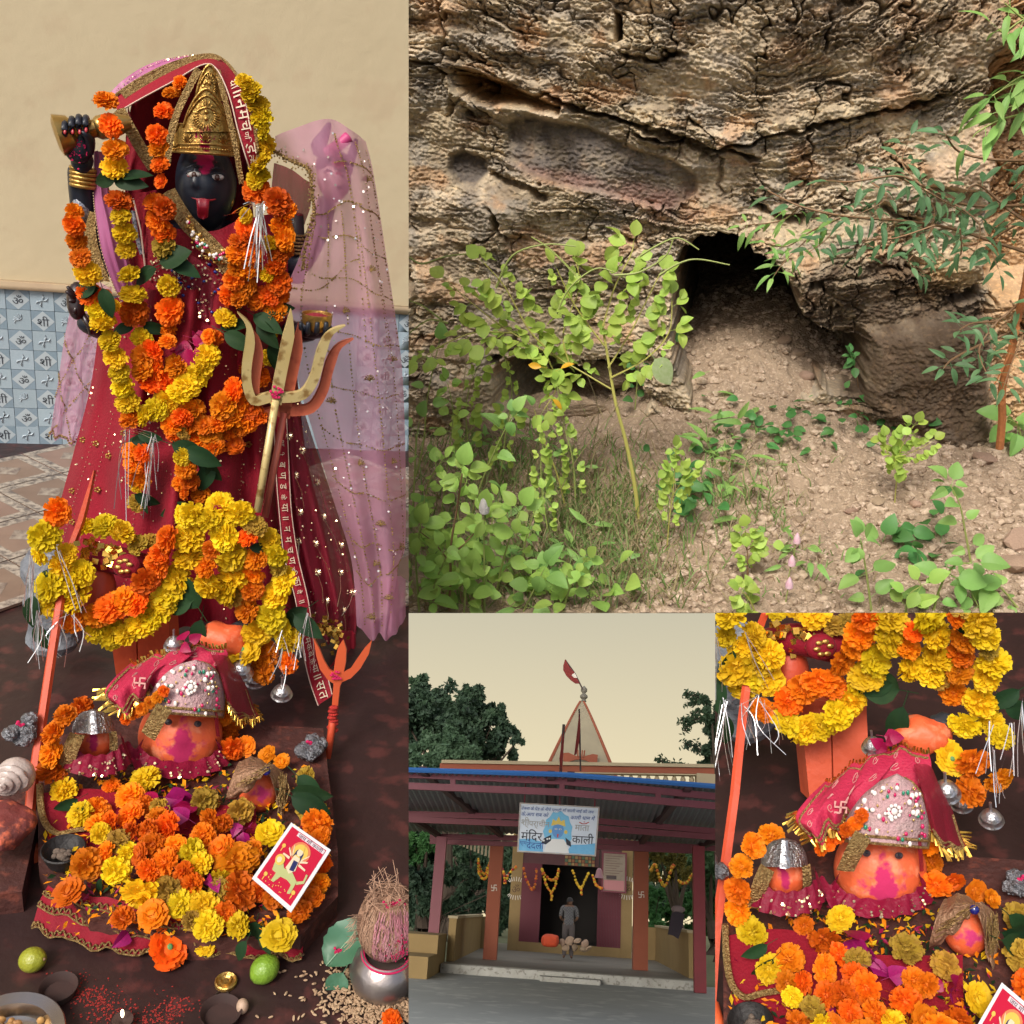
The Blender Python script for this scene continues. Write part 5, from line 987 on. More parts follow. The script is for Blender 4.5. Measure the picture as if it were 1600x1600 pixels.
# ------------------------------------------------------------------ marigolds, leaves, cloth
C_Y, C_Y2, C_O, C_O2 = (.83, .60, .010), (.72, .48, .012), (.85, .235, .004), (.70, .14, .004)
M_MY = mat('marigold_yellow', C_Y, .65, c2=C_Y2, scale=1.6, sharp=.1, rnd=.2, trans=.25, spec=.3); M_MO = mat('marigold_orange', C_O, .65, c2=C_O2, scale=1.6, sharp=.1, rnd=.26, trans=.25, spec=.3)
M_CAL = mat('calyx_green', (.10, .26, .08), .6)
def marigold_geo(seed, n=95, open_=0.0, hole=0.0):
    q = random.Random(seed); g = G(); g.ball((0, 0, -.05), (.62, .62, .45), 10, 7)
    for i in range(n):
        t = (i + .5) / n; th = math.acos(1 - t * (1.25 - .25 * open_)) * (1 if not open_ else .95); a = i * 2.39996 + q.uniform(-.25, .25)
        if hole and th < hole: continue
        d = V((math.sin(th) * math.cos(a), math.sin(th) * math.sin(a), math.cos(th)))
        tg = V((-math.sin(a), math.cos(a), 0)); tg = (tg + d.cross(tg) * q.uniform(-1.2, 1.2) * (1 - open_)).normalized(); oth = d.cross(tg)
        R = q.uniform(.86, 1.06) * (1 if th > .5 else .94); w = q.uniform(.13, .21) * (1 + .5 * open_); squash = V((1, 1, .78 - .25 * open_))
        rows = []
        for k, (rr, ww) in enumerate(((.42, .45), (.78, 1.0), (1.0, .95))):
            row = []
            for j in (-1, 0, 1):
                p = d * (R * rr * (1 + (.05 * q.uniform(-1, 1) if k == 2 else 0))) + tg * (w * ww * j) + oth * (.05 * (abs(j) - .5) + q.uniform(-.03, .03) + (.06 if k == 2 else 0) * q.uniform(-1, 1))
                row.append(V((p.x * squash.x, p.y * squash.y, p.z * squash.z)))
            rows.append(row)
        g.grid(rows)
    return g
def calyx(g): g.k = 1; g.lathe([(.12, -.75), (.2, -.55), (.22, -.3), (.1, -.2)], 8); g.k = 0; return g
MG = {'y': [mesh_of('marigold', marigold_geo(s), [M_MY, M_CAL], smooth=180) for s in range(4)], 'o': [mesh_of('marigold', marigold_geo(10 + s), [M_MO, M_CAL], smooth=180) for s in range(4)],
      'Y': [mesh_of('marigold', marigold_geo(20 + s, 46, .8), [M_MY, M_CAL], smooth=180) for s in range(2)], 'O': [mesh_of('marigold', marigold_geo(30 + s, 46, .8), [M_MO, M_CAL], smooth=180) for s in range(2)]}
M_MD = mat('marigold_dull', (.50, .33, .02), .8, c2=(.34, .18, .03), scale=2.5, sharp=.2, rnd=.2, trans=.2); MG['d'] = [mesh_of('marigold', marigold_geo(40 + s, 90), [M_MD, M_CAL], smooth=180) for s in range(2)]
for k, m in (('y', M_MY), ('o', M_MO)):                      # seen from behind: the green cup shows
    g = marigold_geo(60, 60, .5, .45); g.k = 1; g.lathe([(.0, .42), (.13, .46), (.15, .3), (.2, .1)], 8); MG[k + 'c'] = [mesh_of('marigold', g, [m, M_CAL], smooth=180)]
def bloom(F, col, p, r, q, parent=None, axis=None, tilt=.45):
    ax = axis or (-F.fwd + V((0, 0, .25)))
    ax = (ax.normalized() + F.right * q.gauss(0, tilt) + F.up * q.gauss(0, tilt)).normalized()
    R = basis(ax) @ Matrix.Rotation(q.uniform(0, 6.28), 3, 'Z'); s = r * q.uniform(.92, 1.08)
    return inst('marigold', MG[col][q.randrange(len(MG[col]))], TRS(p, R, (s * q.uniform(.88, 1.12), s * q.uniform(.8, 1.05), s * q.uniform(.7, 1.05))), parent, F)
M_MANGO = mat('leaf_garland', (.010, .034, .012), .6, c2=(.018, .05, .016), scale=4, rnd=.25, trans=.05, spec=.18)
M_BETEL = mat('leaf_betel', (.075, .20, .13), .45, c2=(.05, .14, .07), scale=5, trans=.15)
LFS = {'mango': mesh_of('leaf', leaf_geo(.26, .28, .3, n=8, tip=.85), M_MANGO), 'wide': mesh_of('leaf', leaf_geo(.42, .2, .2, n=8, tip=.8), M_MANGO)}
def fleaf(F, kind, p, L, ang, q, parent=None, name='leaf'):   # ang: screen direction in degrees, 0 right, 90 up
    a = math.radians(ang); ax = F.right * math.cos(a) + F.up * math.sin(a) + F.fwd * q.uniform(-.3, .3); n = -F.fwd + F.right * q.uniform(-.5, .5) + F.up * q.uniform(-.4, .5)
    ax.normalize(); n = (n - ax * n.dot(ax)).normalized(); return inst(name, LFS[kind], TRS(p, Matrix((ax.cross(n), ax, n)).transposed(), L), parent, F)
M_ROSE = mat('rose_petal', (.42, .004, .09), .5, c2=(.28, .002, .05), scale=8, trans=.25); M_ROSE2 = mat('petal_magenta', (.40, .01, .16), .5, c2=(.25, .005, .10), scale=8, trans=.2)
PET = [mesh_of('petal', leaf_geo(.45, .25 + .15 * k, .35, n=5, tip=.6), m) for k, m in enumerate((M_ROSE, M_ROSE2))]
def petal(F, p, L, q, parent=None, k=None):
    ax = V((q.gauss(0, 1), q.gauss(0, 1), q.gauss(0, .7))).normalized(); n = (-F.fwd + V((q.gauss(0, .5), q.gauss(0, .5), .3))); n = (n - ax * n.dot(ax)).normalized()
    return inst('petal', PET[q.randrange(2) if k is None else k], TRS(p, Matrix((ax.cross(n), ax, n)).transposed(), L), parent, F)
def sheet(P, rows, nu=36, nv=28, amp=0., n=5, ph=0., flare=1., push=None):   # cloth over control rows (px, py, depth); folds run down the rows
    R = [[P(*c) for c in r] for r in rows]; mid = [spl([tuple(p) for p in r], nu) for r in R]
    out = []
    cols = [spl([mid[i][j] for i in range(len(R))], nv) for j in range(nu)]
    for i in range(nv):
        v = i / (nv - 1); row = []
        for j in range(nu):
            u = j / (nu - 1); a = amp * (.35 + .65 * v ** flare); d = a * (math.sin(2 * math.pi * n * u + ph + 1.3 * math.sin(3 * v + ph)) + .5 * math.sin(2 * math.pi * n * 1.7 * u + 2 * ph + 2 * v) + .35 * pn(u * n * 3, v * 4 + ph, 5))
            row.append(V(cols[j][i]) + V((0, d, .15 * d)) + (push(u, v) if push else V((0, 0, 0))))
        out.append(row)
    return out
def at_uv(S, u, v):
    nv, nu = len(S), len(S[0]); a = min(max(v, 0), .9999) * (nv - 1); b = min(max(u, 0), .9999) * (nu - 1); i, j = int(a), int(b); s, t = a - i, b - j
    return (S[i][j] * (1 - t) + S[i][j + 1] * t) * (1 - s) + (S[i + 1][j] * (1 - t) + S[i + 1][j + 1] * t) * s
def discs(F, pts, r, lift, q, n=6):                     # sequins: little tilted discs
    g = G()
    for p in pts:
        ax = (-F.fwd + F.right * q.gauss(0, .35) + F.up * q.gauss(0, .35)).normalized(); M = basis(ax); c = p - F.fwd * lift; rr = r * q.uniform(.7, 1.3)
        g.add([c + M @ V((rr * math.cos(6.2832 * k / n), rr * math.sin(6.2832 * k / n), 0)) for k in range(n)], [tuple(range(n))])
    return g
def uvline(S, a, b, n): return [at_uv(S, a[0] + (b[0] - a[0]) * i / (n - 1), a[1] + (b[1] - a[1]) * i / (n - 1)) for i in range(n)]
def strip(S, a, b, w, F, lift=.004, n=24):              # flat ribbon lying on a cloth between two uv points (or along a uv list)
    uv = [a, b] if b is not None else a; L = [V((x, y, 0)) for x, y in uv]
    Q = [V(p) for p in spl([tuple(p) for p in L], n)]; P = [at_uv(S, p.x, p.y) - F.fwd * lift for p in Q]; rows = []
    for i, p in enumerate(P):
        d = (P[min(i + 1, n - 1)] - P[max(i - 1, 0)]).normalized(); s = d.cross(F.fwd).normalized() * w / 2; rows.append([p - s, p + s])
    return rows
def glyphs_along(F, P, txt, h, lift, flip=False):        # separate letters set along a path of points
    g = G(); tot = [0]
    for i in range(len(P) - 1): tot.append(tot[-1] + (P[i + 1] - P[i]).length)
    for k, s in enumerate(txt):
        t = (k + .5) / len(txt) * tot[-1]; i = max(j for j in range(len(tot)) if tot[j] <= t); i = min(i, len(P) - 2); d = P[i + 1] - P[i]; p = P[i] + d * ((t - tot[i]) / max(1e-6, d.length)); ax = d.normalized() * (-1 if flip else 1); up = (-F.fwd).cross(ax)
        vs, fs, hh = text_geo(s, 1.0); sc = h / max(hh, .2); sc = min(sc, tot[-1] / len(txt) * .95)
        g.add([p - F.fwd * lift + ax * v.x * sc + up * v.y * sc for v in vs], fs)
    return g
M_GOLD = mat('gold', (.62, .40, .12), .32, metal=.85, c2=(.45, .27, .07), scale=30, sharp=.2, bump=.25, bscale=90)
M_GOLDT = mat('gold_trim', (.60, .42, .17), .38, metal=.6, c2=(.22, .12, .04), scale=160, sharp=.6, bump=.8, bscale=220)
M_GOLDF = mat('gold_foil', (.80, .52, .10), .22, metal=.9, c2=(.50, .25, .04), scale=60, sharp=.4)
M_SEQ = mat('sequin', (.85, .66, .40), .2, metal=.8, rnd=.1); M_SILV = mat('silver', (.62, .62, .63), .28, metal=.9, c2=(.38, .38, .40), scale=30, bump=.3, bscale=80)
M_TINS = mat('tinsel', (.80, .82, .85), .25, metal=.7); M_RED = mat('red_cloth', (.30, .006, .02), .65, c2=(.21, .004, .015), scale=5, sharp=.2, sheen=.4, bump=.25, bscale=160)
M_REDB = mat('red_velvet', (.27, .005, .02), .7, c2=(.19, .004, .014), scale=4, sheen=.5, bump=.2, bscale=160); M_REDN = mat('red_net', (.30, .008, .03), .6, c2=(.21, .005, .022), scale=5, bump=.3, bscale=200, trans=.2, alpha=.86)
M_PINK = mat('pink_net', (.84, .44, .62), .5, c2=(.78, .36, .56), scale=3, sharp=.2, trans=.6, alpha=.66, bump=.2, bscale=240); M_PURP = mat('mauve_satin', (.46, .15, .30), .35, c2=(.38, .11, .25), scale=4, sheen=.3, trans=.1)
M_SAFF = mat('vermilion_paint', (.84, .155, .05), .5, c2=(.66, .095, .03), scale=9, sharp=.25, bump=.3, bscale=24, c3=(.82, .24, .12)); M_SAFD = mat('vermilion_iron', (.60, .075, .022), .55, c2=(.42, .05, .02), scale=8, bump=.15, bscale=40)
M_GULAL = mat('gulal_powder', (.52, .012, .10), .95, c2=(.42, .01, .07), scale=30, sharp=.3); M_BLK = mat('idol_black', (.012, .016, .027), .42, coat=.08, spec=.45)
def tinsel(name, lab, F, P, hanks, q, w=.0009, parent=None):
    g = G()
    for (a, b, n, sag) in hanks:
        for k in range(n):
            p0 = P(*a) + V((q.gauss(0, .004), q.gauss(0, .004), q.gauss(0, .004))); p1 = P(*b) + V((q.gauss(0, .014), q.gauss(0, .01), q.gauss(0, .02))); mid = (p0 + p1) / 2 + V((q.gauss(0, sag), q.gauss(0, sag * .6), q.gauss(0, sag)))
            L = [V(p) for p in spl([tuple(p0), tuple(mid), tuple(p1)], 9)]; s = (F.right * math.cos(k) + F.fwd * math.sin(k)) * w; g.grid([[p - s, p + s] for p in L])
    if parent: return part(name, parent, g, M_TINS, smooth=0, kind='stuff')
    o = solo(F, name, g, M_TINS, lab, 'tinsel', smooth=0); o['group'] = 'silver tinsel streamers'; return o
# ------------------------------------------------------------------ the altar in front, built for the large view and again for the close view
class Alt:
    def __init__(s, F, zk, ps, mp, where, main): s.F, s.zk, s.ps, s.mp, s.where, s.main = F, zk, ps, mp, where, main; s.q = random.Random(33)
    def P(s, px, py, z): return s.F.Z(*s.mp(px, py), z * s.zk)
    def PY(s, px, py, Y): return s.P(px, py, FL.Y(px, py, Y).z)
    def m(s, p): return s.F.m(p) * s.ps
    def px(s, p): return 1
MAPY = [(700, 800), (800, 925), (950, 1078), (1000, 1150), (1040, 1226), (1150, 1360), (1235, 1455), (1285, 1535), (1400, 1690), (1600, 1950)]
def mapB(x, y):
    for (a, b), (c, d) in zip(MAPY, MAPY[1:]):
        if y <= c or c == 1600: return 1375 + 1.1 * (x - 282), b + (d - b) * (y - a) / (c - a)
AL = Alt(FL, 1.0, 1.0, lambda x, y: (x, y), 'in left panel', True)
AB = Alt(FB, 1.12, 1.1, mapB, 'in lower right panel', False)
ZF = -1.5
# colour, x, y, radius, words: loose blooms lying over the altar (large view pixels)
LOOSE = [('o', 128, 1105, 17), ('o', 102, 1118, 18), ('o', 85, 1145, 19), ('o', 80, 1178, 20), ('o', 80, 1206, 20), ('y', 100, 1236, 20), ('y', 125, 1272, 19), ('o', 153, 1262, 19), ('o', 150, 1286, 18), ('o', 174, 1228, 14), ('o', 203, 1244, 20), ('y', 226, 1218, 20), ('y', 157, 1302, 15), ('o', 172, 1285, 17), ('d', 186, 1315, 17), ('o', 204, 1272, 19), ('o', 246, 1278, 19), ('o', 230, 1300, 20), ('o', 262, 1292, 20), ('d', 250, 1262, 17), ('o', 226, 1258, 15), ('o', 165, 1332, 17), ('y', 201, 1334, 18), ('y', 182, 1360, 20), ('O', 218, 1336, 18), ('o', 258, 1346, 24), ('o', 287, 1361, 15), ('y', 300, 1332, 19), ('y', 313, 1350, 17), ('o', 318, 1306, 20), ('O', 345, 1328, 22), ('d', 320, 1252, 22), ('d', 375, 1268, 20), ('Y', 421, 1304, 24), ('o', 370, 1346, 30), ('o', 138, 1350, 24), ('O', 108, 1394, 26), ('y', 222, 1396, 28), ('O', 240, 1430, 23), ('o', 192, 1434, 19), ('y', 282, 1412, 22), ('y', 302, 1404, 18), ('y', 320, 1418, 22), ('y', 325, 1446, 20), ('o', 375, 1392, 26), ('d', 342, 1392, 18), ('o', 352, 1428, 20), ('y', 372, 1446, 19), ('yc', 322, 1476, 17), ('oc', 263, 1482, 29), ('Y', 437, 1462, 27), ('d', 485, 1260, 22), ('o', 496, 1287, 25), ('o', 500, 1311, 18), ('o', 503, 1350, 16), ('o', 497, 1380, 17), ('O', 488, 1404, 20), ('o', 468, 1424, 19), ('o', 430, 1400, 19), ('d', 478, 1216, 18), ('o', 362, 1170, 18), ('O', 385, 1166, 18), ('O', 418, 1180, 17), ('O', 440, 1190, 14), ('o', 344, 1092, 15), ('o', 350, 1116, 17), ('o', 355, 1138, 17), ('O', 349, 1156, 17), ('o', 300, 1382, 17), ('o', 405, 1395, 18), ('o', 330, 1282, 18), ('d', 262, 1390, 20), ('o', 348, 1288, 16), ('o', 276, 1322, 19), ('o', 232, 1360, 18), ('y', 345, 1372, 16), ('o', 205, 1300, 17), ('o', 240, 1320, 17), ('d', 300, 1438, 16), ('o', 395, 1330, 18)]
LANDM = [((147, 1155), 'silver crowned idol'), ((282, 1150), 'main idol'), ((403, 1232), 'turbaned idol'), ((455, 1355), 'picture card'), ((22, 1330), 'sword hilt'), ((100, 1340), 'dark incense bowl'), ((437, 1500), 'right hand lime'), ((240, 1500), 'gold cloth border'), ((270, 1290), 'heap centre')]
CN = {'y': 'yellow', 'o': 'orange', 'Y': 'open yellow', 'O': 'loose petalled orange', 'd': 'fading dull yellow', 'yc': 'upturned yellow', 'oc': 'upturned orange'}
def whereabouts(x, y):
    (lx, ly), nm = min(LANDM, key=lambda l: math.hypot(l[0][0] - x, l[0][1] - y)); dx, dy = x - lx, y - ly
    return f"{'right of' if dx > 0 else 'left of'} the {nm}" if abs(dx) > 1.3 * abs(dy) else (f"below the {nm}" if dy > 0 else f"above the {nm}") if abs(dy) > 1.3 * abs(dx) else f"{'lower' if dy > 0 else 'upper'} {'right' if dx > 0 else 'left'} of the {nm}"
NTH = ['', ' nearest', ' second nearest', ' third nearest', ' fourth nearest', ' fifth nearest', ' sixth nearest', ' farthest']
def loose(A):
    F, q = A.F, A.q; seen = {}
    order = sorted(LOOSE, key=lambda b: min(math.hypot(l[0][0] - b[1], l[0][1] - b[2]) for l in LANDM)); info = []
    for c, x, y, r in order:
        k = (CN[c], whereabouts(x, y)); seen[k] = seen.get(k, 0) + 1; info.append((c, x, y, r, k, seen[k]))
    for c, x, y, r, k, n in info:
        if not A.main and y > 1385: continue
        z = ZF + .085 + .05 * math.exp(-((x - 260) / 150) ** 2 - ((y - 1320) / 90) ** 2)
        if y > 1470: z = ZF + .03
        if y < 1165 and x > 330: z = FL.Y(x, y, 1.93).z
        elif y < 1215 and x < 110: z = FL.Y(x, y, 1.78).z
        p = A.P(x, y, z); o = bloom(F, c, p, r * 1.12 * A.m(p), q, axis=-F.fwd * .8 + V((0, 0, .7)), tilt=.4)
        nth = NTH[min(n, 7)] if seen[k] > 1 else ''
        props(o, f"{k[0]} marigold {k[1]}{nth} {A.where}", 'marigold', 'loose marigolds on the altar')
def string(A, name, lab, items, Y, tilt=.4, P=None, rs=1.0):     # a garland: items (colour, px, py, radius[, depth])
    F, q = A.F, A.q; pf = P or A.PY; it0 = items[len(items) // 2]
    t = thing(F, 'garland', lab, 'garland', pf(it0[1], it0[2], Y), 'marigold garlands')
    for it in items:
        c, x, y, r = it[:4]; d = it[4] if len(it) > 4 else 0; p = pf(x, y, Y + d + q.uniform(-.012, .012)); k = A.m(p)
        if c == 'L': fleaf(F, 'wide', p, r * k * 2, q.uniform(0, 360), q, t)
        elif c == 'l': fleaf(F, 'mango', p, r * k * 2, it[5] if len(it) > 5 else q.uniform(0, 360), q, t)
        elif c == 'P': petal(F, p, r * k, q, t, 0)
        else: bloom(F, c, p, r * k * rs, q, t, tilt=tilt)
    return t
def altar(A):
    F, q, P, PY = A.F, A.q, A.P, A.PY; W = ' ' + A.where
    def el(g, c, rx, ry, rz, seg=18, rings=12, fn=None): k = A.m(c); return g.ball(c, (rx * k, rz * k, ry * k), seg, rings, M=basis_cam, fn=fn)
    basis_cam = Matrix((F.right, F.fwd, F.up)).transposed()
    # masonry ledge under the idols
    poly = [(58, 1160), (200, 1120), (505, 1138), (512, 1200), (528, 1330), (528, 1400), (490, 1440), (470, 1462), (300, 1466), (140, 1440), (60, 1350)]
    g = G(); zt = (ZF + .055) * A.zk; pts = [F.Z(*A.mp(x, y), zt) for x, y in poly]; g.prism(pts, V((0, 0, ZF * A.zk - zt - .01)))
    led = solo(F, 'masonry_ledge', g, MATS['ledge_red'] if 'ledge_red' in MATS else mat('ledge_red', (.085, .022, .016), .7, c2=(.04, .014, .012), scale=9, sharp=.2, c3=(.14, .035, .022), bump=.4, bscale=40), 'worn red masonry ledge under the flowers' + W, 'ledge')
    # gold edged cloth spread over the ledge
    rows = [[(60, 1240, ZF + .085), (75, 1310, ZF + .07), (110, 1345, ZF + .065)], [(150, 1235, ZF + .09), (150, 1310, ZF + .075), (160, 1350, ZF + .07)], [(260, 1260, ZF + .09), (260, 1320, ZF + .075), (260, 1360, ZF + .07)], [(400, 1260, ZF + .08), (400, 1320, ZF + .07), (400, 1360, ZF + .065)]]
    S = sheet(P, rows, 16, 24, .006, 2); t = thing(F, 'altar_cloth', 'dark red altar cloth with a curved gold left border' + W, 'cloth', S[8][8]); part('cloth', t, G().grid(S), M_REDB, smooth=180)
    E_ = [P(*c) for c in ((62, 1225, ZF + .1), (64, 1262, ZF + .09), (72, 1288, ZF + .085), (90, 1302, ZF + .085), (112, 1298, ZF + .085), (140, 1294, ZF + .085))]; E_ = [V(p) for p in spl([tuple(p) for p in E_], 24)]; k = A.m(E_[0])
    g = G(); g.tube(E_, 5 * k, 8, flat=.35); part('gold_border', t, g, M_GOLDT, smooth=180)
    if A.main:
        rows = [[(75, 1385, ZF + .07), (200, 1410, ZF + .07), (330, 1440, ZF + .065), (470, 1430, ZF + .05)], [(62, 1410, ZF + .04), (190, 1450, ZF + .045), (330, 1472, ZF + .04), (475, 1465, ZF + .03)], [(50, 1450, ZF + .012), (180, 1487, ZF + .012), (320, 1490, ZF + .012), (472, 1498, ZF + .012)]]
        S = sheet(P, rows, 60, 20, .006, 7, 1.0); t = thing(F, 'altar_cloth', 'red cloth with scalloped gold lace hanging over the front of the ledge', 'cloth', S[8][8]); part('cloth', t, G().grid(S), M_REDB, smooth=180)
        g = G(); k = A.m(S[19][30])
        for v in (.25, .55, .93):
            for i in range(44):
                if v < .6 and i > 26: continue
                u = (i + .5) / 44; a = [at_uv(S, u - .011 + .022 * j / 6, v - .09 * math.sin(math.pi * j / 6)) - F.fwd * .004 for j in range(7)]; g.tube(a, 1.5 * k, 4)
        for v in (.28, .58, .97): g.tube([at_uv(S, u / 40, v) - F.fwd * .004 for u in range(0, 41 if v > .6 else 24)], 1.8 * k, 4)
        part('gold_lace', t, g, M_GOLDT, kind='stuff')
    loose(A)
    qq = random.Random(77); gs = [G(), G(), G(), G()]                # torn petals and bits of leaf between the blooms
    for _ in range(2600):
        x, y = 275 + qq.gauss(0, 105), 1320 + qq.gauss(0, 75)
        if not (70 < x < 515 and 1190 < y < 1462): continue
        p = P(x, y, ZF + .062 + .02 * qq.random()); L = A.m(p) * qq.uniform(3.5, 8); a = V((qq.gauss(0, 1), qq.gauss(0, 1), qq.gauss(0, .45))).normalized(); b = a.cross(V((qq.gauss(0, .4), qq.gauss(0, .4), 1))).normalized() * .4
        gs[qq.choice((0, 0, 0, 1, 1, 2, 2, 3))].add([p - a * L, p + b * L + V((0, 0, .3 * L)), p + a * L, p - b * L], [(0, 1, 2, 3)])
    for gg, mm, nm, ds in zip(gs, (M_MO, M_MY, M_MANGO, M_ROSE), ('orange', 'yellow', 'leaf green', 'crimson'), range(4)): solo(F, 'petal_litter', gg, mm, f'scattered {nm} scraps between the marigolds{W}', 'petals', kind='stuff', smooth=0)
    # ---- main idol: vermilion stone face, jewelled mitre, red ruff
    Yf = 1.86; c = PY(282, 1150, Yf + .05); k = A.m(c)
    t = thing(F, 'stone_idol', 'largest vermilion stone face wearing a grey jewelled mitre' + W, 'idol', c + V((0, 0, -70 * k)))
    g = G(); el(g, c, 64, 64, 50, 28, 20, lambda d: 1 + .05 * math.exp(-(d.x / .25) ** 2 - ((d.z + .1) / .4) ** 2) * (1 if d.y < 0 else 0)); kk_ = k; part('stone_face', t, g, stain('main_face_paint' + A.F.__class__.__name__ + str(A.main), 'vermilion_paint', (.50, .02, .11), [(4 * k, 90 * k, 11 * k, 34 * k, .8), (0, 60 * k, 14 * k, 26 * k, .62), (-16 * k, 84 * k, 26 * k, 18 * k, .42), (22 * k, 84 * k, 26 * k, 18 * k, .42)]), smooth=180)
    for ex, ey in ((263, 1128), (309, 1131)):
        g = G(); el(g, PY(ex, ey, Yf - .005), 6, 5, 3, 10, 7); part('eye', t, g, mat('eye_grey', (.12, .09, .10), .5, c2=(.02, .02, .025), scale=80) if 'eye_grey' not in MATS else MATS['eye_grey'], smooth=180)
        g = G(); el(g, PY(ex + .5, ey - .5, Yf - .014), 2.4, 2.6, 2, 8, 6); part('pupil', t, g, M_BLK, smooth=180)
    # mitre
    rows = []
    for i in range(15):
        v = i / 14; row = []
        for j in range(25):
            a = math.pi * (j / 24); hw = 62 * (1 - v ** 2.1) ** .55 + 1; cx = 286 + 20 * v; yb = 1117 - 86 * v + 5 * math.cos(a) * (1 - v) * -1
            row.append(PY(cx - math.cos(a) * hw, yb, Yf + .05 - .105 * math.sin(a) * (1 - .75 * v)))
        rows.append(row)
    mit = part('mitre', t, G().grid(rows), mat('mitre_cloth', (.42, .33, .31), .6, c2=(.56, .30, .34), scale=18, sharp=.3, bump=.6, bscale=140) if 'mitre_cloth' not in MATS else MATS['mitre_cloth'], smooth=180)
    def onm(u, v, lift=.006): return at_uv(rows, u, v) - F.fwd * lift * (1 if A.main else 1.2)
    for mname, cc, n, seed in (('pearl', (.80, .74, .70), 26, 1), ('ruby', (.50, .01, .10), 22, 2), ('emerald', (.02, .22, .13), 10, 3), ('gilt', (.62, .42, .14), 40, 4)):
        qq = random.Random(seed); g = G()
        for _ in range(n): u, v = qq.uniform(.14, .86), qq.uniform(.06, .9); r = (3.2 if mname == 'pearl' else 2.4 if mname != 'gilt' else 1.5) * qq.uniform(.7, 1.25); el(g, onm(u, v), r, r * qq.uniform(.9, 1.5), r * .7, 8, 6)
        part(mname + '_beads', t, g, mat(mname, cc, .2, metal=.7 if mname == 'gilt' else 0, coat=.5) if mname not in MATS else MATS[mname], smooth=180, kind='stuff')
    g = G(); b0 = onm(.52, .52, .008)
    for kx in range(9): a = 6.2832 * kx / 9; el(g, b0 + F.right * math.cos(a) * 8 * k + F.up * math.sin(a) * 8 * k, 3, 3, 2.2, 8, 6)
    el(g, b0, 5, 5, 3, 10, 7); part('brooch', t, g, MATS['pearl'], smooth=180, label='round pearl brooch on the mitre')
    g = G()
    for v in (.02, .12): g.tube([onm(u / 30, v, .004) for u in range(1, 30)], 2.0 * k, 6)
    g.tube([onm(.97 - .03 * i / 20, .02 + .95 * i / 20, .003) for i in range(21)], 1.8 * k, 5); part('braid', t, g, M_GOLDT, kind='stuff')
    def strap(name, pts, w, parent, m=M_GOLDT):
        L = [V(p) for p in spl([tuple(PY(*p)) for p in pts], 12)]; rr = []
        for i, p in enumerate(L): d = (L[min(i + 1, 11)] - L[max(i - 1, 0)]).normalized(); s = d.cross(F.fwd).normalized() * w * k / 2; rr.append([p - s - F.fwd * .002, p - F.fwd * .006, p + s - F.fwd * .002])
        part(name, parent, G().grid(rr), m, smooth=180)
    strap('gold_strap', [(258, 1104, Yf - .07), (245, 1125, Yf - .085), (232, 1150, Yf - .07)], 24, t); strap('gold_strap', [(334, 1098, Yf - .0), (338, 1120, Yf - .01), (341, 1150, Yf - .0)], 6, t, M_REDN)
    # ruffed collar
    def ruff(parent, cx, cy, rx, ry, Y, m, seed, h=26):
        rr = []; qq = random.Random(seed)
        for i in range(7):
            v = i / 6; row = []
            for j in range(61):
                a = math.pi * (-.12 + 1.24 * j / 60); f = 1 + (.03 + .08 * v) * math.sin(j * 1.15) ; row.append(PY(cx - math.cos(a) * (rx * .86 + rx * .2 * v) * f, cy + math.sin(a) * ry * .75 + (v - .1) * h + 1.5 * math.sin(j * .9 + v * 3), Y - .03 * math.sin(a) - .045 * v * math.sin(a)))
            rr.append(row)
        part('ruff', parent, G().grid(rr), m, smooth=180)
        part('sequins', parent, discs(F, [at_uv(rr, qq.uniform(.1, .9), qq.uniform(.25, .95)) for _ in range(46)], 1.7 * k, .006, qq), M_SEQ, kind='stuff', smooth=0)
    M_RF = mat('magenta_satin', (.24, .004, .032), .5, c2=(.16, .003, .02), scale=7, sheen=.3, bump=.25, bscale=90) if 'magenta_satin' not in MATS else MATS['magenta_satin']
    ruff(t, 281, 1166, 70, 36, Yf - .02, M_RF, 1)
    # red veil with gold fringe over the mitre
    v_ = thing(F, 'fringed_veil', 'red and pink veil with gold tinsel fringe thrown over the mitre' + W, 'veil', PY(270, 1060, Yf + .05))
    S1 = sheet(PY, [[(205, 1040, Yf + .10), (250, 1022, Yf + .12), (300, 1010, Yf + .13), (352, 1016, Yf + .12)], [(178, 1066, Yf + .02), (232, 1046, Yf + .06), (296, 1024, Yf + .10), (356, 1030, Yf + .10)], [(163, 1092, Yf - .02), (215, 1072, Yf + .0), (262, 1050, Yf + .07), (345, 1048, Yf + .09)], [(184, 1112, Yf - .02), (216, 1100, Yf - .02), (246, 1086, Yf + .05), (345, 1070, Yf + .09)]], 44, 28, .017, 4, .6)
    part('cloth', v_, G().grid(S1), mat('veil_pink_red', (.50, .03, .08), .55, c2=(.38, .012, .05), scale=6, sheen=.3, bump=.3, bscale=160) if 'veil_pink_red' not in MATS else MATS['veil_pink_red'], smooth=180)
    S2 = sheet(PY, [[(330, 1024, Yf + .08), (352, 1024, Yf + .09), (366, 1040, Yf + .12)], [(342, 1050, Yf + .03), (366, 1060, Yf + .06), (384, 1072, Yf + .11)], [(350, 1082, Yf + .02), (372, 1100, Yf + .04), (398, 1108, Yf + .1)], [(356, 1102, Yf + .02), (378, 1124, Yf + .03), (404, 1118, Yf + .08)]], 16, 18, .006, 2)
    part('side_fall', v_, G().grid(S2), M_REDN, smooth=180)
    g = G()
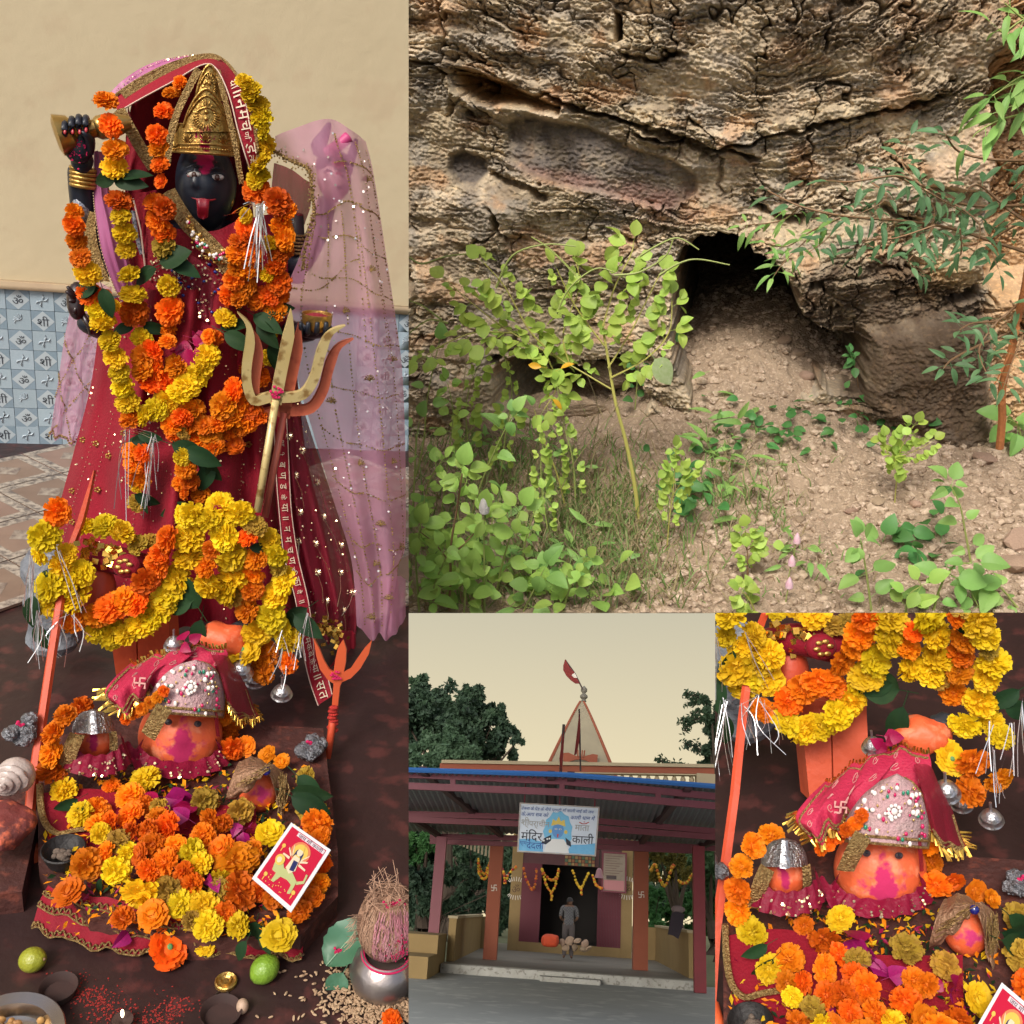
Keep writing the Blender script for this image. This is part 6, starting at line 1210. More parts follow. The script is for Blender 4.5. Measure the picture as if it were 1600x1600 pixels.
    for S, a, b, n, ang, L in ((S1, (.0, .55), (.0, 1.0), 13, (-1, -.25), 17), (S1, (.0, 1.0), (.95, 1.0), 34, (.1, -1), 10), (S1, (.02, .02), (1, .0), 30, (0, 1), 9), (S2, (.05, 1), (1, 1), 20, (.15, -1), 13), (S2, (1, .6), (1, 1), 9, (1, -.3), 14)):
        for i, p in enumerate(uvline(S, a, b, n)):
            d = (F.right * (ang[0] + q.uniform(-.35, .35)) + F.up * (ang[1] + q.uniform(-.35, .35)) - F.fwd * q.uniform(0, .5)).normalized(); p2 = p + d * L * k * q.uniform(.6, 1.2); s = d.cross(F.fwd).normalized() * q.uniform(1.2, 2.6) * k; g.add([p - s, p + s, p2 + s * .8 - F.fwd * .002, p2 - s * .8], [(0, 1, 2, 3)])
    part('gold_fringe', v_, g, M_GOLDF, smooth=0, kind='stuff')
    g = G()
    for S, uv in ((S1, [(.04, .10), (.04, .96)]), (S1, [(.04, .93), (.96, .93)]), (S1, [(.03, .08), (.97, .08)]), (S1, [(.10, .85), (.5, .86), (.92, .84)]), (S2, [(.1, .92), (.9, .92)]), (S2, [(.88, .4), (.9, .92)]), (S2, [(.1, .84), (.85, .84)])): g.grid(strip(S, uv, None, 3.2 * k, F, .004))
    part('gold_bands', v_, g, M_GOLDT, smooth=180, kind='stuff')
    cen = (.34, .52)
    ce = at_uv(S1, *cen); Pm = lambda a, b, h: ce + (F.right * (a + .1 * b) + F.up * (b * .95 - .1 * a)) * 8 * k - F.fwd * (.012 + h)
    g = G()
    for sgm in SWA: join(g, stroke(sgm, .34, Pm, .002))
    part('swastika', v_, g, mat('print_pale', (.60, .30, .27), .6) if 'print_pale' not in MATS else MATS['print_pale'], smooth=0)
    g = G()
    for i in range(16):
        u0, v0 = .08 + .055 * i, .40 + .28 * math.sin(i * 2.1); pts = [at_uv(S1, u0 + .022 * math.cos(a * .8) * (1 - a / 12), v0 + .08 * math.sin(a * .8) * (1 - a / 12)) - F.fwd * .003 for a in range(10)]; g.tube(pts, .5 * k, 4)
    part('printed_scrolls', v_, g, MATS['print_pale'], kind='stuff')
    string(A, 'garland', 'small orange garland tucked under the red veil' + W, [('o', x, y, 11) for x, y in ((198, 1122), (210, 1116), (222, 1108), (234, 1098), (246, 1090), (256, 1080))], Yf - .02)
    # ---- silver crowned idol
    c2 = PY(147, 1155, 1.84); t = thing(F, 'stone_idol', 'small vermilion stone face under a silver crown' + W, 'idol', c2)
    k2 = A.m(c2); g = G(); el(g, c2, 30, 32, 24, 22, 14); part('stone_face', t, g, stain('small_face_paint' + str(A.main), 'vermilion_paint', (.45, .015, .10), [(0, 8 * k2, 9 * k2, 26 * k2, .9)]), smooth=180)
    rows2 = []
    for i in range(10):
        v = i / 9; rows2.append([PY(146 - math.cos(math.pi * j / 20) * (33 * (1 - v ** 2.2) ** .5 + .5), 1144 - 36 * v + 2 * math.sin(math.pi * j / 20), 1.84 - .075 * math.sin(math.pi * j / 20) * (1 - .6 * v)) for j in range(21)])
    part('silver_crown', t, G().grid(rows2), mat('silver_relief', (.52, .52, .53), .3, metal=.85, c2=(.16, .15, .15), scale=70, sharp=.4, bump=1.0, bscale=110) if 'silver_relief' not in MATS else MATS['silver_relief'], smooth=180)
    g = G(); L = [at_uv(rows2, .5, v / 10) - F.fwd * .004 for v in range(11)]; g.grid([[p - F.right * (7 - i * .25) * k, p - F.fwd * .005, p + F.right * (7 - i * .25) * k] for i, p in enumerate(L)]); part('crown_rib', t, g, M_SILV, smooth=180)
    strap('gold_strap', [(122, 1146, 1.79), (112, 1168, 1.77), (102, 1202, 1.78)], 22, t); strap('gold_strap', [(176, 1142, 1.80), (178, 1155, 1.80), (178, 1172, 1.8)], 12, t)
    ruff(t, 150, 1158, 48, 34, 1.80, M_RF, 2, 34)
    rows = sheet(PY, [[(178, 1185, 1.80), (195, 1160, 1.86), (214, 1170, 1.84)], [(182, 1205, 1.76), (200, 1198, 1.79), (222, 1200, 1.8)]], 14, 10, .012, 2); part('satin_bow', t, G().grid(rows), M_RF, smooth=180)
    c3s = [(('o'), x, y, r) for x, y, r in ()]
    # ---- turbaned idol
    c3 = PY(404, 1236, 1.70); t = thing(F, 'stone_idol', 'small vermilion stone head wrapped in a gold thread turban' + W, 'idol', c3)
    k3 = A.m(c3); g = G(); el(g, c3, 30, 33, 24, 22, 14); part('stone_face', t, g, stain('turban_face_paint' + str(A.main), 'vermilion_paint', (.50, .03, .14), [(2 * k3, 10 * k3, 18 * k3, 16 * k3, .8)]), smooth=180)
    M_TB = mat('turban_cloth', (.42, .26, .15), .45, metal=.3, c2=(.26, .12, .07), scale=26, sharp=.3, bump=.7, bscale=120) if 'turban_cloth' not in MATS else MATS['turban_cloth']
    Sx = sheet(PY, [[(372, 1192, 1.72), (395, 1182, 1.74), (416, 1192, 1.72)], [(364, 1212, 1.665), (392, 1203, 1.655), (418, 1200, 1.66)], [(354, 1244, 1.645), (384, 1232, 1.635), (414, 1206, 1.645)], [(352, 1252, 1.66), (386, 1238, 1.64), (412, 1210, 1.65)]], 20, 16, .004, 3); part('turban', t, G().grid(Sx), M_TB, smooth=180)
    Sx = sheet(PY, [[(412, 1194, 1.71), (430, 1196, 1.72), (446, 1212, 1.74)], [(420, 1210, 1.66), (436, 1222, 1.67), (450, 1232, 1.70)], [(430, 1240, 1.655), (440, 1250, 1.67), (450, 1252, 1.69)], [(432, 1258, 1.65), (440, 1268, 1.65), (442, 1274, 1.66)]], 16, 16, .005, 3); part('turban_tail', t, G().grid(Sx), M_TB, smooth=180)
    g = G()
    for j in range(26):
        p = PY(434 + q.uniform(0, 15), 1205 + q.uniform(0, 20), 1.655); g.tube([p, p + F.right * q.uniform(-3, 6) * k3 - F.up * 18 * k3, p + F.right * q.uniform(-6, 4) * k3 - F.up * q.uniform(32, 48) * k3 - F.fwd * .004], .7 * k3, 3)
        u0 = q.uniform(0, 1); a = PY(360 + 50 * u0, 1243 - 34 * u0 + q.uniform(-12, 0), 1.63); g.tube([a, a + F.right * 14 * k3 + F.up * 9 * k3 - F.fwd * .004], .8 * k3, 3)
    part('gold_threads', t, g, M_GOLDT, kind='stuff')
    g = G(); el(g, PY(416, 1205, 1.635), 7, 7, 6, 12, 8); part('blue_bead', t, g, mat('bead_blue', (.006, .012, .14), .1, coat=.8) if 'bead_blue' not in MATS else MATS['bead_blue'], smooth=180)
    # ---- sword stuck beside the altar
    t = thing(F, 'sword', 'long vermilion sword leaning at the left of the altar' + W, 'sword', PY(25, 1440, 1.62))
    L = [(148, 735, 2.20, 2), (140, 765, 2.19, 8), (126, 815, 2.17, 12), (113, 850, 2.15, 12), (100, 900, 2.10, 13), (84, 1000, 2.00, 14), (66, 1120, 1.88, 15), (50, 1230, 1.78, 16), (42, 1310, 1.70, 17)]
    L = spl(L, 26); g = G(); rr = []
    for (x, y, Y, w) in L: p = PY(x, y, Y); kk = A.m(p) * w / 2; rr.append([p - F.right * kk, p - F.right * kk * .5 - F.fwd * .006, p + F.right * kk * .72 - F.fwd * .006, p + F.right * kk + F.fwd * .004, p + F.right * kk * .2 + F.fwd * .008])
    g.grid(rr, closed=True); part('blade', t, g, M_SAFD, smooth=30)
    g = G(); a = [PY(42, 1308, 1.70), PY(44, 1340, 1.66), PY(40, 1375, 1.64), PY(40, 1408, 1.63)]; kk = A.m(a[0]); g.tube(a, [11 * kk, 20 * kk, 13 * kk, 11 * kk], 10, flat=.7); part('grip', t, g, M_SAFF, smooth=180)
    if A.main:
        b = PY(20, 1420, 1.60); kk = A.m(b); g = G(); g.lathe([(0, -.004), (52 * kk, -.004), (55 * kk, .004), (54 * kk, .006), (10 * kk, .0), (0, .0)], 36, M=basis(V((0, -.15, 1))), c=b); part('guard_plate', t, g, M_SAFD, smooth=60)
    # ---- small trident on the right
    t = thing(F, 'trident', 'small vermilion trident standing at the right of the altar' + W, 'trident', PY(514, 1190, 1.86))
    Yt = 1.93; g = G(); out = [(521, 1068), (512, 1062), (500, 1046), (494, 1024), (490, 998), (498, 1012), (506, 1032), (514, 1046), (521, 1050), (524, 1030), (528, 1012), (536, 999), (541, 1014), (540, 1034), (537, 1050), (548, 1044), (560, 1026), (570, 1012), (581, 1000), (576, 1022), (562, 1046), (548, 1060), (534, 1066), (531, 1072), (527, 1110), (518, 1110)]
    g.prism([PY(x, y, Yt) for x, y in out], F.fwd * .010); part('prongs', t, g, mat('vermilion_light', (.74, .13, .045), .55, c2=(.66, .11, .04), scale=5) if 'vermilion_light' not in MATS else MATS['vermilion_light'], smooth=30)
    g = G(); a = [PY(522, 1105, Yt), PY(518, 1140, Yt - .02), PY(512, 1185, Yt - .05)]; kk = A.m(a[0]); g.tube(a, [6 * kk, 6 * kk, 5 * kk], 8); part('shaft', t, g, M_SAFD, smooth=180)
    g = G(); 
    for j in range(8): p = PY(520 + q.uniform(-2, 2), 1106 + j * 5, Yt - .012); el(g, p, 8, 4, 8, 9, 6)
    part('sacred_thread', t, g, mat('thread_red', (.50, .03, .02), .9, c2=(.40, .02, .015), scale=60, bump=.6, bscale=200) if 'thread_red' not in MATS else MATS['thread_red'], smooth=180)
    g = G()
    for j in range(14): p = PY(525 + q.gauss(0, 5), 1058 + q.gauss(0, 4), Yt - .004); el(g, p, 2.4, 2, .8, 6, 4)
    part('powder_mark', t, g, M_GULAL, kind='stuff')
    # ---- things behind: vermilion posts, grey block, horse bundle, bells
    for (pts, lab) in (([(168, 960), (212, 962), (214, 1060), (182, 1060)], 'left vermilion wooden post behind the main idol'), ([(213, 958), (262, 956), (268, 1050), (217, 1060)], 'right vermilion wooden post behind the main idol')):
        g = G(); g.prism([PY(x, y, 2.16) for x, y in pts], F.fwd * .07); o = solo(F, 'wooden_post', g, mat('post_vermilion', (.66, .10, .03), .6, c2=(.52, .07, .025), scale=5, bump=.2, bscale=30) if 'post_vermilion' not in MATS else MATS['post_vermilion'], lab + W, 'post', 'vermilion posts behind the idols')
    g = G(); p0 = PY(70, 880, 2.26); p1 = PY(78, 1030, 2.26); kk = A.m(p0)
    prof = []
    for j in range(11): prof.append((( 40 + 4 * math.sin(j * 1.7) - (6 if j in (0, 10) else 0)) * kk, (p1.z - p0.z) * (1 - j / 10)))
    g.lathe(prof, 18, c=V((p0.x, p0.y + .06, p0.z))); solo(F, 'stone_stump', g, mat('stump_grey', (.20, .22, .25), .85, c2=(.11, .12, .14), scale=10, sharp=.2, c3=(.27, .28, .30), bump=.9, bscale=26) if 'stump_grey' not in MATS else MATS['stump_grey'], 'rough grey painted stump behind the left garland' + W, 'stump')
    t = thing(F, 'idol_bundle', 'vermilion figure wrapped in red cloth and gold foil' + W, 'idol', PY(190, 880, 2.18))
    g = G(); a = [PY(120, 880, 2.2), PY(160, 872, 2.17), PY(200, 880, 2.16), PY(232, 888, 2.18)]; kk = A.m(a[0]); g.tube([V(p) for p in spl([tuple(p) for p in a], 14)], [22 * kk] * 14, 12); part('red_wrap', t, g, M_REDB, smooth=180)
    g = G()
    for j in range(46): p = PY(136 + q.gauss(0, 5) if j < 20 else 172 + q.gauss(0, 9), 862 + q.gauss(0, 10) if j < 20 else 872 + q.gauss(0, 12), 2.13); d = V((q.gauss(0, 1), q.gauss(0, .6), q.gauss(0, 1))).normalized() * 9 * kk; s = d.cross(F.fwd).normalized() * 4 * kk; g.add([p - s, p + s, p + d + s, p + d - s], [(0, 1, 2, 3)])
    part('gold_foil', t, g, M_GOLDF, smooth=0, kind='stuff')
    g = G(); cb = PY(198, 884, 2.12); el(g, cb, 22, 19, 12); part('medallion', t, g, M_REDB, smooth=180); g = G()
    for j in range(6): a = .3 + j * 1.0; el(g, cb + (F.right * math.cos(a) + F.up * math.sin(a)) * 9 * kk - F.fwd * 12 * kk, 5.5, 3.5, 2, 9, 6)
    part('gold_petals', t, g, M_GOLD, smooth=180, kind='stuff')
    g = G(); el(g, PY(155, 925, 2.15), 26, 46, 24, 16, 12); part('painted_body', t, g, M_SAFD, smooth=180)
    g = G(); el(g, PY(345, 1000, 2.05), 42, 28, 30, 16, 12, lambda d: 1 + .15 * math.sin(6 * d.x) * math.cos(4 * d.z)); g.k = 1; fb = lambda d: 1 + .2 * math.sin(7 * d.x + 3) * math.cos(6 * d.z); el(g, PY(378, 985, 2.07), 24, 13, 18, 14, 9, fb); el(g, PY(318, 985, 2.10), 18, 14, 16, 14, 9, fb); solo(F, 'painted_stone', g, [M_SAFF, mat('soot_stone', (.03, .035, .045), .5) if 'soot_stone' not in MATS else MATS['soot_stone']], 'cracked vermilion and black stone under the hanging bells' + W, 'stone')
    def bellp(px, py, r, Y, lab):
        p = PY(px, py, Y); kk = A.m(p) * r; t = thing(F, 'temple_bell', lab + W, 'bell', p, 'small silver bells')
        g = G(); g.lathe([(kk * .96, 0), (kk * 1.0, .08 * kk), (kk * .9, .22 * kk), (kk * .93, .27 * kk), (kk * .78, .55 * kk), (kk * .80, .6 * kk), (kk * .62, .9 * kk), (kk * .3, 1.12 * kk), (0, 1.16 * kk)], 22, M=basis(V((0, -.25, 1))), c=p); part('bell_body', t, g, M_SILV, smooth=50)
        g = G(); g.ball(p + V((0, 0, -.08 * kk)), .16 * kk, 8, 6); part('clapper', t, g, M_SILV)
        g = G(); g.tube([p + V((0, 0, 1.1 * kk)), p + V((0, 0, 1.9 * kk))], .12 * kk, 6); part('loop', t, g, M_SILV)
    bellp(440, 1086, 17, 1.98, 'silver bell hanging lowest beside the red banner'); bellp(376, 1052, 20, 2.0, 'silver bell half hidden under the yellow marigolds'); bellp(398, 1066, 16, 2.06, 'silver bell behind the two front ones'); bellp(272, 1010, 16, 2.0, 'silver bell left of the red petal above the mitre')
    string(A, 'x', 'red petals caught above the mitre' + W, [('P', 288, 1000, 26), ('P', 292, 1012, 24), ('P', 284, 1008, 20), ('P', 296, 1002, 20)], 1.97)
    # ---- front garlands
    G8 = [('o', 90, 800, 23), ('y', 70, 838, 26), ('y', 62, 868, 18), ('y', 104, 866, 22), ('y', 96, 884, 22), ('l', 74, 890, 20, 0, 250), ('y', 78, 916, 28), ('y', 112, 908, 28), ('y', 126, 896, 22), ('y', 86, 942, 26), ('y', 120, 934, 26), ('l', 52, 930, 26, 0, 265), ('l', 58, 975, 26, 0, 280), ('y', 98, 926, 24)]
    string(A, 'x', 'yellow garland bunched over the sword at the left' + W, G8, 2.08)
    string(A, 'x', 'short yellow garland behind the upright sword blade' + W, [('y', 136, 824, 20), ('y', 164, 822, 24), ('y', 188, 832, 23), ('d', 216, 852, 20), ('d', 236, 846, 14)], 2.17)
    G9 = [('o', 115, 972, 22), ('o', 152, 962, 24), ('o', 172, 950, 26), ('o', 196, 938, 27), ('o', 214, 944, 20), ('y', 150, 985, 23), ('y', 176, 992, 24), ('y', 198, 990, 22), ('y', 222, 975, 26), ('y', 240, 962, 24), ('y', 256, 942, 24), ('o', 228, 908, 23), ('y', 276, 906, 25), ('y', 262, 930, 22), ('o', 252, 866, 25), ('o', 246, 884, 24), ('o', 262, 842, 20), ('y', 296, 840, 25), ('y', 296, 872, 26), ('y', 302, 802, 24), ('y', 288, 806, 20)]
    string(A, 'x', 'main orange and yellow garland sagging across the front idols' + W, G9, 2.06)
    G10 = [('y', 346, 794, 24), ('y', 374, 802, 24), ('y', 350, 836, 29), ('y', 362, 866, 27), ('y', 364, 900, 27), ('y', 326, 914, 25), ('y', 354, 922, 24), ('d', 366, 932, 18), ('o', 322, 886, 20), ('P', 335, 790, 18), ('y', 330, 812, 22), ('o', 330, 860, 16), ('L', 310, 950, 30), ('l', 315, 968, 30, 0, 255), ('l', 300, 940, 26, 0, 200)]
    string(A, 'x', 'thick yellow garland piled in the middle of the front row' + W, G10, 2.04)
    G11 = [('d', 398, 822, 20), ('y', 420, 846, 23), ('y', 432, 868, 20), ('d', 436, 886, 18), ('o', 388, 838, 20), ('o', 400, 872, 22), ('o', 396, 896, 18), ('y', 444, 908, 24), ('y', 432, 928, 25), ('o', 394, 922, 20), ('o', 386, 954, 21), ('y', 424, 964, 26), ('y', 402, 988, 22), ('yc', 382, 1018, 25), ('o', 414, 1022, 24), ('o', 410, 1048, 23), ('y', 452, 1000, 22), ('o', 450, 1036, 21), ('l', 480, 950, 26, 0, 215), ('l', 460, 960, 28, 0, 320), ('l', 390, 856, 16, 0, 0), ('y', 440, 984, 18)]
    string(A, 'x', 'yellow and orange garland falling down the right side' + W, G11, 2.03)
    tinsel('tinsel', 'silver tinsel streamers hanging at the left garland' + W, F, PY, [((50, 870, 2.05), (42, 960, 2.04), 10, .004), ((60, 960, 2.04), (56, 1030, 2.03), 10, .006), ((90, 860, 2.03), (115, 950, 2.02), 4, .004), ((112, 960, 2.02), (125, 1005, 2.0), 6, .012), ((90, 968, 2.02), (96, 1010, 2.0), 6, .012), ((105, 955, 2.02), (80, 970, 2.0), 6, .012)], q)
    tinsel('tinsel', 'silver tinsel streamers over the right garland' + W, F, PY, [((440, 985, 2.0), (436, 1030, 1.98), 4, .003), ((470, 985, 2.0), (462, 1030, 1.98), 5, .003), ((484, 960, 2.0), (480, 1030, 1.98), 5, .006), ((440, 1010, 1.98), (430, 1060, 1.97), 4, .004), ((452, 1040, 1.98), (440, 1065, 1.97), 3, .002)], q)
    # leaves and petals among the loose flowers
    for (x, y, L, a, kd, lab) in ((122, 1248, 40, 210, 'mango', 'folded dark green leaf left of the flower heap'), (130, 1262, 44, 235, 'mango', 'bright fold of leaf below the dark one'), (465, 1212, 52, 320, 'mango', 'narrow green leaf above the leaf bundle'), (455, 1236, 62, 350, 'mango', 'upper leaf of the green bundle at the right'), (455, 1244, 66, 335, 'mango', 'lower leaf of the green bundle at the right'), (158, 1372, 26, 260, 'mango', 'small single green leaf on the red cloth'), (400, 1440, 44, 250, 'wide', 'green leaf beside the front yellow flower'), (385, 1470, 40, 240, 'mango', 'pointed leaf reaching onto the floor'), (412, 1452, 40, 280, 'mango', 'dark leaf behind the front yellow flower')):
        if not A.main and y > 1385: continue
        p = P(x, y, ZF + .12 if y < 1300 else ZF + .09); o = fleaf(F, kd, p, L * A.m(p), a, q); props(o, lab + W, 'leaf', 'leaves among the altar flowers')
    pts = [(258, 1246, 46), (268, 1262, 40), (250, 1256, 36), (285, 1272, 34), (278, 1262, 30), (295, 1280, 30), (205, 1318, 22), (212, 1324, 18), (390, 1292, 30), (380, 1300, 26), (372, 1286, 22), (335, 1378, 22), (325, 1370, 20), (212, 1450, 44), (225, 1456, 40), (200, 1456, 30), (268, 1270, 30)]
    seen = {}
    for x, y, L in pts:
        if not A.main and y > 1385: continue
        p = P(x, y, ZF + .115 if y < 1400 else ZF + .05); o = petal(F, p, L * A.m(p), q); w = whereabouts(x, y); seen[w] = seen.get(w, 0) + 1; props(o, f'crimson petal {w}{NTH[min(seen[w], 7)]}{W}', 'petal', 'crimson petals on the altar')
    # incense bowl and ash at the left
    p = P(100, 1340, ZF + .075); kk = A.m(p); t = thing(F, 'incense_bowl', 'black clay incense bowl with grey ash among the flowers' + W, 'bowl', p)
    g = G(); g.lathe([(0, -.01), (24 * kk, -.008), (33 * kk, .022), (31 * kk, .024), (22 * kk, .002), (0, 0)], 26, c=p); part('bowl', t, g, mat('clay_black', (.012, .010, .010), .6, bump=.3, bscale=60) if 'clay_black' not in MATS else MATS['clay_black'], smooth=60)
    g = G(); [el(g, p + V((q.gauss(0, 7) * kk, q.gauss(0, 7) * kk, .008 + .006 * q.random())), q.uniform(4, 9), q.uniform(3, 6), q.uniform(4, 8), 8, 6) for _ in range(12)]; part('ash', t, g, mat('ash', (.16, .12, .09), .9, c2=(.08, .06, .05), scale=60, bump=.6) if 'ash' not in MATS else MATS['ash'], kind='stuff')
    for (x, y, r, lab) in ((484, 1168, 24, 'crushed silver foil lump at the right of the ledge'), (30, 1142, 26, 'crushed silver foil lump left of the sword')):
        p = PY(x, y, 1.84); kk = A.m(p); t = thing(F, 'foil_lump', lab + W, 'foil', p, 'silver foil lumps'); g = G()
        for _ in range(9): el(g, p + V((q.gauss(0, .4), q.gauss(0, .3), q.gauss(0, .3))) * r * kk, r * .5, r * .42, r * .45, 9, 7, lambda d: 1 + .3 * math.sin(11 * d.x + 5 * d.z) * math.sin(9 * d.y))
        part('foil', t, g, MATS['foil_dull'] if 'foil_dull' in MATS else mat('foil_dull', (.34, .35, .38), .4, metal=.7, c2=(.12, .12, .13), scale=40, bump=1., bscale=90), smooth=0); g = G(); [el(g, p + F.up * r * .5 * kk + V((q.gauss(0, 4) * kk, -.01, q.gauss(0, 3) * kk)), 3, 2.5, 2, 7, 5) for _ in range(8)]; part('powder_mark', t, g, M_GULAL, kind='stuff')
    # picture card leaning on the flowers
    q4 = [(455, 1285), (517, 1328), (455, 1425), (394, 1372)]; zz = [ZF + .135] * 4; Q = [P(x, y, z) for (x, y), z in zip(q4, zz)]
    t = thing(F, 'picture_card', 'white bordered red picture card of a goddess riding a lion' + W, 'card', sum(Q, V()) / 4); nn = (Q[1] - Q[0]).cross(Q[3] - Q[0]).normalized(); nn = nn if nn.dot(F.fwd) < 0 else -nn
    def cu(u, v, h=0.): return Q[0] * (1 - u) * (1 - v) + Q[1] * u * (1 - v) + Q[2] * u * v + Q[3] * (1 - u) * v + nn * h   # u along the top edge, v down the card
    def flat(name, pts, mm, h, th=.0006): g = G(); g.prism([cu(a, b, h) for a, b in pts], -nn * th); part(name, t, g, mm, smooth=0)
    cm = lambda n, c: MATS[n] if n in MATS else mat(n, c, .35)
    flat('card', [(0, 0), (1, 0), (1, 1), (0, 1)], cm('card_white', (.74, .76, .80)), 0, .002)
    flat('red_print', [(.07, .05), (.93, .05), (.93, .95), (.07, .95)], cm('card_red', (.52, .012, .05)), .0008)
    flat('name_strip', [(.26, .065), (.92, .065), (.92, .125), (.26, .125)], cm('card_strip', (.66, .62, .66)), .0014)
    vs, fs, h = text_geo('जय माँ काली', .58); g = G(); g.add([cu(.59 + v.x, .095 - v.y * .62, .0020) for v in vs], fs); part('lettering', t, g, cm('card_ink', (.10, .01, .06)), smooth=0)
    o2 = lambda cx, cy, rx, ry, n=16: [(cx + rx * math.cos(6.2832 * j / n), cy + ry * math.sin(6.2832 * j / n)) for j in range(n)]
    cy_, cw_, cg_, cb_ = cm('card_yellow', (.70, .50, .10)), cm('card_cream', (.72, .62, .44)), cm('card_green', (.45, .50, .22)), cm('card_navy', (.02, .03, .12))
    flat('halo', o2(.52, .30, .21, .155), cm('card_rose', (.66, .22, .10)), .0014); flat('halo', o2(.52, .30, .16, .12), cy_, .0018); flat('face', o2(.52, .31, .06, .055), cw_, .0024); flat('hair', [(.44, .30), (.52, .24), (.60, .30), (.62, .42), (.57, .36), (.47, .36), (.43, .42)], cb_, .0021)
    flat('crown', [(.46, .27), (.49, .21), (.52, .18), (.55, .21), (.58, .27)], cy_, .0028); flat('robe', [(.46, .38), (.59, .38), (.64, .56), (.56, .64), (.44, .60)], cw_, .0024); flat('sash', [(.50, .45), (.60, .44), (.62, .58), (.53, .60)], cb_, .0028)
    for a in ((.40, .42, .28, .34), (.40, .46, .24, .46), (.62, .42, .76, .36), (.63, .46, .80, .47), (.42, .40, .34, .26), (.62, .40, .72, .27)): flat('arm', [(a[0], a[1] - .018), (a[2], a[3] - .012), (a[2], a[3] + .012), (a[0], a[1] + .018)], cw_, .0022)
    flat('lion', [(.20, .64), (.26, .54), (.34, .56), (.42, .62), (.62, .60), (.78, .66), (.80, .84), (.74, .86), (.72, .74), (.60, .72), (.46, .74), (.40, .86), (.34, .86), (.34, .74), (.24, .74)], cg_, .0018); flat('lion_head', o2(.26, .56, .10, .08), cy_, .0026); flat('lion_face', o2(.25, .57, .05, .045), cw_, .0031); flat('lion_tail', [(.78, .66), (.88, .60), (.86, .50), (.90, .50), (.92, .62), (.80, .70)], cg_, .0022)
    for a, b in ((.16, .36), (.84, .80), (.18, .84)): flat('lotus', o2(a, b, .04, .03, 8), cy_, .0018); flat('lotus_stem', [(a - .008, b), (a + .008, b), (a + .008, b + .09), (a - .008, b + .09)], cy_, .0014)
    g = G(); [g.add([cu(a + .011 * math.cos(j * 1.05), b + .009 * math.sin(j * 1.05), .0016) for j in range(6)], [tuple(range(6))]) for a, b in [(q.uniform(.12, .88), q.uniform(.80, .93)) for _ in range(22)]]; part('dots', t, g, cy_, smooth=0, kind='stuff')
altar(AL)
altar(AB)
g = G(); z = ZF * AB.zk; pp = [FB.Z(x, y, z) for x, y in ((1050, 930), (2300, 930), (2300, 1660), (1050, 1660))]; g.prism(pp, V((0, 0, -.06)))
M_FLOOR = mat('floor_dark_red', (.040, .017, .016), .45, c2=(.018, .010, .010), scale=4.5, sharp=.2, c3=(.075, .024, .022), bump=.25, bscale=14)
nf = 24; rows = [[FB.Z(1050 + 1250 * i / nf, 900 + 760 * j / nf, z) for i in range(nf + 1)] for j in range(nf + 1)]
g = G().grid(rows); b = len(g.v); solo(FB, 'floor', g, M_FLOOR, kind='structure', smooth=0)
# ------------------------------------------------------------------ the shrine (left place): wall, tiles, floor
YW = 4.08
def LY(px, py, Y): return FL.Y(px, py, Y)
M_PLAST = mat('plaster_beige', (.60, .51, .335), .85, c2=(.53, .445, .285), scale=2.0, sharp=.05, c3=(.54, .44, .285), bump=.12, bscale=18)
zt = LY(60, 452, YW).z; zl = LY(60, 440, YW).z
g = G(); g.bx(-2.6, 2.2, YW, YW + .15, ZF - .05, 1.6); wall = solo(FL, 'wall', g, M_PLAST, kind='structure', smooth=0)
g = G(); g.bx(-2.6, 2.2, YW - .035, YW - .001, zt, zl); solo(FL, 'plaster_ledge', g, mat('ledge_plaster', (.58, .46, .29), .85, c2=(.50, .36, .24), scale=6), kind='structure')
# dado of printed tiles
T_BASE = [mat('tile_pale', (.36, .45, .51), .25, c2=(.32, .41, .47), scale=12, rnd=.06), mat('tile_blue', (.24, .32, .385), .25, c2=(.20, .28, .345), scale=12, rnd=.06)]
M_TDARK = mat('tile_print', (.05, .06, .075), .4); M_TDIA = mat('tile_diamond', (.42, .49, .53), .25); M_TREL = mat('tile_relief', (.40, .47, .52), .3)
def tile_geo(kind):
    g = G(); s = .98; pale = kind in ('leaf', 'scroll', 'plain'); g.k = 0
    g.box((0, 0, 0), (s, .12, s)); f = -.0605
    if not pale:
        g.k = 1; g.add([V((-.49, f - .005, 0)), V((0, f - .005, -.49)), V((.49, f - .005, 0)), V((0, f - .005, .49))], [(0, 1, 2, 3)])
        g.k = 2
        vs, fs, h = text_geo('ॐ' if kind == 'om' else 'शी', .44 if kind == 'om' else .5); sc = min(1, .52 / h); g.add([V((v.x * sc, f - .02, v.y * sc)) for v in vs], fs)
        if kind == 'shri': g.add([V((-.20, f - .02, -.12)), V((-.16, f - .02, -.16)), V((-.06, f - .02, -.04)), V((-.09, f - .02, .0))], [(0, 1, 2, 3)])
    else:
        g.k = 1
        for k in range(6):
            a = .6 + k * .5 if kind == 'scroll' else .785 + (k % 2) * 3.14; r = .30
            pts = [V((math.cos(a + t * .12) * r * t / 5 * (1 + .2 * math.sin(t)), f - .012, math.sin(a + t * .12) * r * t / 5)) for t in range(6)]
            g.tube(pts, .024, 4)
        if kind == 'leaf':
            for a in (.2, 1.2, 3.4, 4.4): g.tube([V((0, f - .012, 0)), V((.2 * math.cos(a), f - .012, .2 * math.sin(a))), V((.3 * math.cos(a + .3), f - .012, .3 * math.sin(a + .3)))], [.01, .05, .01], 4)
    return g
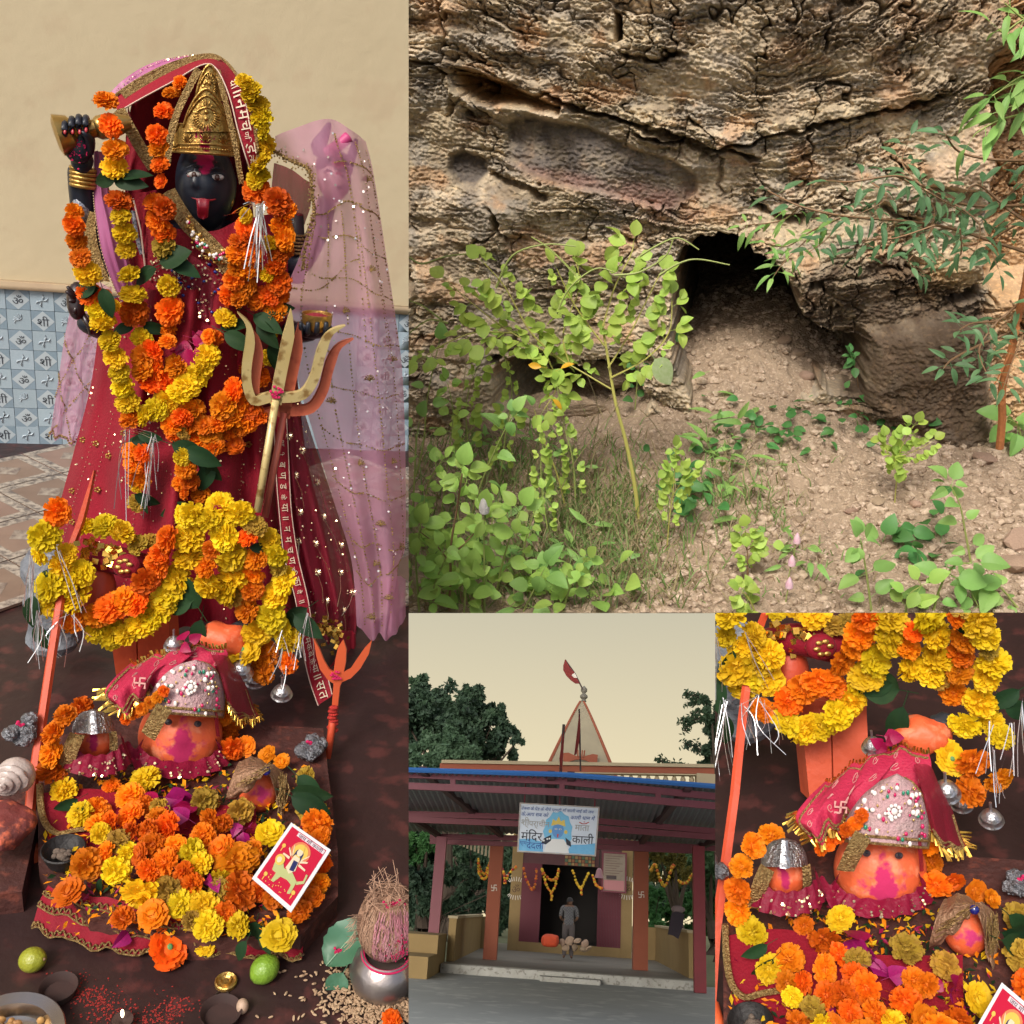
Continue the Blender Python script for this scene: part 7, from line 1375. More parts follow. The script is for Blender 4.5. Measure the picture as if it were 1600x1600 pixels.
TILES = {'om': mesh_of('tile', tile_geo('om'), [T_BASE[1], M_TDIA, M_TDARK], smooth=30), 'shri': mesh_of('tile', tile_geo('shri'), [T_BASE[1], M_TDIA, M_TDARK], smooth=30), 'leaf': mesh_of('tile', tile_geo('leaf'), [T_BASE[0], M_TREL], smooth=30), 'scroll': mesh_of('tile', tile_geo('scroll'), [T_BASE[0], M_TREL], smooth=30)}
ts = FL.m(LY(50, 580, YW)) * 33.2; zr = [zt - ts * (i + .5) for i in range(8)]; ts_z = ts * .97
dado = thing(FL, 'tile_dado', 'blue grey wall dado of small square tiles printed with sacred signs', 'tiles', V((0, YW, zt)))
xl = LY(29, 470, YW).x
for r in range(8):
    for c in list(range(-2, 5)) + list(range(16, 25)):
        kd = ('om', 'leaf')[c % 2] if r % 2 == 0 else ('scroll', 'shri')[c % 2]
        if r % 2 == 1: kd = ('leaf', 'shri')[c % 2] if (r // 2) % 2 else ('scroll', 'shri')[c % 2]
        x = xl + c * ts; z = zt - ts * .94 * (r + .5)
        if z - ts / 2 < ZF - .01: z = ZF + ts * .4
        inst('tile', TILES[kd], TRS(V((x, YW - .012, z)), Matrix.Identity(3), (ts, .1, ts * .94)), dado)
g = G(); g.bx(xl + 4.5 * ts, xl + 15.5 * ts, YW - .02, YW - .001, ZF, zt); part('plain_tiling', dado, g, T_BASE[0])
# floor: worn patterned tiles at the back, dark stained stone in front
nf = 20; rows = [[V((-2.6 + 5.0 * i / nf, .85 + (2.55 - .85) * j / nf, ZF)) for i in range(nf + 1)] for j in range(nf + 1)]
g = G().grid(rows); g.bx(-2.6, 2.4, .85, YW, ZF - .08, ZF - .004); fl = solo(FL, 'floor', g, M_FLOOR, kind='structure', smooth=0)
M_FT = [mat('floor_tile_brown', (.24, .165, .125), .45, c2=(.18, .12, .09), scale=7, rnd=.12), mat('floor_tile_pattern', (.36, .31, .25), .45, c2=(.16, .12, .10), scale=34, sharp=.7), mat('floor_tile_band', (.40, .35, .29), .45, c2=(.12, .10, .09), scale=46, sharp=.8)]
st = .26
def ftile():
    g = G(); h = st * .49; g.k = 0; g.bx(-h, h, -h, h, -.004, .004); g.k = 2
    for a in range(4): M = Matrix.Rotation(a * math.pi / 2, 3, 'Z'); g.add([M @ V(p) for p in ((-h, -h, .0046), (h, -h, .0046), (h - .035, -h + .035, .0046), (-h + .035, -h + .035, .0046))], [(0, 1, 2, 3)])
    g.k = 1; g.add([V((-.05, 0, .0048)), V((0, -.05, .0048)), V((.05, 0, .0048)), V((0, .05, .0048))], [(0, 1, 2, 3)]); return g
FTM = mesh_of('floor_tile', ftile(), M_FT, smooth=0)
Rz = Matrix.Rotation(math.radians(40), 3, 'Z')
for i in range(-16, 17):
    for j in range(-16, 17):
        p = Rz @ V((i * st, j * st, 0)) + V((0, 3.3, ZF + .004))
        if 2.66 < p.y < YW - .16 and -1.9 < p.x < 1.3: inst('floor_tile', FTM, TRS(p, Rz, 1), fl)
# ------------------------------------------------------------------ the black goddess statue
base = V((LY(315, 985, 2.8).x, 2.8, ZF))
idol = thing(FL, 'goddess_statue', 'black goddess statue with gold crown and tongue out under a red veil', 'statue', base)
def elL(px, py, Y, rx, ry, rz, g=None, seg=16, rings=11, fn=None):
    g = g or G(); c = LY(px, py, Y); k = FL.m(c); return g.ball(c, (rx * k, rz * k, ry * k), seg, rings, M=Matrix((FL.right, FL.fwd, FL.up)).transposed(), fn=fn)
KF = FL.m(LY(322, 290, 2.66))
def face_fn(d, nose=.16):
    x, z = d.x, d.z; f = 1.0; fr = max(0, -d.y)
    gs = lambda cx, cz, sx, sz: math.exp(-((x - cx) / sx) ** 2 - ((z - cz) / sz) ** 2) * fr
    f += nose * gs(0, -.20, .10, .10) + .07 * gs(0, .0, .07, .2) - .07 * (gs(.37, .14, .17, .09) + gs(-.37, .14, .17, .09)) + .05 * (gs(.42, -.2, .22, .2) + gs(-.42, -.2, .22, .2)) + .05 * gs(0, -.44, .26, .05) + .045 * gs(0, -.56, .2, .05) + .08 * gs(0, -.84, .24, .16) + .03 * (gs(.38, .30, .2, .05) + gs(-.38, .30, .2, .05))
    return f * (1 - (.16 * max(0, -z) ** 1.6) * abs(x) * 1.6)
hd = elL(322, 290, 2.70, 45, 72, 52, seg=56, rings=44, fn=face_fn); hk = hd
for s, ex in ((-1, 280), (1, 364)): elL(ex, 285, 2.72, 6, 15, 9, hd, 10, 8)
g = G(); g.tube([LY(322, 340, 2.74), LY(322, 385, 2.76)], [.045, .055], 16); join(hd, g)
hx, hz = LY(320, 250, 2.63).x - base.x, LY(320, 250, 2.63).z - base.z; part('head', idol, hd, stain('idol_black_marked', 'idol_black', (.50, .008, .09), [(hx, hz, 13 * KF, 17 * KF, 1.3)]), smooth=180)
M_EYE = mat('eye_white', (.42, .40, .38), .5); M_IRIS = mat('iris_brown', (.05, .018, .012), .4); M_LIP = mat('lip_red', (.36, .02, .03), .35); M_TONG = mat('tongue_red', (.44, .012, .035), .4, c2=(.36, .01, .03), scale=20, coat=.3)
for ex, ey in ((303, 273), (339, 277)):
    part('eye', idol, elL(ex, ey, 2.627, 11.5, 5, 5), M_EYE, smooth=180); part('iris', idol, elL(ex + .5, ey + .3, 2.6215, 4.6, 4.8, 3.6), M_IRIS, smooth=180)
    g = G(); P = [LY(ex + 12 * math.cos(a), ey - 1 - 6.0 * math.sin(a), 2.626) for a in [math.pi * j / 12 for j in range(13)]]; g.tube(P, 1.0 * KF, 5); part('eyelid', idol, g, M_BLK, smooth=180)
    g = G(); P = [LY(ex + 11 * math.cos(a), ey + 4.2 * math.sin(a), 2.626) for a in [math.pi * (.1 + .8 * j / 12) for j in range(13)]]; g.tube(P, .55 * KF, 5); part('lower_lid', idol, g, M_LIP, smooth=180)
    g = G(); sx = -1 if ex < 320 else 1; P = [LY(ex + dx * sx, ey - 14 + .02 * dx * dx - (2 if abs(dx) < 6 else 0), 2.625) for dx in (-12, -6, 0, 6, 12, 15)]; g.tube(P, [.8 * KF, 1.6 * KF, 1.8 * KF, 1.6 * KF, 1 * KF, .4 * KF], 6, flat=.5); part('eyebrow', idol, g, M_BLK, smooth=180)
g = G(); P = [LY(297, 307, 2.622), LY(306, 311, 2.611), LY(317, 311, 2.606), LY(328, 313, 2.611), LY(337, 311, 2.622)]; g.tube([V(p) for p in spl([tuple(p) for p in P], 13)], 1.5 * KF, 6); part('lips', idol, g, M_LIP, smooth=180)
rows = []
for i in range(12):
    v = i / 11; w = 10.5 * (1 - .25 * v) * (1 if v < .8 else math.sqrt(max(0, 1 - ((v - .8) / .2) ** 2)) + .02); rows.append([LY(317 + w * math.cos(a), 311 + 32 * v, 2.606 - .010 * math.sin(math.pi * min(1, v * 1.2)) - .007 * abs(math.sin(a)) + (.004 if j == 4 else 0)) for j, a in enumerate([math.pi * j / 8 for j in range(9)])])
part('tongue', idol, G().grid(rows), M_TONG, smooth=180)
g = G(); qq = random.Random(2)
for _ in range(60):
    v = qq.random() * .55; x, y = 320 + qq.gauss(0, 7 - 3 * v), 206 + 58 * v; dd = 2.592
    elL(x, y, dd + .0004 * (x - 320) ** 2 * .06 + (.010 * (v - .7) if y > 245 else 0), qq.uniform(1.5, 3.6), qq.uniform(1.5, 4.5), 1.2, g, 7, 4)
part('vermilion_mark', idol, g, M_GULAL, kind='stuff')
for ex, s in ((281, -1), (361, 1)): part('earring', idol, elL(ex, 308, 2.68, 4.5, 16, 5, fn=lambda d: 1 - .5 * max(0, d.z)), M_GOLD, smooth=180)
# crown: curved plates with raised rims
def crown_plate(name, top, x0, x1, y0, Yc, rad, nrow=12, n=34):
    rows = []
    for i in range(nrow + 1):
        v = i / nrow; rows.append([LY(x, y0(x) + (top(x) - y0(x)) * v, Yc + rad - math.sqrt(max(1e-6, rad ** 2 - min(rad * .98, abs(x - 322) * KF) ** 2)) + .012 * v) for x in [x0 + (x1 - x0) * j / n for j in range(n + 1)]])
    part(name, idol, G().grid(rows), stain('crown_gold_marked', 'gold', (.50, .012, .10), [(LY(321, 222, 2.6).x - base.x, LY(321, 222, 2.6).z - base.z, 9 * KF, 26 * KF, .95)]), smooth=180); return rows
crown = part('crown', idol, G().ball(LY(322, 222, 2.74), (.076, .07, .05), 20, 12), M_GOLD, smooth=180)
def cr(g, name='crown_relief'): part(name, crown, g, M_GOLD, smooth=180, kind='stuff')
yb = lambda x: 239 + .06 * (x - 272)
def arch(cx, hw, base, peak, p=1.5): return lambda x: base - (base - peak) * max(0, 1 - abs((x - cx) / hw) ** p) ** .8 if abs(x - cx) < hw else base
RB = crown_plate('crown_plate', lambda x: min(arch(322, 54, 212, 188, 2)(x), 193 if abs(abs(x - 322) - 34) < 11 else 205), 269, 375, yb, 2.585, .082, 8, 44)
RF_ = crown_plate('crown_plate', arch(323, 37, 206, 139, 1.7), 287, 359, lambda x: 206, 2.583, .09)
RK = crown_plate('crown_plate', arch(328, 22, 158, 102, 1.8), 307, 349, lambda x: 158, 2.62, .10)
g = G()
for R_, sc in ((RF_, 1), (RF_, .78), (RF_, .42), (RK, 1), (RK, .72), (RK, .4)):
    n = len(R_[0]); P = []
    for j in range(n): u = .5 + (j / (n - 1) - .5) * sc; P.append(at_uv(R_, u, .99 * sc + (1 - sc) * .25) - FL.fwd * .003)
    g.tube(P, (.0032 if sc == 1 else .0022), 6)
for v in (.04, .3, .97): g.tube([at_uv(RB, j / 40, v) - FL.fwd * .003 for j in range(41)], .0036 if v < .1 else .0024, 6)
cr(g, 'crown_rim')
g = G()
for R_, ctr, r in ((RF_, (.5, .38), .34), (RK, (.5, .40), .34)):
    for j in range(24): a = 6.2832 * j / 24; g.tube([at_uv(R_, ctr[0] + .17 * math.cos(a), ctr[1] + .22 * math.sin(a)) - FL.fwd * .003, at_uv(R_, ctr[0] + .30 * math.cos(a), ctr[1] + .38 * math.sin(a)) - FL.fwd * .003], .0014, 4)
    for d in (-.09, .07): g.ball(at_uv(R_, ctr[0], ctr[1] + d) - FL.fwd * .004, .005, 8, 6)
for cx in (.22, .5, .78):
    for j in range(9): a = math.pi * (.08 + .84 * j / 8); g.tube([at_uv(RB, cx + .02 * math.cos(a), .34 + .08 * math.sin(a)) - FL.fwd * .004, at_uv(RB, cx + .085 * math.cos(a), .34 + .5 * math.sin(a)) - FL.fwd * .004], .0017, 4)
for j in range(26): g.ball(at_uv(RB, (j + .5) / 26, .17) - FL.fwd * .002, .0028, 6, 5)
cr(g)
# body under the clothes, one surface: torso, arms
bm_pts = {'p': ((315, 620), 2.80, .20), 'w': ((318, 500), 2.78, .16), 'c': ((322, 420), 2.76, .15), 's': ((322, 375), 2.76, .10), 'n': ((322, 350), 2.75, .06),
          'sl': ((235, 385), 2.76, .07), 'el': ((150, 420), 2.70, .05), 'wl': ((128, 300), 2.64, .036), 'hl': ((126, 255), 2.62, .036), 'sr': ((405, 385), 2.76, .07), 'er': ((470, 420), 2.74, .05), 'wr': ((505, 345), 2.74, .036), 'hr': ((512, 305), 2.74, .034),
          'e2': ((170, 520), 2.74, .045), 'h2': ((128, 500), 2.66, .034), 'e3': ((450, 520), 2.72, .045), 'h3': ((485, 518), 2.50, .032)}
segs = [('p', 'w'), ('w', 'c'), ('c', 's'), ('s', 'n'), ('s', 'sl'), ('sl', 'el'), ('el', 'wl'), ('wl', 'hl'), ('s', 'sr'), ('sr', 'er'), ('er', 'wr'), ('wr', 'hr'), ('c', 'e2'), ('e2', 'h2'), ('c', 'e3'), ('e3', 'h3')]
ks = list(bm_pts); me = bpy.data.meshes.new('statue_body'); me.from_pydata([tuple(LY(*bm_pts[k][0], bm_pts[k][1])) for k in ks], [(ks.index(a), ks.index(b)) for a, b in segs], [])
o = bpy.data.objects.new('statue_body', me); COL.objects.link(o); o.modifiers.new('skin', 'SKIN'); sb = o.modifiers.new('smooth', 'SUBSURF'); sb.levels = 2
for i, k in enumerate(ks): me.skin_vertices[0].data[i].radius = (bm_pts[k][2], bm_pts[k][2] * .8); me.skin_vertices[0].data[i].use_root = k == 'p'
b2 = bpy.data.meshes.new_from_object(o.evaluated_get(bpy.context.evaluated_depsgraph_get())); bpy.data.objects.remove(o)
g = G(); g.add([v.co.copy() for v in b2.vertices], [tuple(f.vertices) for f in b2.polygons]); part('body', idol, g, M_BLK, smooth=180)
# raised fist round the sword hilt
fist = elL(123, 222, 2.60, 25, 34, 20, seg=20, rings=14); elL(128, 250, 2.61, 17, 22, 15, fist, 16, 10)
k_ = FL.m(LY(120, 210, 2.58))
for i, (x, y) in enumerate(((101, 196), (112, 190), (123, 187), (134, 188))):
    P = [LY(x + 3, y + 12, 2.60), LY(x + 1, y - 3, 2.585), LY(x, y - 2, 2.56), LY(x, y + 8, 2.545), LY(x + 1, y + 19, 2.555)]; fist.tube([V(p) for p in spl([tuple(p) for p in P], 12)], [5.2 * k_] * 8 + [4.8 * k_, 4.4 * k_, 4 * k_, 2.8 * k_], 8)
P = [LY(140, 238, 2.585), LY(141, 222, 2.565), LY(134, 210, 2.55), LY(126, 207, 2.55)]; fist.tube([V(p) for p in spl([tuple(p) for p in P], 10)], [7 * k_] * 5 + [6 * k_, 5.6 * k_, 5 * k_, 4.4 * k_, 3.4 * k_], 8)
part('fist', idol, fist, M_BLK, smooth=180)
for x, y in ((101, 206), (113, 206), (124, 206), (134, 203)): part('fingernail', idol, elL(x + .5, y, 2.541, 2.5, 4, 1.6), M_LIP, smooth=180)
g = G(); qq = random.Random(8); [elL(122 + qq.gauss(0, 6), 234 + qq.gauss(0, 8), 2.566 + .004 * qq.random(), qq.uniform(.8, 2.4), qq.uniform(.8, 2.4), 1, g, 6, 4) for _ in range(70)]; part('powder_mark', idol, g, M_GULAL, kind='stuff')
g = G()
for j in range(5): c = LY(130, 264 + j * 6.5, 2.62); g.tube([c + V((math.cos(a) * 18 * k_, math.sin(a) * 15 * k_, -.002 * math.cos(a))) for a in [6.2832 * i / 20 for i in range(21)]], 3.4 * k_, 7, cap=False)
part('bangles', idol, g, M_GOLD, smooth=180)
g = G(); c = LY(130, 325, 2.64); g.lathe([(16 * k_, -24 * k_), (17 * k_, 0), (15 * k_, 26 * k_)], 18, c=c); part('arm_band', idol, g, mat('sequin_band', (.45, .47, .52), .3, metal=.6, c2=(.10, .11, .14), scale=150, sharp=.8), smooth=180)
# gold hilt of the raised sword
sw = thing(FL, 'raised_sword', 'gold sword hilt gripped in the raised black fist', 'sword', LY(150, 205, 2.6))
A0, A1 = LY(86, 212, 2.585), LY(232, 186, 2.62); g = G(); ax = (A1 - A0).normalized(); L_ = (A1 - A0).length; g.lathe([(0, 0), (20 * k_, 0), (31 * k_, .006), (26 * k_, .035), (13 * k_, .05), (14 * k_, .11), (14 * k_, L_ * .42), (18 * k_, L_ * .46), (19 * k_, L_ * .56), (17 * k_, L_ * .66), (10 * k_, L_ * .8)], 24, M=basis(ax), c=A0); part('hilt', sw, g, mat('hilt_gold', (.50, .33, .10), .28, metal=.75, c2=(.38, .24, .07), scale=12), smooth=50)
# lower left hand, spread fingers
g = G(); elL(120, 470, 2.63, 15, 30, 14, g)
for (x, y, l) in ((106, 448, -1), (104, 455, 0), (108, 470, 1), (116, 490, 2)): P = [LY(122, 478, 2.63), LY((122 + x) / 2, (470 + y) / 2, 2.61), LY(x, y, 2.6)]; g.tube(P, [6 * k_, 5 * k_, 3 * k_], 8)
P = [LY(128, 490, 2.62), LY(140, 510, 2.61), LY(142, 522, 2.61)]; g.tube(P, [6 * k_, 5 * k_, 3.5 * k_], 8)
part('lower_hand', idol, g, mat('idol_brown_black', (.022, .010, .012), .35, coat=.3), smooth=180)
# hand with the bowl
g = G(); elL(490, 514, 2.47, 30, 15, 22, g)
for j, x in enumerate((468, 480, 494, 508)): P = [LY(x, 522, 2.47), LY(x + 1, 518, 2.43), LY(x + 2, 504, 2.42)]; g.tube(P, [6 * k_, 5 * k_, 3.6 * k_], 8)
part('bowl_hand', idol, g, M_BLK, smooth=180)
bw = thing(FL, 'brass_bowl', 'brass bowl of red powder held in the lower right hand', 'bowl', LY(495, 500, 2.6)); c = LY(495, 506, 2.46)
g = G(); g.lathe([(0, -14 * k_), (16 * k_, -12 * k_), (25 * k_, 2 * k_), (26 * k_, 18 * k_), (24 * k_, 18 * k_), (22 * k_, 8 * k_), (0, 6 * k_)], 24, c=c); part('bowl', bw, g, M_GOLD, smooth=50); g = G(); g.lathe([(23 * k_, 12 * k_), (10 * k_, 17 * k_), (0, 18 * k_)], 20, c=c); part('red_powder', bw, g, mat('powder_dark_red', (.22, .01, .02), .9, bump=.4, bscale=120))
# severed head held up under the pink veil
hh = thing(FL, 'severed_head', 'moustached male head held by its hair beneath the pink veil', 'sculpture', LY(522, 290, 2.72))
part('head', hh, elL(522, 283, 2.70, 26, 34, 28, seg=34, rings=26, fn=lambda d: face_fn(d, .2)), mat('head_skin', (.80, .55, .52), .5), smooth=180)
g = G(); elL(522, 262, 2.72, 29, 24, 30, g, fn=lambda d: 1 + .04 * math.sin(14 * d.x)); P = [LY(536, 250, 2.70), LY(510, 238, 2.68), LY(495, 232, 2.68), LY(505, 215, 2.69), LY(515, 192, 2.70)]; g.tube([V(p) for p in spl([tuple(p) for p in P], 14)], [12 * k_] * 10 + [10 * k_, 8 * k_, 6 * k_, 3 * k_], 10); P = [LY(545, 258, 2.70), LY(552, 235, 2.70), LY(556, 218, 2.71)]; g.tube(P, [10 * k_, 8 * k_, 4 * k_], 8); part('hair', hh, g, mat('hair_dark', (.02, .006, .025), .5), smooth=180)
g = G(); P = [LY(508, 240, 2.665), LY(528, 228, 2.66), LY(545, 214, 2.665)]; g.tube([V(p) for p in spl([tuple(p) for p in P], 10)], 10 * k_, 9); part('turban_fold', hh, g, mat('turban_pink', (.48, .05, .18), .5), smooth=180)
for s in (-1, 1):
    g = G(); P = [LY(524 + s * 2, 291, 2.655), LY(524 + s * 9, 294, 2.658), LY(524 + s * 13, 288, 2.664)]; g.tube([V(p) for p in spl([tuple(p) for p in P], 8)], [3 * k_] * 4 + [2.6 * k_, 2 * k_, 1.4 * k_, .8 * k_], 6); part('moustache', hh, g, MATS['hair_dark'])
    part('eye', hh, elL(523 + s * 10, 275, 2.662, 5, 2.4, 2), MATS['hair_dark']); g = G(); g.tube([LY(523 + s * 5, 268, 2.662), LY(523 + s * 11, 265, 2.664), LY(523 + s * 17, 269, 2.67)], 1.2 * k_, 5); part('eyebrow', hh, g, MATS['hair_dark'])
g = G(); qq = random.Random(5); [elL(528 + qq.gauss(0, 5), 258 + qq.gauss(0, 6), 2.66, 2.5, 2.5, 1.5, g, 7, 4) for _ in range(20)]; part('powder_mark', hh, g, M_GULAL, kind='stuff')
g = G(); c = LY(508, 335, 2.72); g.lathe([(13 * k_, -28 * k_), (14 * k_, 28 * k_)], 16, c=c); part('arm_band', idol, g, MATS['sequin_band'])
# ------------------------------------------------------------------ clothes
def clothp(name, parent, rows, m, nu=40, nv=30, amp=.01, n=5, ph=0., **kw): S = sheet(LY, rows, nu, nv, amp, n, ph, **kw); part(name, parent, G().grid(S), m, smooth=180); return S
SK = clothp('skirt', idol, [[(158, 470, 2.72), (240, 450, 2.56), (320, 450, 2.52), (400, 450, 2.56), (452, 480, 2.72)], [(142, 600, 2.78), (220, 600, 2.54), (310, 600, 2.48), (400, 600, 2.53), (466, 600, 2.74)], [(112, 720, 2.80), (200, 720, 2.50), (305, 720, 2.42), (410, 720, 2.49), (480, 720, 2.74)], [(86, 820, 2.80), (190, 830, 2.46), (300, 830, 2.36), (420, 830, 2.45), (505, 820, 2.74)], [(70, 920, 2.78), (180, 960, 2.44), (300, 980, 2.34), (430, 980, 2.42), (530, 940, 2.70)]], M_REDB, 90, 60, .030, 6, .4)
qq = random.Random(12); part('sequins', idol, discs(FL, [at_uv(SK, qq.uniform(.02, .98), qq.uniform(.05, .98)) for _ in range(330)], 1.5 * k_, .006, qq), M_SEQ, kind='stuff', smooth=0)
g = G()
for u, v in ((.05, .42), (.12, .44), (.06, .60), (.16, .62), (.09, .72), (.04, .66), (.18, .50), (.25, .80), (.4, .9), (.62, .86), (.72, .7), (.22, .40), (.70, .45), (.12, .82)):
    p = at_uv(SK, u, v) - FL.fwd * .008
    for j in range(5): a = 1.2566 * j; g.ball(p + (FL.right * math.cos(a) + FL.up * math.sin(a)) * 4 * k_, (3 * k_, 3 * k_, 2 * k_), 7, 5)
part('gold_motifs', idol, g, M_GOLD, kind='stuff')
g = G()
for u in (.08, .14, .30, .66, .74, .82):
    for j in range(34): v = .35 + .55 * j / 34; g.ball(at_uv(SK, u + .02 * math.sin(v * 5), v) - FL.fwd * .004, 1.1 * k_, 5, 4)
part('bead_lines', idol, g, M_SEQ, kind='stuff')
BD = clothp('bodice', idol, [[(196, 330, 2.68), (250, 350, 2.62), (322, 362, 2.60), (384, 342, 2.63), (446, 330, 2.68)], [(190, 400, 2.68), (250, 410, 2.58), (320, 410, 2.55), (392, 405, 2.58), (450, 400, 2.68)], [(190, 470, 2.68), (250, 470, 2.56), (320, 470, 2.53), (395, 470, 2.56), (448, 470, 2.68)], [(200, 560, 2.68), (250, 570, 2.55), (320, 580, 2.51), (390, 570, 2.55), (440, 560, 2.68)]], M_RED, 60, 40, .012, 4, 2.)
qq = random.Random(13); part('sequins', idol, discs(FL, [at_uv(BD, qq.uniform(.2, .85), qq.uniform(.2, .8)) for _ in range(220)], 1.9 * k_, .006, qq), M_SEQ, kind='stuff', smooth=0)
g = G()
for _ in range(16): u, v = qq.uniform(.25, .8), qq.uniform(.3, .7); g.ball(at_uv(BD, u, v) - FL.fwd * .006, (3.6 * k_, 2.5 * k_, 3 * k_), 8, 6)
part('blue_stones', idol, g, mat('stone_blue', (.01, .03, .26), .15, coat=.6), kind='stuff')
g = G()
for _ in range(26):
    u, v = qq.uniform(.25, .8), qq.uniform(.25, .75); a0 = qq.uniform(0, 6); g.tube([at_uv(BD, u + .02 * math.cos(a0 + a * .5) * (1 - a / 12), v + .03 * math.sin(a0 + a * .5) * (1 - a / 12)) - FL.fwd * .005 for a in range(9)], .9 * k_, 4)
part('gold_scrolls', idol, g, M_GOLDT, kind='stuff')
def ribbon(name, parent, pts, w, m, n=24, lift=0):
    P = [V(p) for p in spl([tuple(LY(*p)) for p in pts], n)]; rows = []; k = FL.m(P[0])
    for i, p in enumerate(P): d = (P[min(i + 1, n - 1)] - P[max(i - 1, 0)]).normalized(); s = d.cross(FL.fwd).normalized() * w * k / 2; rows.append([p - s, p - FL.fwd * .006, p + s])
    part(name, parent, G().grid(rows), m, smooth=180); return P
ribbon('sari_border', idol, [(262, 300, 2.60), (290, 345, 2.56), (330, 385, 2.53), (365, 425, 2.52), (388, 455, 2.53)], 26, M_GOLDT)
ribbon('sari_border', idol, [(284, 330, 2.57), (310, 368, 2.53), (345, 398, 2.51), (378, 420, 2.52)], 12, M_GOLDT)
PL = clothp('sari_pleat', idol, [[(276, 392, 2.55), (310, 405, 2.53), (352, 452, 2.52)], [(268, 430, 2.545), (310, 455, 2.52), (348, 490, 2.515)], [(286, 480, 2.54), (318, 500, 2.51), (340, 520, 2.51)]], M_REDN, 24, 20, .006, 6)
qq = random.Random(14); part('sequins', idol, discs(FL, [at_uv(PL, qq.uniform(.05, .95), qq.uniform(.05, .95)) for _ in range(110)], 1.8 * k_, .005, qq), M_SEQ, kind='stuff', smooth=0)
g = G(); [g.ball(at_uv(PL, qq.uniform(.1, .9), qq.uniform(.1, .9)) - FL.fwd * .004, (3 * k_, 2 * k_, 2.4 * k_), 7, 5) for _ in range(12)]; part('blue_stones', idol, g, MATS['stone_blue'], kind='stuff')
g = G(); qq = random.Random(3)
for _ in range(200): x, y = qq.uniform(292, 392), 0; u = (x - 292) / 100; y = 338 + 62 * math.sin(math.pi * u * .9) ** .7 + qq.gauss(0, 7); elL(x, y, 2.515 + .02 * abs(u - .5), qq.uniform(1.8, 4.6), qq.uniform(1.8, 4.6), 2.6, g, 7, 5)
part('necklace', idol, g, M_GOLD, smooth=180)
for m_, cc, n in (('pearl', 0, 30), ('emerald', 0, 6), ('ruby', 0, 14)):
    g = G()
    for _ in range(n): x = qq.uniform(292, 392); u = (x - 292) / 100; elL(x, 340 + 62 * math.sin(math.pi * u * .9) ** .7 + qq.gauss(0, 6), 2.507 + .02 * abs(u - .5), 2.8, 2.8, 2.4, g, 7, 5)
    part(m_ + '_beads', idol, g, MATS[m_], smooth=180, kind='stuff')
# red veil over crown and arm
rv = thing(FL, 'red_veil', 'deep red veil with gold edging arched over the crown and raised arm', 'veil', LY(322, 150, 2.78))
def cv(name, rows, m, **k): return clothp(name, rv, rows, m, **k)
cv('inner_cloth', [[(205, 165, 2.72), (250, 132, 2.78), (322, 98, 2.80), (352, 112, 2.80), (384, 165, 2.78)], [(196, 220, 2.72), (245, 215, 2.78), (320, 200, 2.84), (370, 200, 2.82), (394, 225, 2.76)], [(205, 280, 2.74), (245, 290, 2.78), (320, 290, 2.84), (372, 280, 2.80), (392, 280, 2.74)], [(200, 390, 2.76), (245, 400, 2.74), (300, 400, 2.80), (350, 400, 2.80), (400, 380, 2.76)]], M_REDB, nu=60, nv=40, amp=.012, n=6)
ARC = cv('arched_edge', [[(172, 156, 2.70), (214, 126, 2.72), (264, 101, 2.74), (318, 87, 2.74), (352, 96, 2.72), (384, 140, 2.62), (398, 195, 2.58), (404, 240, 2.57), (398, 270, 2.58)], [(186, 176, 2.66), (224, 154, 2.66), (272, 128, 2.655), (316, 103, 2.65), (338, 108, 2.63), (358, 150, 2.60), (372, 205, 2.57), (384, 245, 2.56), (392, 268, 2.57)]], M_RED, nu=70, nv=8, amp=.002, n=3)
for v, w in ((.05, 7), (.97, 3)):
    g = G(); g.tube([at_uv(ARC, u / 60, v) - FL.fwd * .003 for u in range(61)], w * .4 * k_, 6); part('gold_edge', rv, g, M_GOLDT if v < .5 else mat('edge_cream', (.62, .45, .36), .5), smooth=180)
g = G().grid(strip(ARC, [(.06, .35), (.25, .35), (.48, .3)], None, 13 * k_, FL, .005, 30)); part('sequin_band', rv, g, M_GOLDT, smooth=180)
part('printed_letters', rv, glyphs_along(FL, [at_uv(ARC, .58 + .36 * j / 20, .5) for j in range(21)], ['या', '॥', 'न', 'म', 'च', 'णि', 'ड', 'कै'], 19 * k_, .006), mat('print_gold_white', (.62, .50, .36), .5), smooth=0)
ribbon('gold_trim', rv, [(186, 172, 2.645), (205, 205, 2.64), (225, 240, 2.64), (240, 262, 2.645)], 19, M_GOLDT); ribbon('gold_trim', rv, [(310, 108, 2.64), (296, 135, 2.63), (277, 176, 2.62), (266, 215, 2.615), (261, 256, 2.63)], 12, M_GOLDT); ribbon('gold_trim', rv, [(340, 110, 2.635), (354, 165, 2.60), (366, 220, 2.58), (378, 288, 2.60)], 9, M_GOLDT)
cv('arm_drape', [[(200, 165, 2.70), (215, 215, 2.68), (238, 262, 2.67)], [(198, 200, 2.73), (205, 255, 2.71), (225, 300, 2.70)], [(194, 250, 2.74), (200, 300, 2.72), (218, 340, 2.71)], [(196, 330, 2.74), (206, 360, 2.72), (226, 400, 2.7)]], M_REDB, nu=20, nv=24, amp=.008, n=3)
cv('shoulder_fall', [[(208, 300, 2.66), (226, 300, 2.65), (246, 296, 2.66)], [(206, 400, 2.64), (222, 400, 2.62), (242, 400, 2.62)], [(212, 490, 2.62), (226, 490, 2.60), (244, 490, 2.60)]], M_RED, nu=16, nv=26, amp=.006, n=3)
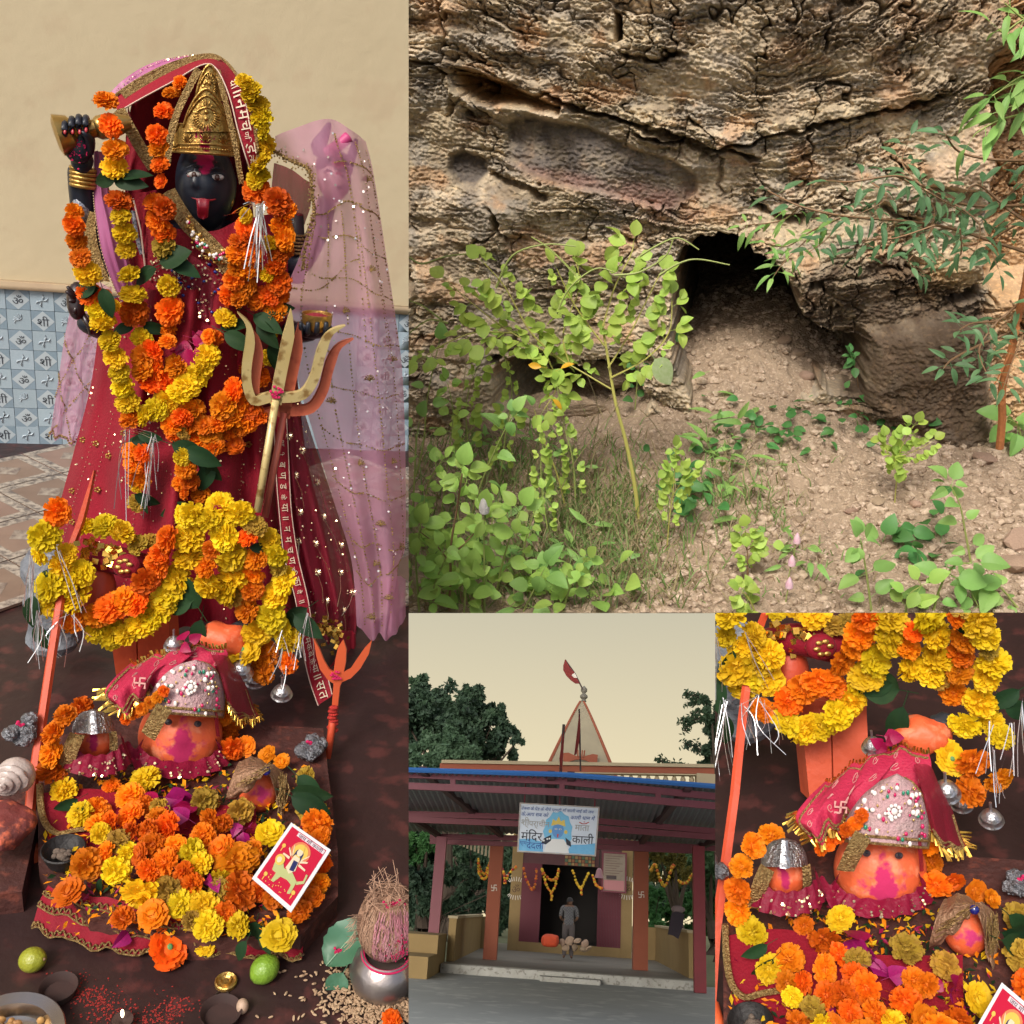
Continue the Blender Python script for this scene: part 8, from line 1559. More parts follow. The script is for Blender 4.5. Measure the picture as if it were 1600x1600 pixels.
g = G(); g.tube([LY(208, 310, 2.63), LY(220, 360, 2.615), LY(227, 420, 2.60), LY(228, 475, 2.60)], 1.4 * k_, 5); part('gold_edge', rv, g, MATS['edge_cream'])
ribbon('sequin_band', rv, [(208, 330, 2.63), (214, 370, 2.62), (222, 398, 2.61)], 7, MATS['sequin_band'])
cv('right_shoulder', [[(428, 255, 2.74), (450, 262, 2.73), (484, 285, 2.72)], [(424, 310, 2.73), (452, 315, 2.71), (486, 320, 2.72)], [(430, 340, 2.73), (455, 350, 2.71), (476, 350, 2.73)]], M_REDN, nu=18, nv=16, amp=.01, n=2)
g = G(); c0, c1 = LY(462, 335, 2.72), LY(464, 440, 2.74); g.tube([c0, (c0 + c1) / 2, c1], [14 * k_, 16 * k_, 14 * k_], 14); part('upper_arm', idol, g, mat('arm_dark', (.025, .015, .015), .5, coat=.2), smooth=180)
g = G()
for j in range(6): c = LY(463, 366 + j * 5.5, 2.725); g.tube([c + V((math.cos(a) * 17 * k_, math.sin(a) * 17 * k_, 0)) for a in [6.2832 * i / 20 for i in range(21)]], 2. * k_, 6, cap=False)
part('bangles', idol, g, M_GOLDT, smooth=180)
# red dupatta with starburst motifs falling to the right
du = thing(FL, 'red_dupatta', 'sheer red dupatta with starburst motifs and a lettered border on the right', 'dupatta', LY(490, 800, 2.55))
DU = clothp('cloth', du, [[(432, 600, 2.56), (450, 610, 2.57), (468, 620, 2.62)], [(430, 680, 2.52), (462, 680, 2.54), (490, 690, 2.62)], [(430, 770, 2.48), (475, 770, 2.51), (520, 780, 2.60)], [(440, 860, 2.44), (495, 860, 2.47), (548, 870, 2.58)], [(460, 930, 2.40), (510, 940, 2.43), (560, 940, 2.54)], [(476, 985, 2.36), (516, 1000, 2.40), (556, 1000, 2.50)]], M_REDN, 40, 50, .018, 4, .7)
qq = random.Random(21); g = G()
for u, v in ((.35, .2), (.6, .25), (.4, .34), (.75, .36), (.38, .46), (.7, .48), (.5, .58), (.85, .56), (.45, .68), (.75, .68), (.9, .74), (.5, .8), (.72, .84), (.3, .57), (.62, .93)):
    p = at_uv(DU, u, v) - FL.fwd * .006; 
    for j in range(10): a = .628 * j; g.tube([p + (FL.right * math.cos(a) + FL.up * math.sin(a)) * 2.5 * k_, p + (FL.right * math.cos(a) + FL.up * math.sin(a)) * 7.5 * k_], [1.3 * k_, .5 * k_], 4)
    p2 = at_uv(DU, u + qq.uniform(-.2, .2), v + .12) - FL.fwd * .004; g.tube([p, (p + p2) / 2 + FL.right * .006, p2], .45 * k_, 3)
part('starburst_motifs', du, g, M_SEQ, kind='stuff'); part('sequins', du, discs(FL, [at_uv(DU, qq.uniform(.1, .98), qq.uniform(.05, .98)) for _ in range(120)], 1.5 * k_, .005, qq), M_SEQ, kind='stuff', smooth=0)
BR = sheet(LY, [[(428, 640, 2.53), (448, 640, 2.535)], [(430, 720, 2.49), (452, 715, 2.50)], [(436, 800, 2.45), (456, 795, 2.455)], [(444, 870, 2.40), (466, 866, 2.41)], [(462, 940, 2.34), (482, 935, 2.35)], [(470, 1000, 2.20), (492, 996, 2.21)], [(482, 1060, 2.10), (508, 1040, 2.10)], [(497, 1104, 2.05), (520, 1084, 2.05)]], 6, 50, .004, 1)
part('border_band', du, G().grid(BR), M_RED, smooth=180)
for u in (.04, .96): g = G(); g.tube([at_uv(BR, u, j / 50) - FL.fwd * .003 for j in range(51)], 1.0 * k_, 5); part('border_edge', du, g, MATS['edge_cream'])
part('printed_letters', du, glyphs_along(FL, [at_uv(BR, .5, .06 + .56 * j / 30) for j in range(31)], ['॥', 'श', 'ी', 'ब', 'ण', 'ड', 'के', 'या', '॥', 'न', 'म', 'च', 'ण', 'डि', 'का', 'यै', '॥', '॥'], 11 * k_, .006), MATS['print_gold_white'], smooth=0); part('printed_letters', du, glyphs_along(FL, [at_uv(BR, .5, .68 + .31 * j / 20) for j in range(21)], ['न', 'म', 'क', 'ब', 'के', 'या', '॥', 'स', 'त'], 14 * k_, .006), MATS['print_gold_white'], smooth=0)
g = G(); qq = random.Random(6)
for j in range(90): p = LY(510 + qq.gauss(0, 13), 985 + qq.gauss(0, 10), 2.30 + qq.uniform(-.02, .02)); d = V((qq.gauss(0, 1), qq.gauss(0, .5), qq.gauss(0, 1))).normalized() * 9 * k_; s = d.cross(FL.fwd).normalized() * 3 * k_; g.add([p - s, p + s, p + d + s, p + d - s], [(0, 1, 2, 3)])
part('gold_tassel', du, g, M_GOLDF, smooth=0, kind='stuff')
RS = clothp('hanging_end', du, [[(528, 985, 2.36), (545, 985, 2.40), (556, 990, 2.42)], [(520, 1040, 2.30), (540, 1060, 2.34), (552, 1050, 2.36)], [(455, 1090, 2.2), (490, 1130, 2.2), (510, 1120, 2.2)]], M_RED, 16, 20, .01, 2)
# pink veils
pv = thing(FL, 'pink_veil', 'wide sheer pink veil with gold sequin grid draped on the right side', 'veil', LY(530, 500, 2.8))
PV = clothp('cloth', pv, [[(430, 214, 2.64), (470, 196, 2.66), (512, 186, 2.68), (548, 202, 2.70), (572, 222, 2.76)], [(436, 244, 2.62), (480, 240, 2.62), (520, 232, 2.62), (560, 240, 2.66), (582, 262, 2.76)], [(484, 270, 2.62), (505, 275, 2.61), (535, 275, 2.61), (570, 290, 2.66), (592, 322, 2.76)], [(488, 335, 2.62), (512, 345, 2.62), (545, 350, 2.62), (580, 380, 2.66), (604, 400, 2.76)], [(470, 400, 2.64), (508, 420, 2.60), (548, 430, 2.60), (590, 460, 2.64), (616, 480, 2.75)], [(448, 470, 2.64), (500, 510, 2.58), (550, 540, 2.57), (600, 560, 2.62), (628, 570, 2.74)], [(462, 580, 2.62), (508, 620, 2.54), (556, 650, 2.52), (606, 660, 2.58), (633, 665, 2.70)], [(490, 680, 2.60), (528, 720, 2.52), (566, 750, 2.48), (610, 760, 2.54), (635, 765, 2.66)], [(520, 780, 2.56), (548, 820, 2.48), (580, 840, 2.45), (615, 850, 2.50), (634, 858, 2.60)], [(550, 880, 2.50), (566, 905, 2.46), (590, 920, 2.43), (612, 900, 2.46), (622, 890, 2.54)], [(558, 980, 2.42), (572, 992, 2.40), (592, 994, 2.38), (606, 998, 2.40), (628, 962, 2.5)]], M_PINK, 64, 90, .018, 2.1, .3)
g = G(); qq = random.Random(31)
def chain(S, a, b, n, r=1.9):
    for j in range(n):
        t = j / n; 
        if qq.random() < .12: continue
        p = at_uv(S, a[0] + (b[0] - a[0]) * t, a[1] + (b[1] - a[1]) * t) - FL.fwd * .004; ax = (-FL.fwd + FL.right * qq.gauss(0, .5) + FL.up * qq.gauss(0, .5)).normalized(); M = basis(ax); rr = r * k_ * qq.uniform(.7, 1.3); g.add([p + M @ V((rr * math.cos(1.2566 * i), rr * math.sin(1.2566 * i), 0)) for i in range(5)], [(0, 1, 2, 3, 4)])
for u in (.12, .30, .48, .66, .84): chain(PV, (u - .05, .28), (u + .12, .98), 130)
for u in (.55, .75, .92): chain(PV, (u, .06), (u + .06, .5), 60)
for v in (.16, .26, .34, .42, .50, .58, .66, .74, .83, .9): chain(PV, (.15 if v > .3 else .45, v), (.99, v - .03), 44)
chain(PV, (.05, .3), (.7, .24), 40); chain(PV, (.02, .48), (.6, .36), 40); part('sequin_grid', pv, g, M_GOLDT, smooth=0, kind='stuff')
part('bright_sequins', pv, discs(FL, [at_uv(PV, qq.choice((.2, .38, .56, .72, .88)) + qq.gauss(0, .05), qq.uniform(.05, .95)) for _ in range(80)], 2.0 * k_, .006, qq), mat('sequin_white', (.9, .85, .8), .15, metal=.6), kind='stuff', smooth=0)
g = G()
for u, v in ((.80, .18), (.70, .36), (.45, .46), (.62, .54), (.85, .50), (.30, .60), (.5, .68), (.78, .66), (.62, .77), (.85, .8), (.5, .86), (.35, .95), (.7, .93)):
    p = at_uv(PV, u, v) - FL.fwd * .005
    for j in range(7): a = .2 + j * .45; g.tube([p + (FL.right * math.cos(a) + FL.up * math.sin(a)) * 2 * k_, p + (FL.right * math.cos(a) + FL.up * math.sin(a)) * 10 * k_], [.8 * k_, 1.5 * k_], 4)
    g.ball(p, 2.5 * k_, 7, 5)
part('gold_paisleys', pv, g, M_GOLDT, kind='stuff')
g = G(); L = [(428, 236, 2.60), (455, 252, 2.595), (482, 266, 2.59), (488, 300, 2.585), (490, 338, 2.59), (478, 385, 2.60), (474, 420, 2.60)]; P = [V(p) for p in spl([tuple(LY(*p)) for p in L], 40)]
for i, p in enumerate(P): 
    g.ball(p - FL.fwd * .004, 3.4 * k_, 7, 5)
    for _ in range(5): g.ball(p + FL.right * qq.gauss(0, 5) * k_ + FL.up * qq.gauss(0, 5) * k_ - FL.fwd * .004, 1.6 * k_, 5, 4)
part('gold_scallop_edge', pv, g, M_GOLDT, kind='stuff')
EDGE = clothp('lower_corner', pv, [[(600, 905, 2.46), (622, 900, 2.50), (634, 905, 2.55)], [(606, 955, 2.42), (622, 950, 2.45), (634, 945, 2.5)], [(606, 998, 2.38), (622, 985, 2.42), (634, 962, 2.48)]], M_PINK, 14, 14, .006, 2)
p2 = thing(FL, 'pink_veil', 'sheer pink veil hanging on the left with a crossed sequin pattern', 'veil', LY(110, 580, 2.9))
PW = clothp('cloth', p2, [[(122, 436, 2.86), (150, 440, 2.84), (175, 450, 2.8)], [(102, 520, 2.88), (135, 530, 2.84), (170, 540, 2.8)], [(90, 600, 2.90), (120, 610, 2.85), (160, 620, 2.82)], [(78, 680, 2.92), (104, 690, 2.86), (140, 700, 2.82)]], M_PINK, 30, 36, .014, 3, 1.)
g = G(); [chain(PW, a, b, 42) for a, b in (((.0, .35), (.9, .75)), ((0, .75), (.7, .2)), ((.05, .1), (.9, .45)), ((.0, 1.), (.9, .5)), ((0, .6), (.7, 1.)))]; part('sequin_grid', p2, g, M_GOLDT, smooth=0, kind='stuff'); g = G(); [g.ball(at_uv(PW, j / 26, .97) - FL.fwd * .003, 2.4 * k_, 6, 5) for j in range(27)]; part('gold_hem', p2, g, M_GOLDT, kind='stuff')
p3 = thing(FL, 'mauve_scarf', 'mauve satin scarf strip hanging from the raised arm', 'scarf', LY(180, 400, 2.6))
PS = clothp('cloth', p3, [[(146, 236, 2.64), (154, 236, 2.63), (164, 240, 2.64)], [(146, 300, 2.62), (158, 300, 2.60), (172, 305, 2.62)], [(150, 345, 2.60), (168, 345, 2.58), (186, 345, 2.60)], [(160, 400, 2.58), (180, 400, 2.565), (200, 400, 2.59)], [(178, 450, 2.58), (196, 450, 2.565), (212, 450, 2.58)], [(196, 485, 2.58), (210, 485, 2.57), (224, 485, 2.58)]], M_PURP, 24, 40, .006, 3, .4)
g = G()
for u in (.04, .97): [g.ball(at_uv(PS, u, .1 + .85 * j / 46) - FL.fwd * .003, 1.5 * k_, 5, 4) for j in range(47)]
part('sequin_edge', p3, g, M_SEQ, kind='stuff')
PQ = sheet(LY, [[(140, 330, 2.62), (150, 332, 2.61)], [(132, 362, 2.61), (150, 365, 2.60)], [(136, 400, 2.60), (158, 402, 2.59)], [(150, 440, 2.60), (172, 440, 2.59)]], 8, 24, .003, 2); part('lace_edge', p3, G().grid(PQ), M_GOLDT, smooth=180)
p4 = thing(FL, 'pink_veil', 'pink veil edge showing above the red arch over the crown', 'veil', LY(250, 115, 2.76))
PT = clothp('cloth', p4, [[(156, 162, 2.74), (196, 122, 2.76), (244, 96, 2.78), (300, 86, 2.78), (322, 88, 2.77)], [(182, 168, 2.72), (218, 140, 2.735), (262, 112, 2.745), (305, 98, 2.75), (324, 98, 2.75)]], M_PURP, 40, 12, .004, 6)
g = G(); [chain(PT, (.15, .3 + .35 * i), (1, .1 + .35 * i), 60, 1.3) for i in range(3)]; part('sequin_lines', p4, g, M_SEQ, smooth=0, kind='stuff')
# ------------------------------------------------------------------ the large trident
tr = thing(FL, 'large_trident', 'large gold and coral trident leaning in front of the statue', 'trident', LY(405, 790, 2.30))
Yt = 2.40
def prong(pts, w): 
    P = spl(pts, 22); L, R = [], []
    for i, p in enumerate(P):
        a = P[min(i + 1, 21)] - P[max(i - 1, 0)]; a = a / (np.hypot(*a) + 1e-9); ww = w * (1 if i > 5 else (i + .15) / 6) / 2 * (1 if i < 16 else 1); L.append((p[0] - a[1] * ww, p[1] + a[0] * ww)); R.append((p[0] + a[1] * ww, p[1] - a[0] * ww))
    return L + R[::-1]
M_PG = mat('pale_gold_paint', (.66, .55, .27), .4, c2=(.56, .42, .16), scale=9, sharp=.4, c3=(.30, .18, .06), metal=.25); M_COR = mat('coral_paint', (.62, .16, .085), .55, c2=(.54, .12, .06), scale=6, c3=(.44, .09, .05))
PR = [[(371, 489), (388, 508), (391, 535), (386, 570), (386, 600), (396, 626), (420, 622), (440, 620)], [(455, 484), (452, 520), (444, 560), (436, 600), (431, 632)], [(540, 509), (516, 522), (502, 552), (492, 590), (474, 617), (446, 622), (432, 620)]]
for dx, dy, Yp, m_, nm in ((0, 0, Yt, M_PG, 'gold_prong'), (13, 21, Yt + .022, M_COR, 'coral_prong')):
    for i, p in enumerate(PR):
        g = G(); o2 = prong([(a + dx, b + dy) for a, b in p], 15 if i != 1 else 18); g.prism([LY(a, b, Yp) for a, b in o2], V((0, .018, 0))); part(nm, tr, g, m_, smooth=25)
g = G(); P = [LY(384, 524 - 4, Yt + .04), LY(384, 524, Yt + .04)]
for (a, b, m_, nm, r, dY) in (((431, 625), (402, 800), M_PG, 'gold_pole', 6.5, 0), ((444, 645), (414, 808), mat('pole_red', (.30, .06, .045), .5, c2=(.42, .11, .07), scale=14), 'red_pole', 6, .02)):
    g = G(); g.tube([LY(*a, Yt + dY), LY((a[0] + b[0]) / 2, (a[1] + b[1]) / 2, Yt - .03 + dY), LY(*b, Yt - .07 + dY)], r * k_, 12); part(nm, tr, g, m_, smooth=180)
g = G(); qq = random.Random(4); [elL(430 + qq.gauss(0, 6), 618 + qq.gauss(0, 7), Yt - .004, 2.5, 2.5, 1, g, 6, 4) for _ in range(20)]; part('powder_mark', tr, g, M_GULAL, kind='stuff')
# ------------------------------------------------------------------ garlands on the statue
gd = lambda lab, items, Y, tilt=.38: string(AL, 'x', lab, items, Y, tilt, P=LY)
gd('outer left garland from shoulder to lap with a yellow lower half', [('o', 116, 332, 16), ('o', 116, 352, 18), ('o', 120, 378, 19), ('o', 126, 402, 18), ('y', 137, 426, 20), ('L', 150, 440, 20), ('l', 155, 450, 20, 0, 200), ('l', 160, 450, 23, 0, 285), ('o', 140, 460, 19), ('o', 164, 462, 14), ('y', 155, 482, 21), ('y', 174, 478, 14), ('y', 162, 506, 22), ('y', 171, 533, 19), ('y', 180, 558, 21), ('y', 186, 582, 20), ('y', 192, 604, 21), ('y', 200, 628, 21), ('o', 206, 654, 22), ('y', 226, 650, 19), ('y', 244, 640, 22), ('y', 262, 628, 22), ('y', 280, 614, 21), ('y', 292, 602, 20), ('y', 306, 588, 21), ('y', 318, 572, 20), ('y', 324, 556, 20), ('o', 326, 526, 12)], 2.44)
gd('garland hanging from the raised fist in single beads', [('o', 165, 158, 18), ('o', 173, 196, 20), ('o', 180, 234, 21), ('y', 179, 262, 20), ('l', 182, 276, 23, 0, 190), ('l', 178, 282, 26, 0, 350), ('l', 190, 280, 23, 0, 20), ('o', 186, 314, 21), ('y', 189, 338, 18), ('y', 195, 365, 19), ('y', 197, 390, 19), ('y', 202, 430, 21), ('y', 208, 460, 21), ('o', 210, 488, 24), ('l', 210, 508, 18, 0, 200), ('l', 222, 506, 20, 0, 340), ('l', 226, 518, 18, 0, 290), ('y', 221, 528, 18)], 2.50)
gd('orange garland hanging left of the dark face', [('o', 282, 130, 15), ('o', 268, 146, 16), ('o', 256, 174, 20), ('o', 246, 212, 21), ('o', 248, 232, 18), ('o', 250, 258, 18), ('O', 252, 284, 16), ('o', 244, 318, 20), ('o', 258, 326, 18), ('o', 248, 346, 22), ('o', 256, 364, 19), ('d', 256, 386, 20), ('L', 250, 412, 26), ('l', 245, 420, 26, 0, 200), ('l', 262, 408, 26, 0, 340), ('y', 264, 447, 19), ('o', 266, 486, 24), ('o', 264, 514, 15)], 2.50)
gd('heart shaped orange cluster with red petals in the middle', [('o', 226, 556, 23), ('o', 240, 548, 20), ('o', 262, 534, 14), ('o', 222, 580, 19), ('o', 244, 578, 23), ('o', 276, 572, 23), ('o', 288, 562, 16), ('o', 236, 600, 21), ('o', 258, 596, 20), ('P', 300, 528, 34), ('P', 292, 545, 34), ('P', 306, 540, 32), ('P', 288, 560, 30), ('P', 310, 524, 26), ('P', 276, 552, 24), ('P', 298, 556, 28), ('o', 268, 606, 16)], 2.46)
gd('yellow garland draped down the right side of the crown', [('y', 382, 128, 17), ('y', 394, 145, 18), ('y', 404, 164, 18), ('y', 409, 184, 18), ('y', 413, 204, 18), ('y', 414, 222, 18), ('y', 406, 256, 21), ('y', 410, 240, 18), ('y', 406, 274, 21), ('o', 400, 296, 24), ('y', 398, 282, 14)], 2.58)
gd('left strand of dense orange blooms on the chest', [('y', 384, 338, 13), ('o', 384, 360, 20), ('o', 376, 378, 20), ('o', 394, 372, 20), ('o', 374, 398, 20), ('o', 392, 396, 20), ('o', 371, 418, 20), ('o', 388, 420, 20), ('o', 366, 438, 20), ('o', 384, 444, 20), ('o', 358, 462, 20), ('o', 374, 466, 18), ('y', 352, 498, 19), ('l', 344, 514, 24, 0, 20), ('l', 350, 520, 26, 0, 330), ('o', 336, 528, 14), ('Y', 322, 545, 14)], 2.48)
gd('right strand of dense orange blooms on the chest', [('o', 434, 316, 21), ('o', 447, 332, 20), ('o', 440, 356, 20), ('o', 446, 374, 20), ('o', 438, 394, 21), ('y', 421, 380, 16), ('o', 432, 416, 21), ('y', 416, 430, 14), ('o', 436, 442, 20), ('o', 420, 462, 21), ('o', 402, 470, 20), ('o', 440, 462, 16), ('l', 396, 492, 26, 0, 330), ('l', 404, 500, 26, 0, 300), ('l', 415, 488, 23, 0, 20), ('o', 430, 488, 18), ('y', 424, 520, 18), ('y', 420, 558, 14), ('l', 424, 535, 21, 0, 280), ('o', 402, 560, 18, .05), ('o', 380, 570, 18, .05), ('o', 412, 590, 20, .05), ('o', 392, 598, 18, .05)], 2.48)
gd('heavy orange cluster low on the right of the lap', [('o', 366, 610, 22), ('o', 350, 634, 24), ('o', 372, 634, 22), ('o', 392, 640, 20), ('o', 362, 654, 22), ('o', 384, 656, 22), ('o', 402, 654, 20), ('o', 342, 662, 20), ('o', 330, 678, 20), ('o', 306, 688, 23), ('o', 334, 698, 21), ('O', 366, 696, 18), ('o', 378, 668, 18), ('o', 356, 676, 18), ('o', 320, 664, 18), ('P', 352, 684, 12)], 2.42)
gd('orange row under the yellow curve of the lap garland', [('o', 270, 664, 19), ('o', 286, 652, 20), ('o', 300, 640, 22), ('o', 298, 662, 18), ('d', 286, 676, 13), ('o', 272, 678, 15)], 2.42)
gd('pendant of orange blooms with tinsel on the left knee', [('l', 205, 690, 18, 0, 10), ('l', 222, 688, 18, 0, 190), ('l', 215, 680, 18, 0, 350), ('o', 206, 706, 18), ('o', 224, 708, 18), ('o', 208, 726, 18), ('o', 224, 728, 18), ('o', 212, 746, 18), ('o', 222, 750, 15), ('y', 214, 760, 13), ('l', 210, 772, 20, 0, 330), ('l', 222, 768, 18, 0, 270), ('d', 214, 786, 17)], 2.38)
gd('pendant of orange blooms under the dark leaves in the middle', [('l', 268, 694, 28, 0, 340), ('l', 290, 700, 29, 0, 330), ('l', 312, 710, 26, 0, 300), ('l', 330, 722, 26, 0, 250), ('y', 285, 714, 13), ('o', 290, 732, 18), ('o', 283, 754, 16), ('o', 298, 752, 16), ('o', 289, 770, 14), ('o', 313, 772, 16), ('l', 300, 790, 26, 0, 200), ('d', 282, 808, 14)], 2.36)
tinsel('tinsel', 'silver tinsel tassel over the chest garlands', FL, LY, [((403, 322, 2.44), (388, 420, 2.43), 4, .003), ((405, 322, 2.44), (418, 400, 2.43), 5, .004), ((410, 322, 2.44), (424, 370, 2.43), 4, .003), ((404, 322, 2.44), (402, 425, 2.43), 5, .003), ((400, 320, 2.44), (372, 335, 2.45), 4, .004), ((412, 318, 2.44), (395, 330, 2.43), 8, .006)], random.Random(1), .0013)
tinsel('tinsel', 'silver tinsel strands beside the left knee pendant', FL, LY, [((196, 672, 2.36), (198, 775, 2.35), 5, .003), ((240, 680, 2.36), (240, 765, 2.35), 8, .004), ((236, 690, 2.36), (232, 800, 2.34), 6, .004), ((192, 668, 2.36), (238, 680, 2.35), 5, .003)], random.Random(2), .001)
# ------------------------------------------------------------------ floor things in front
def floor_pt(px, py, h=0): return FL.Z(px, py, ZF + h)
for (x, y, r, c, lab, sd) in ((52, 1505, 19, (.34, .36, .03), 'yellowing lime on the floor at the left', 1), (413, 1521, 21, (.20, .36, .03), 'bright green lime on the floor under the yellow flower', 2)):
    p = floor_pt(x, y + 8, 0); k = FL.m(p); p = p + V((0, 0, r * k * .96)); t = thing(FL, 'lime', lab, 'lime', p, 'limes on the floor'); Mq = Euler((1.2, .3, sd)).to_matrix()
    part('fruit', t, G().ball(p, (r * k, r * k, r * 1.1 * k), 24, 16, M=Mq, fn=lambda d: 1 + .07 * max(0, abs(d.z) - .86) * 6), mat('lime_' + ('yellow', 'green')[sd - 1], c, .35, c2=tuple(.72 * v for v in c), scale=30, sharp=.2, bump=.25, bscale=160, coat=.2), smooth=180); part('stalk_end', t, G().ball(p + Mq @ V((0, 0, r * 1.13 * k)), .003, 8, 5), ST_B)
p = floor_pt(353, 1536, .002); k = FL.m(p); t = thing(FL, 'brass_ornament', 'small round brass lid lying on the floor', 'lid', p); g = G(); g.lathe([(17 * k, 0), (17 * k, .006), (15 * k, .008), (12 * k, .004), (9 * k, .004), (8 * k, .009), (5 * k, .006), (0, .006)], 28, c=p); part('disc', t, g, M_GOLD, smooth=40)
p = floor_pt(347, 1556, .003); g = G(); g.tube([p + V((math.cos(a) * 10 * k, math.sin(a) * 10 * k, 0)) for a in [6.2832 * j / 24 for j in range(25)]], 1.2 * k, 6, cap=False); solo(FL, 'wire_ring', g, mat('wire_dark', (.10, .08, .07), .4, metal=.8), 'thin dark wire ring below the brass lid', 'ring')
p = floor_pt(379, 1573, .012); g = G().ball(p, (9 * k, 11 * k, .013), 18, 12, fn=lambda d: 1 + .1 * d.y); solo(FL, 'betel_nut', g, mat('nut_pale', (.50, .36, .26), .6, c2=(.38, .25, .17), scale=50), 'pale oval betel nut on the floor', 'nut')
for (x, y, r, lab) in ((92, 1552, 27, 'dark clay ring mark bowl on the floor at the left'), (345, 1590, 30, 'dark clay dish at the bottom edge')):
    p = floor_pt(x, y, .002); k = FL.m(p); t = thing(FL, 'clay_dish', lab, 'dish', p, 'clay dishes on the floor'); g = G(); g.lathe([(0, .001), (r * .8 * k, .002), (r * k, .016), (r * 1.05 * k, .017), (r * .9 * k, -.0), (0, -.001)], 30, c=p); part('dish', t, g, mat('clay_brown', (.05, .022, .018), .8, c2=(.03, .016, .014), scale=20) if 'clay_brown' not in MATS else MATS['clay_brown'], smooth=40)
p = floor_pt(8, 1640, .01); k = FL.m(p); t = thing(FL, 'steel_plate', 'round steel plate with offerings cut by the lower left corner', 'plate', p); g = G(); g.lathe([(0, .0), (60 * k, .0), (68 * k, .02), (86 * k, .024), (88 * k, .022), (70 * k, .014), (60 * k, -.004), (0, -.004)], 48, c=p); part('plate', t, g, mat('steel', (.55, .54, .53), .22, metal=1.0), smooth=40)
g = G(); qq = random.Random(3); [g.ball(p + V((qq.gauss(0, 30) * k, qq.gauss(20, 18) * k, .008)), (qq.uniform(4, 9) * k, qq.uniform(4, 9) * k, .008), 8, 6) for _ in range(40)]; part('offerings', t, g, mat('offering_gold', (.55, .33, .10), .6, c2=(.30, .14, .05), scale=30), kind='stuff')
p = floor_pt(192, 1602, .004); k = FL.m(p); t = thing(FL, 'oil_lamp', 'small lit oil lamp at the bottom edge', 'lamp', p); g = G(); g.lathe([(0, 0), (10 * k, .002), (16 * k, .014), (14 * k, .014), (0, .006)], 18, c=p); part('clay_cup', t, g, MATS['clay_brown'], smooth=40); g = G(); g.ball(p + V((0, 0, .028)), (2.4 * k, 2.4 * k, .009), 10, 8); part('flame', t, g, mat('flame', (1, .85, .55), .5, emit=9), smooth=180)
g = G(); qq = random.Random(9)
for _ in range(900): x, y = qq.choice(((170, 1585), (270, 1575), (150, 1560), (240, 1595), (110, 1540), (390, 1440))); pp = floor_pt(x + qq.gauss(0, 22), y + qq.gauss(0, 10), .001); g.ball(pp, (qq.uniform(.0006, .0026), qq.uniform(.0006, .0026), .0005), 5, 4)
solo(FL, 'powder_spill', g, mat('vermilion_powder', (.26, .02, .015), .95), 'red vermilion powder spilled over the dark floor', 'powder', kind='stuff')
# conch and stone at the left edge
p = LY(14, 1215, 1.72); k = FL.m(p); t = thing(FL, 'conch_shell', 'white conch shell at the left edge beside the sword', 'conch', p); g = G(); rows = []
for i in range(70):
    a = i * .34; r = (1 - i / 72) ** 1.0 * 26 * k; z = i / 70 * 30 * k; c = p + V((math.cos(a) * r * .55, -.2 * z - .01, math.sin(a) * r * .55)) - FL.fwd * z * .8; rows.append([c + FL.right * math.cos(b) * r * .62 + FL.up * math.sin(b) * r * .62 for b in [6.2832 * j / 10 for j in range(11)]])
g.grid(rows); g.ball(p + V((.01, .01, -.005)), (29 * k, 24 * k, 32 * k), 16, 10); part('shell', t, g, mat('shell_white', (.55, .48, .44), .35, c2=(.42, .33, .30), scale=16, bump=.3, bscale=60, coat=.3), smooth=180)
g = G(); p = LY(2, 1290, 1.62); g.ball(p, (.06, .06, .035), 18, 12, fn=lambda d: 1 + .08 * math.sin(7 * d.x + 2 * d.z)); solo(FL, 'painted_stone', g, mat('stone_worn_red', (.24, .04, .035), .7, c2=(.10, .03, .028), scale=12, c3=(.55, .12, .06), bump=.4), 'worn pink and red painted stone at the left edge', 'stone')
g = G(); g.bx(LY(-80, 1300, 1.7).x, LY(58, 1300, 1.7).x, 1.52, 1.85, ZF, ZF + .05); solo(FL, 'masonry_ledge', g, MATS['ledge_red'], 'dark red ledge under the conch at the left edge', 'ledge')
g = G(); p = FL.Z(24, 1010, ZF); g.bx(p.x - .03, p.x + .5, p.y - .02, p.y + .25, ZF, ZF + .02)
# coconut on its steel pot, heap of grain, leaf
p = floor_pt(600, 1540, 0); k = FL.m(p); pot = thing(FL, 'kalash_pot', 'round steel pot standing in a heap of grain at the right', 'pot', p)
g = G(); prof = [(0, 0), (34 * k, .002), (52 * k, 18 * k), (56 * k, 36 * k), (48 * k, 58 * k), (36 * k, 68 * k), (40 * k, 74 * k), (38 * k, 75 * k), (33 * k, 68 * k), (30 * k, 60 * k), (0, 55 * k)]; g.lathe(prof, 40, c=p + V((.0, 0, 0))); part('pot', pot, g, mat('steel_worn', (.42, .38, .36), .32, metal=.9, c2=(.30, .26, .25), scale=9, bump=.1), smooth=40)
g = G(); g.tube([p + V((math.cos(a) * 37 * k, math.sin(a) * 37 * k, 70 * k)) for a in [6.2832 * j / 30 for j in range(31)]], 3.5 * k, 6, cap=False); part('red_thread', pot, g, M_GULAL)
c = p + V((.0, .01, 122 * k)); coc = thing(FL, 'coconut', 'hairy brown coconut smeared with pink powder on the steel pot', 'coconut', c); Mq = Euler((.10, -.05, 0)).to_matrix()
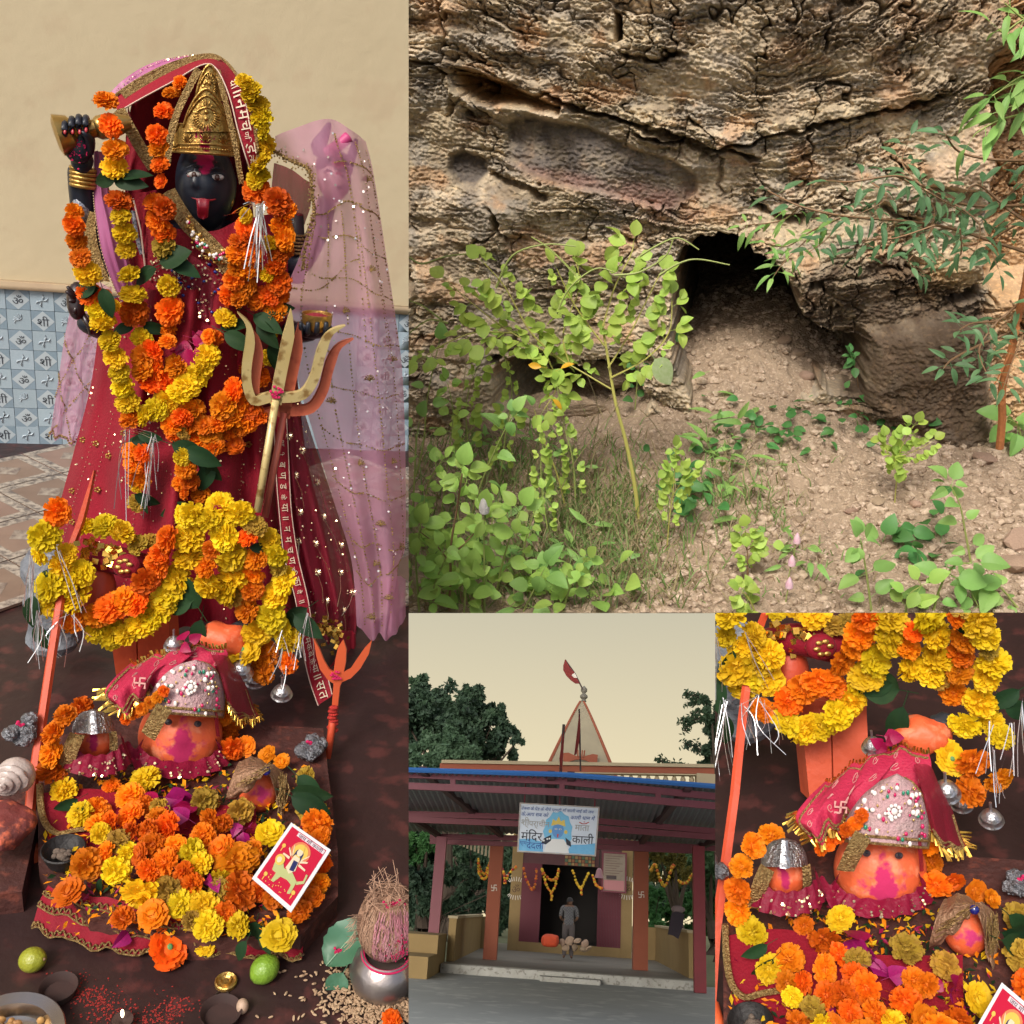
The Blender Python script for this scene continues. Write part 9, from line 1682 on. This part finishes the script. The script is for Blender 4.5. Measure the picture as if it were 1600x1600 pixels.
g = G().ball(c, (46 * k, 44 * k, 66 * k), 30, 22, M=Mq, fn=lambda d: 1 + .03 * math.sin(d.x * 12) * math.sin(d.y * 11) - .10 * max(0, d.z) ** 3 + .12 * max(0, -d.z - .5) * 1); part('husk', coc, g, mat('coconut_husk', (.34, .20, .13), .9, c2=(.24, .13, .08), scale=22, bump=.8, bscale=90), smooth=180)
g = G(); gp = G(); qq = random.Random(17)
for j in range(1500):
    a = qq.uniform(0, 6.2832); v0 = qq.uniform(-.75, .85); d0 = V((math.cos(a) * math.sqrt(1 - v0 * v0), math.sin(a) * math.sqrt(1 - v0 * v0), v0)); L = qq.uniform(.25, .6); P = []
    for s in range(5): v1 = max(-.97, v0 - L * s / 4); rr = math.sqrt(max(0, 1 - v1 * v1)); aa = a + qq.gauss(0, .02); f = 1.02 + .02 * s / 4 + (.08 * max(0, v1) if s == 0 else 0); P.append(c + Mq @ V((math.cos(aa) * rr * 46 * k * f, math.sin(aa) * rr * 44 * k * f, v1 * 66 * k * f)))
    front = math.sin(a) < -.35 and abs(math.cos(a)) < .65 and qq.random() < .75 and -.4 < v0
    (gp if front else g).tube(P, .7 * k, 3, cap=False)
for j in range(70): a = qq.uniform(0, 6.28); b0 = c + Mq @ V((math.cos(a) * 20 * k, math.sin(a) * 20 * k, 56 * k)); g.tube([b0, b0 + V((qq.gauss(-.004, .010), qq.gauss(0, .01), .012)), b0 + V((qq.gauss(-.008, .02), qq.gauss(0, .02), qq.uniform(.01, .03)))], .5 * k, 3)
for j in range(40): b0 = c + Mq @ V((-44 * k, -8 * k, qq.uniform(-20, 40) * k)); g.tube([b0, b0 + V((-.008, -.004, .006)), b0 + V((qq.uniform(-.03, -.012), -.01, qq.uniform(-.02, .02)))], .4 * k, 3)
part('husk_fibres', coc, g, mat('fibre_tan', (.44, .28, .19), .9, c2=(.30, .17, .11), scale=30), kind='stuff', smooth=0); part('pink_fibres', coc, gp, mat('fibre_pink', (.56, .32, .34), .95, c2=(.50, .16, .22), scale=26, sharp=.3), kind='stuff', smooth=0)
g = G(); [g.ball(c + Mq @ V((qq.gauss(0, 9) * k, -14 * k, 58 * k + qq.gauss(0, 3) * k)), (2.4 * k, 2.4 * k, 2 * k), 7, 5) for _ in range(24)]; [g.ball(c + Mq @ V(((8 + qq.gauss(0, 7)) * k, -44.5 * k, (-8 + qq.gauss(0, 14)) * k)), (1.2 * k, .8 * k, 1.8 * k), 6, 4) for _ in range(60)]; part('powder_mark', coc, g, M_GULAL, kind='stuff')
rows = []
for i in range(13):
    t = i / 12; w = 34 * math.sin(math.pi * min(1, t * .97 + .015)) ** .7 * (1 + .05 * math.sin(t * 40)); cx, cy = 572 - 62 * t, 1436 + 72 * t
    rows.append([FL.Z(cx + .78 * w * s, cy + .62 * w * s, ZF + .10 - .08 * t + .010 * s * s + .004 * math.sin(9 * t + 3 * s)) for s in (-1, -.5, 0, .5, 1)])
lf = thing(FL, 'betel_leaf', 'large green betel leaf leaning against the steel pot', 'leaf', rows[6][2]); part('blade', lf, G().grid(rows), M_BETEL, smooth=180); g = G(); g.tube([r[2] - FL.fwd * .002 for r in rows], .9 * k, 5); part('midrib', lf, g, mat('midrib', (.22, .36, .24), .5)); g = G(); qq = random.Random(2); [g.ball(rows[8][2] + V((qq.gauss(0, .006), -.003, qq.gauss(0, .006))), .003, 6, 4) for _ in range(16)]; part('powder_mark', lf, g, M_GULAL, kind='stuff')
p5 = floor_pt(536, 1520, .03); o = fleaf(FL, 'wide', p5, .05, 240, random.Random(3)); o.data = mesh_of('leaf', leaf_geo(.42, .2, .2, n=8, tip=.8), M_BETEL); props(o, 'small green leaf end below the large betel leaf', 'leaf', 'leaves among the altar flowers')
def grain():
    V_, F_ = [], []; b = G().ball((0, 0, 0), (1, 1, 2.2), 6, 5); bv = np.array([tuple(p) for p in b.v]); qq = random.Random(8); n = 0
    for i in range(2300):
        a = qq.uniform(0, 6.2832); r = abs(qq.gauss(0, 1)) * 62; x, y = 605 + math.cos(a) * r * 1.05, 1556 + math.sin(a) * r * .62
        pp = floor_pt(x, y, .004 + .022 * math.exp(-(r / 60) ** 2) * qq.random()); M = np.array(Euler((qq.uniform(1.0, 2.1), qq.uniform(-.5, .5), qq.uniform(0, 6.28))).to_matrix()); s = .0021 * qq.uniform(.8, 1.2)
        V_.append(bv @ M.T * s + np.array(pp)); F_ += [[j + n for j in f] for f in b.f]; n += len(bv)
    g = G(); g.v = [V(p) for p in np.concatenate(V_)]; g.f = F_; g.mi = [0] * len(F_); o = solo(FL, 'grain_heap', g, mat('grain_tan', (.46, .33, .20), .7, c2=(.28, .17, .10), scale=60, sharp=.6), 'heap of wheat grain spread round the steel pot', 'grain', kind='stuff', smooth=0)
grain()
for (x, y, lab) in ((612, 1594, 'orange marigold half out of the frame below the grain'), ): o = bloom(FL, 'o', floor_pt(x, y, .02), 17 * k, random.Random(1)); props(o, lab, 'marigold', 'loose marigolds on the altar')
o = None
# ------------------------------------------------------------------ every place ends at its own edge
NX = {'L': [plane_x(638.5, 1)], 'B': [plane_x(1117.5, -1), plane_y(957.5, -1)]}
kids = {}
for ob in bpy.data.objects:
    if ob.parent: kids.setdefault(ob.parent.name, []).append(ob)
def all_meshes(ob): return ([ob] if ob.type == 'MESH' else []) + [m for c in kids.get(ob.name, []) for m in all_meshes(c)]
for ob in list(bpy.data.objects):
    if ob.name not in ORG or ob.name not in bpy.data.objects: continue
    F = ORG[ob.name][0]
    if ob.type != 'MESH' or F not in (FL, FB): continue
    for n in NX['L' if F is FL else 'B']:
        bb = [(world_of(ob) @ V(c)).dot(n) for c in ob.bound_box]
        if max(bb) > 0:
            nm = ob.name; cut(ob, n)
            if nm not in bpy.data.objects: break
for ob in list(bpy.data.objects):                # things left with nothing inside their place
    if ob.type == 'EMPTY' and not any(c.parent == ob for c in bpy.data.objects): bpy.data.objects.remove(ob)
